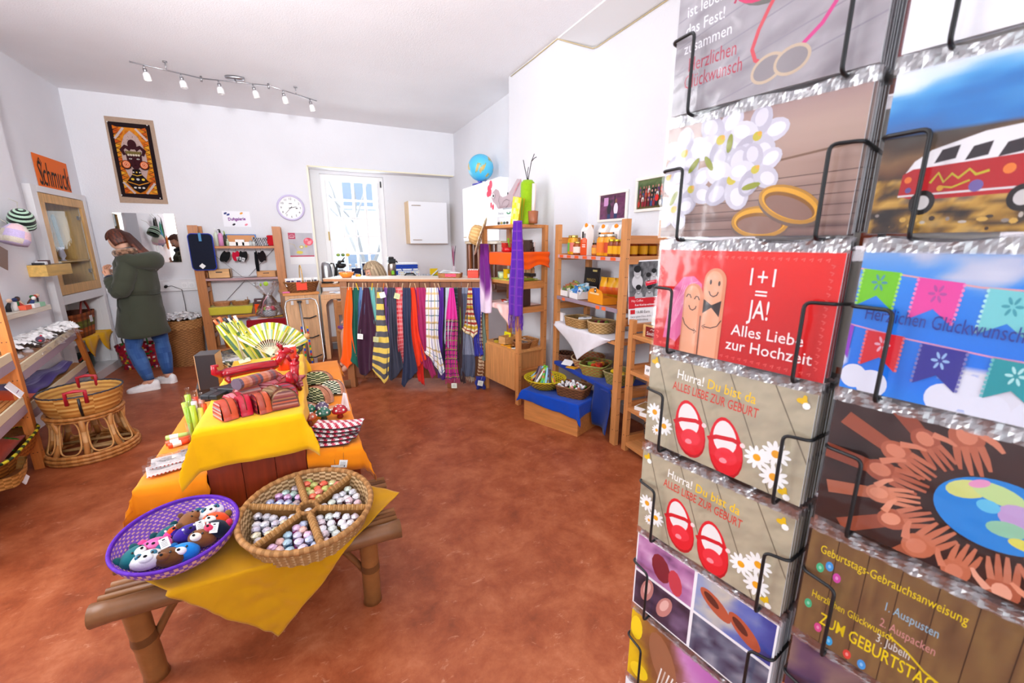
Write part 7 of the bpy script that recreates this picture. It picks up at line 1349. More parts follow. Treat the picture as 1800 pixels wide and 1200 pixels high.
put(MB().box(-.17,.17,-.05,.05,0,.006,'f2a41c').build('folded_cloth','fabric'),FB,.44,.03,.576,'folded yellow cloth on the third board edge','cloth')
ob=rbasket('basket',.13,.12,.14,'e07a1c','b85a14',FB,.24,.14,.153,'orange wicker basket on the lowest board',0,None,1.2,rows=10)
MB().tube([(0,-.11*cos(a),.13+.17*sin(a))for a in[pi*k/12 for k in range(13)]],.006,'3a2a24',8).build('handle','wicker',ob)
put(MB().ball(0,0,.03,.06,.05,.05,'2c2c34',12,8).build('dark_ball','fabric'),FB,.24,.16,.24,'dark blue round item inside the orange basket','ball')
tag(MB().box(-.70,-.31,6.11,6.43,0,.555,'6a3a24').build('display_box','wood_x',bevel=.003),'plain wooden box under the dark red cloth','box')
tag(drape([(-.78,5.92),(-.25,5.92),(-.25,6.45),(-.78,6.45)],(-.715,-.295,6.10,6.44),.562,.05,.006,16,.25,44,'8c1420',seed=8).build('tablecloth','cloth',solid=.0012),'dark red cloth over the box before the back shelf','tablecloth')
for i,(x,y,c,r_)in enumerate(((-.60,6.16,'e8e0e8',.3),(-.52,6.19,'e0a070',-.1),(-.63,6.25,'a8b0c0',.6),(-.42,6.2,'f0b83c',.05))):pb(MB().box(-.09,.09,-.05,.05,0,.004,c).build('booklet','paper'),x,y,.567+.004*i,('white','orange','grey blue','yellow')[i]+' booklet lying on the dark red cloth','booklet',None,r_)
gb=thing('gift_basket','gift basket wrapped in clear film with a green bow','gift basket',(-.47,6.22,.584))
m=MB();woven(m,0,0,0,.075,.075,.09,6,48,'c8ccd0','9aa4a8',amp=.003);m.lathe([(.0001,.004),(.07,.004)],24,'9aa4a8',cap=False);m.build('tub','wicker',gb)
m=MB()
for k in range(9):m.ball(.045*cos(k*2.4),.045*sin(k*2.4),.09+.012*(k%3),.025,.025,.022,('c83a5a','e8a0b0','b02a40','f0e0e0','9ac83a')[k%5],10,8)
m.build('contents','satin',gb);rr=random.Random(5)
m=MB();m.lathe([(.10,.0),(.15,.03),(.12,.12),(.05,.24),(.03,.27),(.07,.33),(.12,.40),(.13,.44)],26,'ffffff',cap=False,off=lambda i,j:.012*(1 if i%2 else-1)*(.5+j*.15)+rr.uniform(-.006,.006));m.build('film','cello',gb)
MB().ball(0,-.05,.42,.028,.01,.028,'a8d82c',10,8).ball(-.06,-.05,.41,.012,.006,.02,'a8c82c',8,6).tube([(0,-.03,.27),(-.05,-.06,.20),(-.09,-.08,.05)],.004,'f0a8b8',5).build('bow','satin',gb)
tb=thing('laundry_basket','tall round seagrass basket filled with silver wrapped parcels','basket',(-1.47,6.50,0))
m=MB();woven(m,0,0,0,.52,.185,.205,34,84,'a87444','8a5a32',amp=.003);m.lathe([(.0001,.01),(.18,.01)],40,'6b4424',cap=False);m.build('side_wall','wicker',tb);m=MB();woven(m,0,0,.47,.57,.214,.216,6,84,'b8844e','96663a',amp=.003);m.build('collar','wicker',tb);m=MB();ring(m,.213,.572,.007,'b8844e',80);m.build('rim','wicker',tb)
m=MB();m.lathe([(.19,.50),(.0001,.50)],30,'8a5a32',cap=False);m.build('inner_lid','wicker',tb)
pc=None
for i in range(70):
 if i<6:
  m=MB();m.box(-.026,.026,-.016,.016,-.012,.012,('e8e8ea','d8d8dc','f4f4f4','c4b8b0','e0e4e8','b8b4b4')[i]).ball(.03,0,0,.012,.018,.010,'e8e8ec',8,5).ball(-.03,0,0,.012,.018,.010,'e8e8ec',8,5);o=m.build('wrapped_parcel','crinkle');pc=(pc or[])+[o]
 else:o=dup(pc[i%6])
 a=i*2.39996;r_=.185*sqrt((i+.5)/70);pb(o,-1.47+r_*cos(a),6.50+r_*sin(a),.585+.035*(1-(r_/.2)**2)+.012*(i%3),'small silver white wrapped parcel heaped in the tall seagrass basket','parcel','silver wrapped parcels',R(0,6),R(-.8,.8),R(-.8,.8))
bg_=thing('shopping_bag','red, green and white woven plastic shopping bag on the floor','bag',(-1.93,6.55,0),radians(-4))
colb=['8c1424','b01c30','5a1a4a','2a7a3a','e8e0e0','c8a81c','a0182c','6a1430']
m=MB();m.lathe([(.70,.0),(.80,.06),(.95,.22),(1.0,.30),(.97,.30),(.76,.06),(.0001,.01)],64,'8c1424',sx=.23,sy=.13,sq=5,off=lambda i,j:.014*(1 if(i//2+j)%2 else-1),cap=False)if False else None
woven(m,0,0,0,.30,.80,1.0,12,64,'98182a','a82036',sq=4,sx=.235,sy=.13,th=.05,amp=.02);m.c=[(rc(*colb)if random.random()<.55 else c)for c in m.c];m.lathe([(.0001,.004),(.78,.004)],30,'6a1424',sx=.235,sy=.13,sq=4,cap=False);m.build('side_wall','plastic',bg_)
for y in(-.10,.10):MB().tube([(-.09,y,.28),(-.085,y*.9,.38),(-.05,y*.8,.44),(.06,y*.8,.45),(.10,y*.9,.40),(.11,y,.28)],.008,'b01c30',8,cf=lambda i,k:'b01c30' if i%4 else '2a7a3a').build('handle','plastic',bg_)
# left wall: display cabinet and niche
dc=thing('display_cabinet','glass-fronted wooden wall cabinet in a white surround','cabinet',(-2.26,0,0))
MB().box(-.28,-.27,5.68,6.68,1.0,2.02,'d8b06c').box(-.28,.03,5.68,5.70,1.0,2.0,'d0a866').box(-.28,.03,6.66,6.68,1.0,2.0,'d0a866').box(-.28,.03,5.68,6.68,1.98,2.0,'d0a866').box(-.28,.03,5.68,6.68,.985,1.0,'d0a866').build('carcass','wood_z',dc)
m=MB()
for q in((5.70,6.63,1.89,1.975),(5.70,6.63,.995,1.09),(5.70,5.785,1.09,1.89),(6.555,6.63,1.09,1.89)):m.box(.035,.06,q[0],q[1],q[2],q[3],'d9a868')
dr=m.build('door','wood_z',dc,bevel=.003);MB().box(.044,.048,5.785,6.555,1.09,1.89).build('pane','glass',dr)
MB().box(-.26,.02,5.71,6.65,1.31,1.325,'d0a866').build('shelf','wood_y',dc)
for z in(1.20,1.78):MB().box(.02,.04,6.50,6.58,z-.02,z+.02,'a8a8ac').build('hinge','metal',dc)
def inc(o,y,z,lab,cat,x=-2.38,rz=pi/2,grp=None,rx=0):o.matrix_world=TR(x,y,z,rz,rx);return tag(o,lab,cat,grp)
m=MB();m.grid(lambda u,v:(-.035+.07*u+.05*v,.0,-.02-.34*v+.02*sin(u*3)),8,14,'6a7880');inc(m.build('stocking','fabric',solid=.01),6.28,1.80,'grey blue pouch hanging inside the glass cabinet','pouch',-2.35)
m=MB();[m.ball(R(-.04,.04),R(-.02,.02),R(-.03,.04),.025,.02,.025,rc('2c3c1c','4a5a24','1c2c18'),8,6)for _ in range(9)];inc(m.build('green_ornament','foliage'),5.93,1.74,'dark green ornament in the upper left of the glass cabinet','ornament',-2.33)
inc(MB().box(-.06,.06,-.004,.004,0,.14,'d8c0b0').box(-.05,.05,-.005,-.004,.10,.13,'c06a5a').build('card_pack','paper'),5.98,1.52,'pink topped card pack hanging inside the glass cabinet','card',-2.32)
for i in range(5):inc(MB().ball(0,0,.02,.03,.02,.02+.01*(i%2),('c8c8cc','a8a8b0','e0e0e4','5a5a60','b8b4b0')[i],10,7).build('jewellery','metal'),5.85+.11*i,1.003,'small silver jewellery piece on the cabinet floor','jewellery',-2.30,0,'silver jewellery on the cabinet floor')
inc(MB().lathe([(.03,0),(.012,.02),(.03,.05),(.02,.11),(.03,.14)],14,'b8b0bc').build('figurine','ceramic'),6.10,1.326,'pale figurine on the small shelf in the glass cabinet','figurine',-2.28)
inc(MB().box(-.08,.08,-.04,.04,0,.012,'3a3a34').build('flat_box','satin'),5.92,1.326,'flat dark box on the small shelf in the glass cabinet','box',-2.30)
m=MB()
for b in((-2.26,-2.2,5.60,5.70,0,2.04),(-2.26,-2.2,6.64,6.72,0,2.04),(-2.26,-2.2,5.70,6.64,1.98,2.04),(-2.26,-2.2,5.70,6.64,.90,.99),(-2.55,-2.2,5.70,6.64,.0,.10),(-2.55,-2.205,5.70,6.64,.47,.49),(-2.55,-2.26,5.66,5.70,.1,.9),(-2.55,-2.26,6.64,6.70,.1,.9),(-2.55,-2.54,5.7,6.64,.1,.9)):m.box(*b,'e9e8ea')
m.build('trim_4','satin',bevel=.003)['kind']='structure'
F0=Matrix.Identity(4)
hbk=thing('basket','brown and green striped basket with looped handles in the niche','basket',(-2.36,6.22,.492),pi/2)
m=MB();
def strp(i,j):return('a8582c','8c4420','a8582c','6a6a2c','7c8034','6a6a2c','b85a24','c0642a','7a3a1c','8c4822')[min(9,j)]if(i//2)%2 or 3>2 else ''
m.lathe([(.80+.2*k/10,.27*k/10)for k in range(11)],72,'a8582c',sx=.29,sy=.13,sq=4,off=lambda i,j:.012*(1 if i%4<2 else-1),cf=lambda i,j:mixc(('7a3a1c','8c4822','c0642a','b85a24','6a6a2c','7c8034','6a6a2c','a8582c','8c4420','a8582c')[min(9,j)],'3a1c10',.35 if i%4<2 else 0),cap=False);m.lathe([(.92,.27),(.74,.01),(.0001,.01)],48,'5a2c18',sx=.29,sy=.13,sq=4,cap=False);m.build('side_wall','wicker',hbk)
for s_ in(-1,1):MB().tube([(-.12+.24*k/12,s_*.11,.25+.15*sin(pi*k/12))for k in range(13)],.011,'7a2a24',8).build('handle','leather',hbk)
MB().box(-.03,.03,-.15,-.146,.16,.23,'e0e0e2').build('price_tag','paper',hbk)
m=MB();m.grid(lambda u,v:(-2.20+.006*sin(u*20)-.30*(1-v)if v<.6 else-2.195+.01*sin(u*20),5.95+.66*u+.03*sin(v*7),.494 if v<.6 else .494-.13*(v-.6)/.4*(1+.7*sin(u*11))),34,10,'f0b40c');tag(m.build('yellow_cloth','cloth',solid=.0012),'bright yellow cloth under the striped basket in the niche','cloth')
gbs=thing('green_bag','dark green round bag at the bottom of the niche','bag',(-2.36,6.13,.102),pi/2);MB().lathe([(.0001,0),(.14,.005),(.19,.08),(.18,.18),(.15,.20)],26,'143830',sy=.6).build('body','fabric',gbs);MB().tube([(-.16,-.06,.16),(-.08,-.10,.22),(.08,-.10,.21),(.17,-.06,.15)],.012,'a83a24',8).build('strap','fabric',gbs)
m=MB().box(-2.12,-2.0,5.03,5.47,1.225,1.32,'dcb262').box(-2.115,-2.005,5.035,5.465,1.32,1.322,'8a6a34');tag(m.build('wall_box','wood_y',bevel=.002),'small light wooden box fixed to the left wall before the cabinet','box')
for i in range(3):tag(MB().box(-2.10,-2.03,5.06+.05*i,5.10+.05*i,1.322,1.34+.01*i,('2a2a30','e8e8ec','5a3a3a')[i]).build('small_item','satin',bevel=.004),('dark','white','brown')[i]+' small item lying in the light wooden wall box','item')
tag(MB().box(-2.12,-1.99,4.15,4.93,.955,.995,'e4dccb').build('wall_shelf','wood_y',bevel=.003),'narrow white wall shelf carrying little figures','shelf')
FG=['1c1c20','e8e4e0','2c6a3a','b83a2c','d8b8a0','2a3a6a','5a3a2a','8a8a90']
for i in range(9):
 o=MB().tube([(0,0,0),(.0,0,.03),(.01,.0,.055)],[.014,.013,.008],FG[i%8],8).ball(.012,0,.07,.014,.012,.013,FG[(i+4)%8],10,6).build('small_figure','matte');tag(o,{0:'black',1:'white',2:'green',3:'red',4:'beige',5:'blue',6:'brown',7:'grey'}[i%8]+' bodied little figure on the white wall shelf','figure','little figures on the wall shelf');o.matrix_world=TR(-2.055+.02*(i%2),4.50+.046*i,.996,i,R(-.5,.3),0,1.2)
for i,(y,c)in enumerate(((4.60,'ee6a4c'),(4.72,'f2f2f0'),(4.80,'9ad0b0'))):tag(MB().box(-2.03,-1.985,y-.04,y+.04,.997,1.03,c).build('price_card','paper'),('orange','white','mint green')[i]+' price card lying at the front of the wall shelf','card')
m=MB();m.lathe([(.075,0),(.08,.03),(.06,.09),(.025,.13),(.0001,.14)],26,'1c2420',cf=lambda i,j:'b8d8c0' if j%2 else '1c2420');m=MB();m.lathe([(.08-.0*k,.012*k)for k in range(5)]+[(.078*cos(pi/2*k/8),.06+.09*sin(pi/2*k/8))for k in range(1,9)],26,'1c2420',cf=lambda i,j:'b8d8c0' if j%2 else '1c2420',cap=False);o=m.build('knitted_hat','knit');o.matrix_world=TR(-2.03,4.90,1.64,0,.5,.3);tag(o,'dark green and mint striped knitted baby hat on the left wall','hat')
m=MB();m.lathe([(.075,0),(.085,.04),(.075,.10),(.04,.15),(.0001,.165)],26,'e0d8cc',off=lambda i,j:.004*(i%2),cf=lambda i,j:('c8b8e0','f0c8d0','e8e0d4','d8d0c0')[(i//6+j)%4]);o=m.build('knitted_hat','knit');o.matrix_world=TR(-2.02,4.70,1.50,0,-.3,.2);tag(o,'cream and lilac crocheted baby hat on the left wall','hat')
m=MB();m.eps=.0005;m.prism([(-.065,-.08),(.065,-.08),(.065,.08),(-.065,.08)],0,.003,'8a7266');[m.oval(x,y,.024,.024,'d01c2c',14)for x,y in((-.0,.03),(.01,-.02),(-.03,.01))];[m.oval(x,y,.014,.014,'e8e0dc',10)for x,y in((.05,.065),(.05,-.065),(-.05,-.065),(-.05,.065))];o=m.build('greeting_card','print');o.matrix_world=facing((-2.06,4.60,1.40),(1,0,0))@Matrix.Rotation(-.4,4,'Z');tag(o,'brown card with red hearts hanging below the crocheted hat','card')
o=MB().tube([(-2.118,5.02,1.86),(-2.06,4.99,1.83),(-2.04,4.92,1.77)],.003,'c8c4b8',5).tube([(-2.118,4.74,1.72),(-2.04,4.72,1.66)],.003,'c8c4b8',5).tube([(-2.118,4.62,1.50),(-2.06,4.60,1.47)],.003,'c8c4b8',5).build('wall_hook','satin');tag(o,'thin pale wire hooks holding the knitted hats','hook')
# left display rack (sloping shelves)
FL_=frame_at(-1.77,3.775,-.38,2.125)
rk=thing('display_rack','orange pine rack with sloping display shelves at the left','rack');rk.matrix_world=FL_
PO='cf7a36'
m=MB();post(m,-.032,-.02,.064,.05,0,1.75,PO);m.build('post','wood_z',rk,bevel=.003)
m=MB();m.box(-.03,.03,.36,.40,0,1.75,'b8652c');m.build('post','wood_z',rk,bevel=.003)
o=MB().box(-.028,.028,-.02,.02,0,.83,PO).build('leg','wood_z',rk,bevel=.003);o.matrix_local=TR(2.0,-.01,0,0,0,radians(-29));
dpt=lambda x:max(.07,.34-.172*max(0,x))
for z in(.32,.62):MB().box(-.02,.02,.02,.37,z,z+.06,PO).build('side_rail','wood_y',rk,bevel=.002)
def slope(z0,z1,x0,x1,y1,rise):
 m=MB();n=12;d0,d1=min(y1,dpt(x0)),min(y1,dpt(x1))
 for k in range(n):a,b=k/n,(k+.72)/n;m.add([(x0,d0*a,z0+rise*a),(x1,d1*a,z1+rise*a*d1/d0),(x1,d1*b,z1+rise*b*d1/d0),(x0,d0*b,z0+rise*b),(x0,d0*a,z0+rise*a-.008),(x1,d1*a,z1+rise*a*d1/d0-.008),(x1,d1*b,z1+rise*b*d1/d0-.008),(x0,d0*b,z0+rise*b-.008)],[(0,1,2,3),(7,6,5,4),(0,4,5,1),(2,6,7,3)],'c8894e')
 m.build('shelf_board','wood_x',rk)
 m=MB();m.add([(x0,-.012,z0-.03),(x1,-.012,z1-.03),(x1,-.012,z1+.022),(x0,-.012,z0+.022),(x0,.0,z0-.03),(x1,.0,z1-.03),(x1,.0,z1+.022),(x0,.0,z0+.022)],[(0,1,2,3),(7,6,5,4),(3,2,6,7),(0,4,5,1)],'e6d6b4');m.build('front_lip','satin',rk)
 m=MB();m.add([(x0,-.016,z0-.085),(x1,-.016,z1-.085),(x1,-.013,z1-.030),(x0,-.013,z0-.030),(x0,-.010,z0-.085),(x1,-.010,z1-.085)],[(0,1,2,3),(5,4,3,2)],'a8929e');m.build('price_strip','satin',rk)
slope(.695,.705,.06,1.60,.30,.09);slope(.425,.345,.06,1.72,.30,.07)
slope(.80,.80,-1.3,-.04,.30,.08);slope(.50,.50,-1.3,-.04,.30,.06)
MB().box(-1.3,.0,.0,.34,.165,.19,'b8652c').build('shelf_board','wood_x',rk)
MB().box(-1.32,-1.27,.0,.05,0,1.75,PO).build('post','wood_z',rk)
def onrack(o,x,y,z,lab,cat,grp=None,rz=0,rx=.28,ry=0):y=y*dpt(x)/.33;o.matrix_world=FL_@TR(x,y,z,rz,rx,ry);return tag(o,lab,cat,grp)
for i in range(15):
 x=.16+.095*(i%15);m=MB();w_=R(.07,.11);rr=random.Random(i);m.grid(lambda u,v:((u-.5)*w_*2,(v-.5)*.16,.035*sin(pi*u)*sin(pi*v)+rr.uniform(-.004,.004)),9,8,rc('eceaec','dcd8dc','f4f2f2','cfc8c6'),smooth=False);q=MB().ball(0,0,.012,.04,.03,.014,rc('b87a5c','e8e4e4','c8c4c8','8a6a5a','f4f0f0'),10,6)
 o=q.build('small_toy','fabric');m.build('film_bag','cello',o);onrack(o,x,.08+.12*(i%2),.705+.045*(i%2)+.005,'small white item in a clear film bag on the upper sloping shelf','packet','film bags on the upper sloping shelf',rr.uniform(-.6,.6))
for i in range(8):m=MB();rr=random.Random(i+40);m.grid(lambda u,v:((u-.5)*.2,(v-.5)*.15,.03*sin(pi*u)*sin(pi*v)+rr.uniform(-.012,.012)),10,9,'ffffff',smooth=False);onrack(m.build('film_bag','crumple'),.55+.14*i,.22,.76,'crumpled white film bag at the back of the upper sloping shelf','bag','crumpled film bags',rr.uniform(-1,1))if 'crumple' in MATS else None
m=MB().ball(0,0,.03,.07,.03,.025,'f2f0f0',14,8).ball(-.075,0,.045,.03,.026,.026,'5a4a5c',12,8).ball(-.105,0,.04,.018,.010,.008,'d83a4a',8,6).ball(-.05,0,.065,.022,.008,.014,'d8304a',8,6).ball(.02,0,.012,.06,.028,.014,'2a2a34',12,6).ball(.08,0,.025,.022,.012,.012,'d0304a',8,6);onrack(m.build('felt_bird','fabric'),.75,.06,.735,'white felt bird with red and dark head on the upper shelf','bird',None,.2)
m=MB();m.grid(lambda u,v:(.25+1.15*u,.015+(dpt(.25+1.15*u)-.03)*v*.85,.445-.03*u+.06*v*(1-.6*u)+.012*sin(u*14)),30,10,cf=lambda u,v:'3c1c78' if v<.45 else blend(['5a4a8c','8a86b8','6a5aa0'],.5+nz(u*5,v*4)));o=m.build('purple_bag','fabric',solid=.02);o.matrix_world=FL_;tag(o,'purple and lilac cloth bag spread on the lower sloping shelf','bag')
m=MB();m.grid(lambda u,v:(.02+.22*u,.0+.25*v,.46+.05*v+.05*sin(pi*u)*sin(pi*v)),14,10,'c8481c');o=m.build('orange_cloth','fabric',solid=.012);o.matrix_world=FL_;tag(o,'rust orange folded cloth beside the purple bag','cloth')
m=MB();m.grid(lambda u,v:(.75+.30*u,.14+.05*v,.475+.02*u+.03*sin(pi*u)),14,6,'dcc8a8');o=m.build('beige_bag','fabric',solid=.02);o.matrix_world=FL_;tag(o,'beige cloth bundle at the back of the lower sloping shelf','cloth')
m=MB();m.grid(lambda u,v:(-.75+.70*u,.02+.26*v,.26+.10*sin(pi*u)*sin(pi*v)+.0),18,10,'b83a1c');o=m.build('red_cloth','fabric',solid=.012);o.matrix_world=FL_;tag(o,'brick red cloth heap on the near lower shelf','cloth')
sb=thing('long_basket','long shallow green and yellow trimmed basket on the bottom board','basket');sb.matrix_world=FL_@TR(-.30,.10,.195)
m=MB();woven(m,0,0,0,.10,.82,1.0,8,60,'b8702c','8a4c1c',sq=5,sx=.36,sy=.15,th=.04,amp=.01);m.lathe([(.0001,.004),(.8,.004)],30,'7a4420',sx=.36,sy=.15,sq=5,cap=False);m.build('side_wall','wicker',sb);m=MB();f=lambda a:(abs(cos(a))**5+abs(sin(a))**5)**(-1/5);m.tube([(.99*cos(a)*.36*f(a),.99*sin(a)*.15*f(a),.102)for a in[2*pi*k/60 for k in range(60)]],.009,'d8c82c',6,closed=True,cf=lambda i,k:'d8c82c' if i%2 else '2a3a1c');m.build('rim','wicker',sb)
for i in range(6):m=MB();rr=random.Random(i+9);m.lathe([(.0001,0),(.04,.01),(.045,.03),(.0001,.045)],9,rc('2cae3c','3cc84c','1f8a30'),off=lambda a,j:rr.uniform(-.01,.01),smooth=False);onrack(m.build('green_packet','gloss'),-.42+.09*(i%4),.08+.05*(i//4),.235+.02*(i%2),'shiny green wrapped packet in the long basket','packet','green packets in the long basket')
b2=thing('small_basket','small straw basket standing before the long basket','basket');b2.matrix_world=FL_@TR(-.62,-.0,.195,.1)
m=MB();woven(m,0,0,0,.07,.9,1.0,6,50,'c8904c','9c6a30',sq=5,sx=.16,sy=.10,th=.05,amp=.01);m.lathe([(.0001,.004),(.88,.004)],30,'7a4420',sx=.16,sy=.10,sq=5,cap=False);m.build('side_wall','wicker',b2)
for i,(x,y,z,w_,h,lab)in enumerate(((-.12,-.03,.55,.13,.10,'white printed sheet leaning on the near middle shelf'),(-.50,-.06,.12,.11,.08,'white angular card box at the bottom left edge'),(-.30,.05,.86,.14,.08,'white card on the near upper shelf'))):onrack(MB().box(-w_/2,w_/2,-.003,.003,0,h,'f0eef2').box(-w_*.3,w_*.3,-.0035,-.003,h*.3,h*.35,'9a6a8a').build('paper_card','paper'),x,y,z,lab,'card',None,.1,-.5)
wbk2=thing('wire_tray','white wire mesh tray on the near upper shelf','tray');wbk2.matrix_world=FL_@TR(.36,.22,.80)
m=MB()
for k in range(17):x=-.28+.035*k;m.tube([(x,-.06,.06),(x,-.05,0),(x,.05,0),(x,.06,.06)],.0018,'d8ccb0',4)
for y,z in((-.06,.06),(-.055,.03),(-.05,0),(0,0),(.05,0),(.06,.06)):m.tube([(-.28,y,z),(.28,y,z)],.0022,'d8ccb0',5)
m.build('mesh','satin',wbk2)
sx,sy=-1.545,3.93
st=thing('rattan_stool','round rattan stool base with looped cane panels','stool',(sx,sy,0))
RT='c88a4c'
m=MB()
for z,r_ in((.012,.25),(.036,.255),(.06,.248)):ring(m,r_,z,.013,RT,56,c2='b8783c')
m.build('base_ring','bamboo',st);m=MB();ring(m,.205,.325,.014,RT,50,c2='b8783c');ring(m,.20,.30,.009,RT,50,c2='b8783c');m.build('top_ring','bamboo',st)
for k in range(8):
 a=2*pi*k/8+.2;ca,sa=cos(a),sin(a);P=[(.235*ca,.235*sa,.06),(.195*ca,.195*sa,.14),(.185*ca,.185*sa,.22),(.198*ca,.198*sa,.31)]
 MB().tube(P,[.017,.016,.016,.017],RT,10,cf=lambda i,k_:RT if i!=1 else 'e0b078').build('upright','bamboo',st)
 m=MB();a0,a1=a+.10,a+2*pi/8-.10;pts=[]
 for q in range(24):
  t=2*pi*q/24;aa=(a0+a1)/2+(a1-a0)/2*(abs(cos(t))**.6*(1 if cos(t)>0 else-1));zz=.185+.115*(abs(sin(t))**.6*(1 if sin(t)>0 else-1));r_=.19+.04*((.3-zz)/.24)**2*1.1;pts.append((r_*cos(aa),r_*sin(aa),zz))
 m.tube(pts,.0055,'d8a060',6,closed=True);m.build('loop','bamboo',st)
for a in(0.2,pi/2+.2):MB().tube([(-.24*cos(a),-.24*sin(a),.04),(.24*cos(a),.24*sin(a),.04)],.011,'c89a60',8).build('cross_rail','bamboo',st)
for q in(-.08,.08):MB().tube([(-.20,q,.06),(.20,q,.06)],.011,'b8905c',8).build('cross_rail','bamboo',st)
rb=thing('round_basket','round split-cane basket with dark rim and two red handles','basket',(sx+.015,sy-.03,.34))
m=MB();P=[(.185,0)]+[(.19+.035*(k/9)**.6+.003*(k%2),.012+.135*k/9)for k in range(1,10)];m.lathe(P,64,'c8924c',cap=False,cf=lambda i,j:('d8a860','b87a38','c8924c','a86a2c')[(j+(i//9))%4]);m.lathe([(P[k][0]-.008,P[k][1])for k in range(9,-1,-1)],64,'a87840',cap=False,cf=lambda i,j:('c89850','a8743a')[j%2]);m.lathe([(.19,.004),(.0001,.004)],40,'8a5c2c',cap=False);m.build('side_wall','bamboo',rb)
m=MB();ring(m,.223,.150,.006,'22242e',64,c2='2c3040');m.build('rim','satin',rb)
for a in(-1.35,1.75):
 m=MB();r0=.222;m.tube([(r0*cos(a-.22),r0*sin(a-.22),.10),(r0*cos(a-.22),r0*sin(a-.22),.185),(r0*cos(a),r0*sin(a),.192),(r0*cos(a+.22),r0*sin(a+.22),.185),(r0*cos(a+.22),r0*sin(a+.22),.10)],.012,'a81c2c',8);m.build('handle','leather',rb,lab='red wrapped handle')
MB().tube([(.222*cos(-1.3),.222*sin(-1.3),.14),(.226*cos(-1.3),.226*sin(-1.3),.07),(.19*cos(-1.3),.19*sin(-1.3),.005)],.008,'1c1c22',6).build('binding','satin',rb)
for i in range(7):m=MB();rr=random.Random(i+60);m.lathe([(.0001,0),(.035,.006),(.03,.03),(.0001,.04)],9,('7cc83c','e8e03c','f0e8c8','5ab04a','d8e86a','4a4a4a','c8d83c')[i],off=lambda a,j:rr.uniform(-.008,.008),smooth=False);tag(m.build('wrapped_sweet','gloss',loc=(sx-.08+.04*i,sy-.05+.06*(i%2),.36+.01*(i%2))),('green','yellow','cream','dark green','lime','dark grey','yellow green')[i]+' wrapped packet in the round cane basket','packet','wrapped packets in the round cane basket')
# outside the window
m=MB().box(-9,11,15,15.4,-2,9,'dcdde2')
ob_=m.build('house','matte');tag(ob_,'pale plastered house across the street seen through window','building')
for x in(-4.2,-1.6,1.2,3.8,6.4):
 for z in(-.2,2.6,5.2):q=MB().box(x,x+1.1,14.93,15.0,z,z+1.5,'f0f0f2').build('house_window','satin',ob_);MB().box(x+.1,x+1.0,14.90,14.93,z+.1,z+1.4,'8a96a8').build('pane','gloss',q)
struct('ground',MB().box(-12,14,7.5,16,-1.3,-1.2,'a8a8ac'),'matte')
tr=thing('bare_tree','bare branching tree outside the window','tree',(1.4,11.2,-1.2));m=MB();rr=random.Random(4)
def br(p,d,r_,n,l):
 q=p+d*l;m.tube([p,p.lerp(q,.5)+Vector((rr.uniform(-.05,.05),0,rr.uniform(-.03,.05)))*l,q],[r_,r_*.85,r_*.65],'a8a4a2',5)
 if n:[br(q,(d+Vector((rr.uniform(-.8,.8),rr.uniform(-.5,.5),rr.uniform(-.25,.5)))).normalized(),r_*.6,n-1,l*.74)for _ in range(3)]
br(Vector((0,0,0)),Vector((0,0,1)),.075,5,1.9);m.build('branches','matte',tr)
car=thing('parked_car','light blue car parked in the street outside the window','car',(1.55,11.9,-1.2))
m=MB();m.m=FRONT;m.prism([(-1.9,.3),(1.9,.3),(1.95,.8),(1.3,.95),(.9,1.42),(-.9,1.42),(-1.4,.95),(-1.95,.85)],-.8,.8,'7aa8dc');m.build('body','gloss',car,bevel=.06);m=MB();m.m=FRONT;m.prism([(1.12,.98),(.82,1.34),(-.82,1.34),(-1.2,.98)],-.82,.82,'3a4450');m.build('windows','gloss',car)
for x in(-1.2,1.2):
 for y in(-.8,.62):q=MB().lathe([(.0001,0),(.32,0),(.32,.18),(.0001,.18)],20,'1c1c1e').build('wheel','matte',car);q.matrix_local=TR(x,y+.18,.32,0,pi/2)
 # people
def skinned(name,nodes,edges,parent=None,mat='skin',col='d9a184',rootn=0,sub=2):
 "one continuous surface grown over a skeleton; nodes = (x, y, z, rx, ry)"
 me=bpy.data.meshes.new(name);me.from_pydata([n[:3]for n in nodes],edges,[]);o=bpy.data.objects.new(name,me);C.objects.link(o)
 s_=o.modifiers.new('skin','SKIN');s_.use_smooth_shade=True;s_.branch_smoothing=.3
 for i,n in enumerate(nodes):v=me.skin_vertices[0].data[i];v.radius=(n[3],n[4]if len(n)>4 else n[3]);v.use_root=(i==rootn)
 u=o.modifiers.new('sub','SUBSURF');u.levels=sub;u.render_levels=sub
 bpy.context.view_layer.update();ev=o.evaluated_get(bpy.context.evaluated_depsgraph_get());m2=bpy.data.meshes.new_from_object(ev)
 mb=MB();mb.v=[tuple(v.co)for v in m2.vertices];mb.f=[list(p.vertices)for p in m2.polygons];mb.c=[col]*len(mb.f);mb.sm=[True]*len(mb.f);mb.mi=[0]*len(mb.f)
 bpy.data.objects.remove(o)
 return mb.build(name,mat,parent)
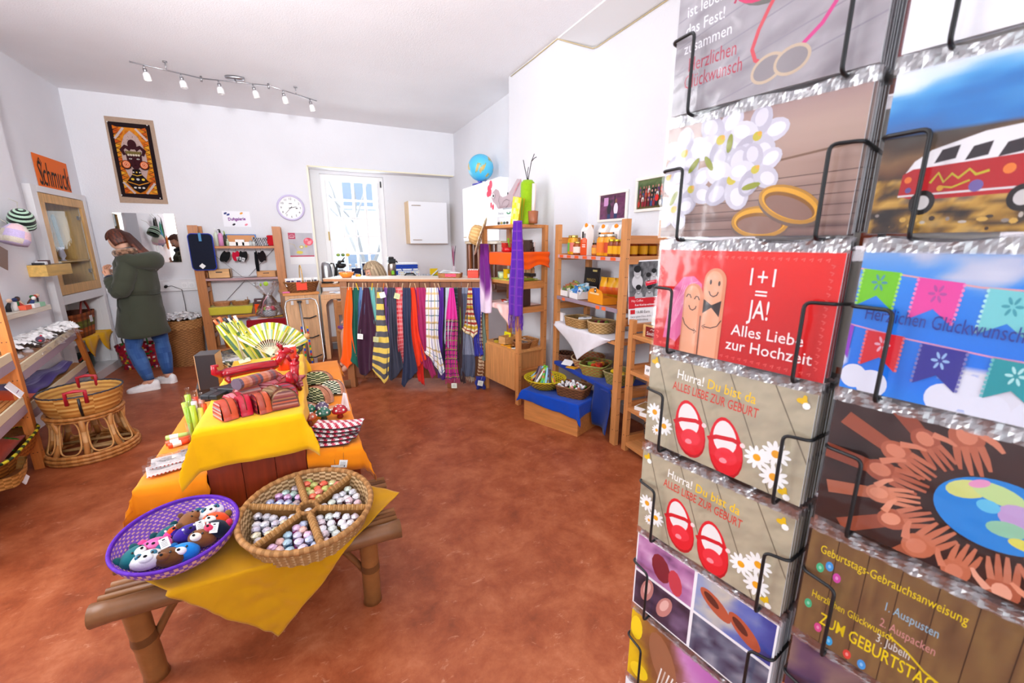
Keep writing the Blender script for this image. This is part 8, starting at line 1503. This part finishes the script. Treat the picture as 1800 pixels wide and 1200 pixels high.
def hand_nodes(nodes,edges,wrist,palm_dir,up,side,curl=.6,s_=1.0):
 "adds a palm, four unequal bent fingers and a thumb after the wrist node"
 w_=Vector(nodes[wrist][:3]);d=Vector(palm_dir).normalized();u=Vector(up).normalized();t=Vector(side).normalized()
 def add(p,r_,pr):nodes.append((p.x,p.y,p.z,r_,r_));edges.append((pr,len(nodes)-1));return len(nodes)-1
 p1=add(w_+d*.035*s_,.026*s_,wrist);p2=add(w_+d*.065*s_,.028*s_,p1)
 for off,L_ in((-.028,.062),(-.010,.074),(.010,.070),(.028,.054)):
  a=add(w_+d*.085*s_+t*off*s_,.0092*s_,p2);q=w_+d*(.085+L_*.45)*s_+t*off*1.1*s_-u*.012*curl;b_=add(q,.0088*s_,a);q2=q+(d*(1-curl*.7)-u*curl).normalized()*L_*.35*s_;c_=add(q2,.0082*s_,b_);add(q2+(d*(1-curl)-u*curl*1.2).normalized()*L_*.28*s_,.0070*s_,c_)
 a=add(w_+d*.03*s_-t*.032*s_,.011*s_,p1);b_=add(w_+d*.055*s_-t*.052*s_-u*.008,.010*s_,a);add(w_+d*.080*s_-t*.055*s_-u*.02,.008*s_,b_)
def head(parent,M,skin='e0ab90',lip='b8605a',brow='4a2e22',s_=1.0,name='face'):
 m=MB();nu,nv=44,34;vs=[];cs=[]
 for j in range(nv+1):
  th=pi*j/nv
  for i in range(nu):
   ph=2*pi*i/nu;d=Vector((sin(th)*cos(ph),sin(th)*sin(ph),cos(th)));z=d.z
   rx,ry,rz=.096,.076,.118
   jaw=max(0,-z);x,y=d.x*rx*(1-.18*jaw**1.5),d.y*ry*(1-.34*jaw**1.6);zz=z*rz-.006*jaw
   if d.x>0:
    g=lambda yy,zc,wy,wz:math.exp(-((d.y-yy)/wy)**2-((z-zc)/wz)**2)
    x+=.024*g(0,-.16,.13,.14)+.010*g(0,.02,.09,.20)-.012*(g(.36,.06,.18,.12)+g(-.36,.06,.18,.12))+.006*(g(.3,.22,.3,.08)+g(-.3,.22,.3,.08))+.008*g(0,-.47,.22,.07)-.004*g(0,-.53,.2,.03)+.010*g(0,-.80,.25,.15)+.006*(g(.5,-.2,.2,.2)+g(-.5,-.2,.2,.2))
   vs.append((x*s_,y*s_,zz*s_))
 fs=[];cc=[]
 for j in range(nv):
  for i in range(nu):
   k=(i+1)%nu;fs.append((j*nu+i,(j+1)*nu+i,(j+1)*nu+k,j*nu+k));ph=2*pi*(i+.5)/nu;th=pi*(j+.5)/nu;dy,z,dx=sin(th)*sin(ph),cos(th),sin(th)*cos(ph)
   c=skin
   if dx>.4 and abs(dy)<.26 and abs(z+.47)<.065:c=lip
   if dx>.4 and abs(abs(dy)-.34)<.17 and abs(z-.23)<.035:c=brow
   if dx>.3 and abs(abs(dy)-.5)<.2 and abs(z+.2)<.15:c=mixc(skin,'d8806c',.25)
   cc.append(c)
 m.add(vs,fs,cc,True);h=m.build(name,'skin',parent);h.matrix_local=M
 for sg in(-1,1):
  e=MB().ball(.078*s_,sg*.028*s_,.008*s_,.013*s_,.015*s_,.010*s_,'f2efec',12,8).ball(.089*s_,sg*.028*s_,.007*s_,.004*s_,.006*s_,.006*s_,'3c2a20',10,6).build('eye','gloss',h)
  MB().tube([(.084*s_,sg*.014*s_,.010*s_),(.092*s_,sg*.028*s_,.019*s_),(.082*s_,sg*.043*s_,.011*s_)],.0025*s_,'2a1a16',6).build('eyelid','skin',h)
  MB().tube([(-.004*s_,sg*.074*s_,.022*s_),(-.014*s_,sg*.086*s_,.028*s_),(-.022*s_,sg*.086*s_,.006*s_),(-.012*s_,sg*.081*s_,-.018*s_),(0,sg*.073*s_,-.026*s_)],[.006*s_,.008*s_,.008*s_,.007*s_,.005*s_],mixc(skin,'d0705c',.2),8).build('ear','skin',h)
 return h
def loft(rings,c,seg=30,cf=None,wr=.0,seed=0,capb=True,mbx=None):
 "rings = (x, y, z, rx, ry); closed garment shape with soft creases"
 m=mbx or MB();vs=[];fs=[];cs=[];n=len(rings)
 R_=[]
 for k in range(n-1):
  for t in range(3):a,b_=rings[k],rings[k+1];f=t/3;f2=f*f*(3-2*f);R_.append(tuple(a[q]+(b_[q]-a[q])*(f if q==2 else(f+f2)/2)for q in range(5)))
 R_.append(rings[-1])
 for j,(x,y,z,rx,ry)in enumerate(R_):
  for i in range(seg):a=2*pi*i/seg;q=1+wr*fb(cos(a)*1.7+seed,sin(a)*1.7,z*9+seed)*2;vs.append((x+rx*q*cos(a),y+ry*q*sin(a),z+wr*.12*sin(a*3+seed)*(j==0)))
 for j in range(len(R_)-1):
  for i in range(seg):k=(i+1)%seg;fs.append((j*seg+i,j*seg+k,(j+1)*seg+k,(j+1)*seg+i));cs.append(cf(i,j)if cf else c)
 if capb:fs.append(tuple(range(seg))[::-1]);cs.append(c)
 fs.append(tuple((len(R_)-1)*seg+i for i in range(seg)));cs.append(c)
 return m.add(vs,fs,cs,True)
wo=thing('person','person in dark green parka, blue jeans and white sneakers, head bowed','person',(-1.56,5.54,0))
O=Vector((-1.56,5.54,0))
def wl(*p):return(p[0]-O.x,p[1]-O.y,p[2])
nd=[(*wl(-1.56,5.55,.88),.11,.13),(*wl(-1.56,5.55,1.06),.095,.12),(*wl(-1.555,5.545,1.26),.10,.13),(*wl(-1.575,5.54,1.39),.05,.05),(*wl(-1.60,5.53,1.45),.045,.045),(*wl(-1.615,5.53,1.52),.075,.07),(*wl(-1.60,5.46,.82),.085,.08),(*wl(-1.665,5.445,.46),.055,.055),(*wl(-1.585,5.43,.10),.036,.036),(*wl(-1.65,5.42,.05),.03,.03),(*wl(-1.52,5.63,.82),.085,.08),(*wl(-1.485,5.66,.46),.055,.055),(*wl(-1.475,5.63,.10),.036,.036),(*wl(-1.54,5.68,.05),.03,.03),(*wl(-1.56,5.38,1.31),.055,.055),(*wl(-1.62,5.32,1.05),.042,.042),(*wl(-1.735,5.44,1.185),.028,.028),(*wl(-1.545,5.70,1.31),.055,.055),(*wl(-1.53,5.76,1.05),.042,.042),(*wl(-1.69,5.63,1.14),.028,.028)]
ed=[(0,1),(1,2),(2,3),(3,4),(4,5),(0,6),(6,7),(7,8),(8,9),(0,10),(10,11),(11,12),(12,13),(2,14),(14,15),(15,16),(2,17),(17,18),(18,19)]
hand_nodes(nd,ed,16,(-.25,.5,.8),(-.5,-.6,.1),(.4,.8,0),.6);hand_nodes(nd,ed,19,(-.5,-.4,.6),(0,1,.3),(.3,0,1),.6)
skinned('body',nd,ed,wo)
hm_=TR(*wl(-1.635,5.54,1.53),radians(140),0,radians(30));head(wo,hm_,'e3ad92','b8645c','40261c',.93)
m=MB();m.m=hm_;HC='b'
def hc(i,j):return('4a2418','5a2c1c','3c1c14','6a3420')[(i*3+j//3)%4]
m.lathe([(.102*sin(pi*k/20),-.118*cos(pi*k/20))for k in range(6,21)],40,'4a2418',cap=False,sx=1.0,sy=.86,cf=hc,off=lambda i,j:.002*sin(i*2.6));vs=[]
m.v=[tuple(v)for v in m.v]
keep=[f for f in range(len(m.f))];inv=hm_.inverted();nf,nc=[],[]
for f,c in zip(m.f,m.c):
 p=sum((inv@Vector(m.v[k])for k in f),Vector())/len(f)
 if not(p.x>.035 and p.z<.065)and not(abs(p.y)>.05 and p.z<.01 and p.x>-.01):nf.append(f);nc.append(c)
m.f,m.c=nf,nc;m.sm=[True]*len(nf);m.mi=[0]*len(nf)
m.build('hair_cap','hair',wo,solid=.008)
m=MB();P=[wl(-1.61,5.525,1.62),wl(-1.55,5.52,1.585),wl(-1.50,5.505,1.52),wl(-1.455,5.49,1.455),wl(-1.40,5.485,1.40),wl(-1.345,5.48,1.355)]
for k in range(17):
 a=(k-8)/8;m.tube([(x,y+a*(.018+.055*min(1,q*.4)),z-.03*abs(a)*min(1,q*.5)-.006*q*(k%2))for q,(x,y,z)in enumerate(P)],[.014,.026,.028,.024,.018,.005],hc(k,k*2),8,cf=lambda i,k_:hc(k,i+k_))
m.build('long_hair','hair',wo)
PK='3f4236'
pk=loft([(*wl(-1.585,5.55,.575),.205,.225),(*wl(-1.58,5.55,.60),.214,.236),(*wl(-1.575,5.55,.78),.196,.225),(*wl(-1.565,5.55,.95),.168,.196),(*wl(-1.562,5.55,1.0),.160,.188),(*wl(-1.56,5.548,1.06),.168,.20),(*wl(-1.555,5.545,1.20),.170,.205),(*wl(-1.56,5.54,1.31),.150,.195),(*wl(-1.57,5.54,1.37),.11,.14),(*wl(-1.585,5.535,1.41),.075,.08)],PK,44,wr=.05,seed=3,cf=lambda i,j:mixc(PK,'33362a',.5)if j in(12,13)else PK)
pko=pk.build('parka','cloth',wo)
def sleeve(pts,rr,nm,par):
 m=MB();n=5;Q=[];RR=[]
 for k in range(len(pts)-1):
  for t in range(n):Q.append(Vector(pts[k]).lerp(Vector(pts[k+1]),t/n));RR.append((rr[k]+(rr[k+1]-rr[k])*t/n)*(1+.06*sin((k*n+t)*2.3)))
 Q.append(Vector(pts[-1]));RR.append(rr[-1]);m.tube(Q,RR,PK,20);return m.build(nm,'cloth',par)
s1=sleeve([wl(-1.555,5.41,1.31),wl(-1.58,5.345,1.20),wl(-1.62,5.32,1.07),wl(-1.65,5.335,1.045),wl(-1.695,5.385,1.11),wl(-1.72,5.42,1.155)],[.085,.085,.078,.074,.062,.056],'sleeve',wo)
s2=sleeve([wl(-1.545,5.68,1.31),wl(-1.53,5.745,1.20),wl(-1.53,5.765,1.07),wl(-1.57,5.75,1.04),wl(-1.62,5.69,1.08),wl(-1.665,5.645,1.12)],[.085,.085,.078,.074,.062,.056],'sleeve',wo)
MB().tube([wl(-1.72,5.42,1.155),wl(-1.738,5.438,1.18)],[.045,.040],'1c2030',14).build('knit_cuff','knit',wo);MB().tube([wl(-1.665,5.645,1.12),wl(-1.685,5.632,1.135)],[.045,.040],'1c2030',14).build('knit_cuff','knit',wo)
m=MB();cx,cy,cz=wl(-1.53,5.52,1.335)
pts=[];rr=[]
for k in range(22):a=-2.5+5.0*k/21;pts.append((cx+.02+.125*cos(a)*1.0,cy+.165*sin(a),cz+.028*cos(a*1.0)-.0+.025*(abs(a)>1.7)-.03*max(0,cos(a))));rr.append(.052+.030*max(0,cos(a)))
m.tube(pts,rr,PK,18,flat=1.15);m.ball(cx+.10,cy,cz-.045,.085,.135,.085,PK,22,14);m.build('hood','cloth',wo)
m=MB();pts=[(cx-.035+.085*cos(a),cy-.035+.125*sin(a),cz+.085+.012*cos(a))for a in[-2.7+2.9*k/16 for k in range(17)]];m.tube(pts,[.02]+[.036]*15+[.015],'7a5a44',12,cf=lambda i,k:rc('7a5a44','96705a','5a4030','b08c70'));m.build('fur_lining','fur',wo)
m=MB();m.tube([wl(-1.50,5.52,1.40),wl(-1.44,5.43,1.37),wl(-1.385,5.44,1.30),wl(-1.37,5.47,1.24)],.004,'d8d8d4',6);m.build('zip','metal',wo,lab='pale metal zip on the hood')
m=MB();pts=[wl(-1.585+.075*cos(a),5.535+.08*sin(a),1.415+.02*cos(a))for a in[2*pi*k/24 for k in range(24)]];m.tube(pts,.036,'1d2430',12,closed=True,flat=1.3);m.build('dark_collar','knit',wo)
MB().tube([(p[0],p[1],p[2])for p in[wl(-1.562+.168*cos(a),5.55+.198*sin(a),1.0+.005*sin(a*3))for a in[2*pi*k/40 for k in range(40)]]],.005,'32352a',6,closed=True).build('waist_cord','cloth',wo)
MB().tube([wl(-1.69,5.385,.97),wl(-1.70,5.38,.90),wl(-1.685,5.378,.83),wl(-1.67,5.38,.80)],.006,'22241c',6).ball(*wl(-1.668,5.368,.815),.010,.006,.008,'e8e8e4',8,6).build('drawstring','satin',wo)
MB().tube([wl(-1.725,5.41,.60),wl(-1.73,5.40,.56),wl(-1.725,5.40,.52)],.007,'22241c',6).build('drawstring','satin',wo)
m=MB();m.grid(lambda u,v:wl(-1.62+.10*u,5.338+.012*u-.004*sin(pi*u),.72+.13*v-.02*u),6,6,'3e4134');m.build('pocket_flap','cloth',wo)
def leg(h,k,a,nm):
 m=MB();pts=[];rr=[]
 for t in range(13):
  f=t/12
  p=Vector(h).lerp(Vector(k),f*2)if f<.5 else Vector(k).lerp(Vector(a),f*2-1);pts.append(p);rr.append((.104-.040*min(1,f*2.0)if f<.5 else .064-.020*(f*2-1)+.012*sin(pi*(f*2-1)))*(1+.02*sin(t*2.9)))
 m.tube(pts,rr,'2f4f86',22,cf=lambda i,k_:mixc('2f4f86','4f74ac',max(0,min(1,.35+nz(i*.4,k_*.3)*1.2))));m.tube([pts[-1],pts[-1]+Vector((0,0,.012))],rr[-1]*1.03,'26406e',22);return m
lg=MB();
jl=leg(wl(-1.60,5.47,.80),wl(-1.665,5.445,.46),wl(-1.59,5.43,.115),'').build('jeans_leg','cloth',wo);leg(wl(-1.52,5.63,.80),wl(-1.485,5.66,.46),wl(-1.475,5.63,.115),'').build('jeans_leg','cloth',wo)
loft([(*wl(-1.56,5.55,.70),.13,.17),(*wl(-1.56,5.55,.86),.14,.18),(*wl(-1.56,5.55,.98),.12,.16)],'2f4f86',26).build('jeans_top','cloth',wo)
def shoe_(M,lab):
 s_=MB();secs=[(-.055,.026,.075),(-.03,.036,.088),(.02,.037,.080),(.07,.040,.062),(.12,.044,.048),(.165,.042,.038),(.20,.028,.026),(.213,.010,.014)];vs=[];n=14
 for x,w_,h in secs:
  for k in range(n+1):a=pi*k/n;vs.append((x,w_*cos(a)*(1 if abs(cos(a))<.9 else 1),.018+h*sin(a)**.8))
 fs=[(j*(n+1)+k,j*(n+1)+k+1,(j+1)*(n+1)+k+1,(j+1)*(n+1)+k)for j in range(len(secs)-1)for k in range(n)]+[tuple(range(n+1))[::-1]]
 s_.add(vs,fs,'f0eeee',True);o=s_.build('sneaker','leather',wo,lab=lab);o.matrix_local=M
 m=MB();out=[(x,w_*1.08)for x,w_,h in secs]+[(x,-w_*1.08)for x,w_,h in secs[::-1]];m.prism(out,0,.022,'f4f2f0');m.prism([(a*.99,b_*.98)for a,b_ in out],-.002,.004,'8a8480');m.build('sole','satin',o,bevel=.003)
 m=MB()
 for k in range(5):x=.035+.022*k;h=.018+.078-.25*(x-.02)*1.15;m.tube([(x,-.022,h-.012),(x+.004,0,h+.003),(x,.022,h-.012)],.0028,'e0dee0',6)
 m.tube([(.03,0,.10),(.02,-.03,.105),(.04,-.035,.085)],.0025,'e8e8e8',6);m.build('laces','fabric',o)
shoe_(TR(*wl(-1.565,5.428,0),atan2(-.05,-.235)),'white sneaker with laces');shoe_(TR(*wl(-1.465,5.625,0),atan2(.10,-.21)),'white sneaker, further back')
for p in((-1.587,5.43),(-1.475,5.63)):MB().tube([wl(p[0],p[1],.07),wl(p[0],p[1],.125)],[.036,.038],'dca48a',16).build('ankle','skin',wo)
w2=thing('person','person with shoulder length ash blonde hair seated behind the counter','person',(.76,5.10,.035));O2=Vector((.76,5.10,.035));SK2='dba48c'
nd=[(0,0,.50,.14,.13),(0,-.0,.72,.12,.13),(-.01,-.01,.90,.12,.13),(-.02,-.01,1.00,.05,.05),(-.03,-.01,1.06,.05,.05),(-.04,-.01,1.14,.07,.065),(-.10,-.10,.50,.08,.08),(-.42,-.12,.47,.06,.06),(-.42,-.12,.10,.04,.04),(-.50,-.12,.05,.035,.03),(-.10,.10,.50,.08,.08),(-.42,.12,.47,.06,.06),(-.42,.12,.10,.04,.04),(-.50,.12,.05,.035,.03),(-.01,-.17,.93,.055,.055),(-.10,-.22,.70,.045,.045),(-.30,-.14,.62,.028,.028),(-.01,.16,.93,.055,.055),(-.10,.21,.70,.045,.045),(-.30,.12,.62,.028,.028)]
ed=[(0,1),(1,2),(2,3),(3,4),(4,5),(0,6),(6,7),(7,8),(8,9),(0,10),(10,11),(11,12),(12,13),(2,14),(14,15),(15,16),(2,17),(17,18),(18,19)]
hand_nodes(nd,ed,16,(-1,.1,-.2),(0,0,1),(0,1,0),.5);hand_nodes(nd,ed,19,(-1,-.1,-.2),(0,0,1),(0,-1,0),.5)
skinned('body',nd,ed,w2,col=SK2)
loft([(0,0,.48,.16,.18),(0,0,.60,.15,.18),(-.01,0,.80,.14,.18),(-.01,0,.92,.13,.19),(-.02,0,.98,.08,.10)],'5a6a7c',30,wr=.03).build('jumper','knit',w2)
h2=TR(-.055,-.01,1.155,radians(196),0,radians(18));head(w2,h2,SK2,'b86a60','8a6a50',.93)
m=MB();m.m=h2;H2C=('b09878','9c8468','c0a888','8a7458')
m.lathe([(.112*sin(pi*k/20),-.122*cos(pi*k/20))for k in range(6,21)],40,'b09878',cap=False,sy=.9,cf=lambda i,j:H2C[(i*3+j//4)%4],off=lambda i,j:.002*sin(i*2.6))
inv=h2.inverted();nf,nc=[],[]
for f,c in zip(m.f,m.c):
 p=sum((inv@Vector(m.v[k])for k in f),Vector())/len(f)
 if not(p.x>.045 and p.z<.055):nf.append(f);nc.append(c)
m.f,m.c=nf,nc;m.sm=[True]*len(nf);m.mi=[0]*len(nf);m.build('hair_cap','hair',w2,solid=.010)
m=MB();m.m=h2
for k in range(24):
 a=radians(62+236*k/23);x,y=.098*cos(a),.088*sin(a);m.tube([(x*.7,y*.7,.085),(x*1.05,y*1.05,.02),(x*1.12,y*1.15,-.06),(x*1.05,y*1.1,-.13-.01*(k%3)),(x*.95,y*.98,-.165)],[.016,.022,.022,.018,.006],H2C[k%4],8)
m.build('bob_hair','hair',w2)
sl=thing('stool','plain wooden stool under the seated person','stool',(.76,5.10,.035));MB().lathe([(.0001,.33),(.17,.33),(.175,.345),(.17,.36),(.0001,.36)],28,'b88450').build('seat','wood_x',sl)
for k in range(4):a=pi/4+k*pi/2;MB().tube([(.15*cos(a),.15*sin(a),0),(.12*cos(a),.12*sin(a),.335)],.014,'a8743f',8).build('leg','wood_z',sl)
for i,(y,z,w_,h,c,c2,lab)in enumerate(((4.42,1.50,.10,.42,'1a1a1e','2a2a30','long black stocking bundle'),(4.30,1.60,.09,.34,'26241f','5a4a3a','dark brown knitted bundle'),(4.12,1.45,.12,.30,'2a8ac0','1c9a6a','blue and green braided bundle'),(4.02,1.52,.09,.36,'2fae4a','2a6ab8','bright green and blue bundle'),(3.88,1.50,.06,.45,'16161a','222228','thin black cord bundle'),(3.70,1.40,.10,.24,'e85a2c','e8c82c','orange and yellow felt bundle'))):
 m=MB();rr=random.Random(i);m.lathe([(.006,h),(w_*.3,h*.85),(w_*.5,h*.45),(w_*.4,h*.12),(.01,0)],14,c,sx=.5,cf=lambda a,j:c if(a+j)%3 else c2,off=lambda a,j:rr.uniform(-.006,.006),x=-2.075,y=y);m.tube([(-2.118,y,z*0+h+.05),(-2.08,y,h)],.003,'c8c4b8',5);o=m.build('hanging_goods','knit',loc=(0,0,z));tag(o,lab+' hanging on the left wall beyond the knitted hats','bundle')
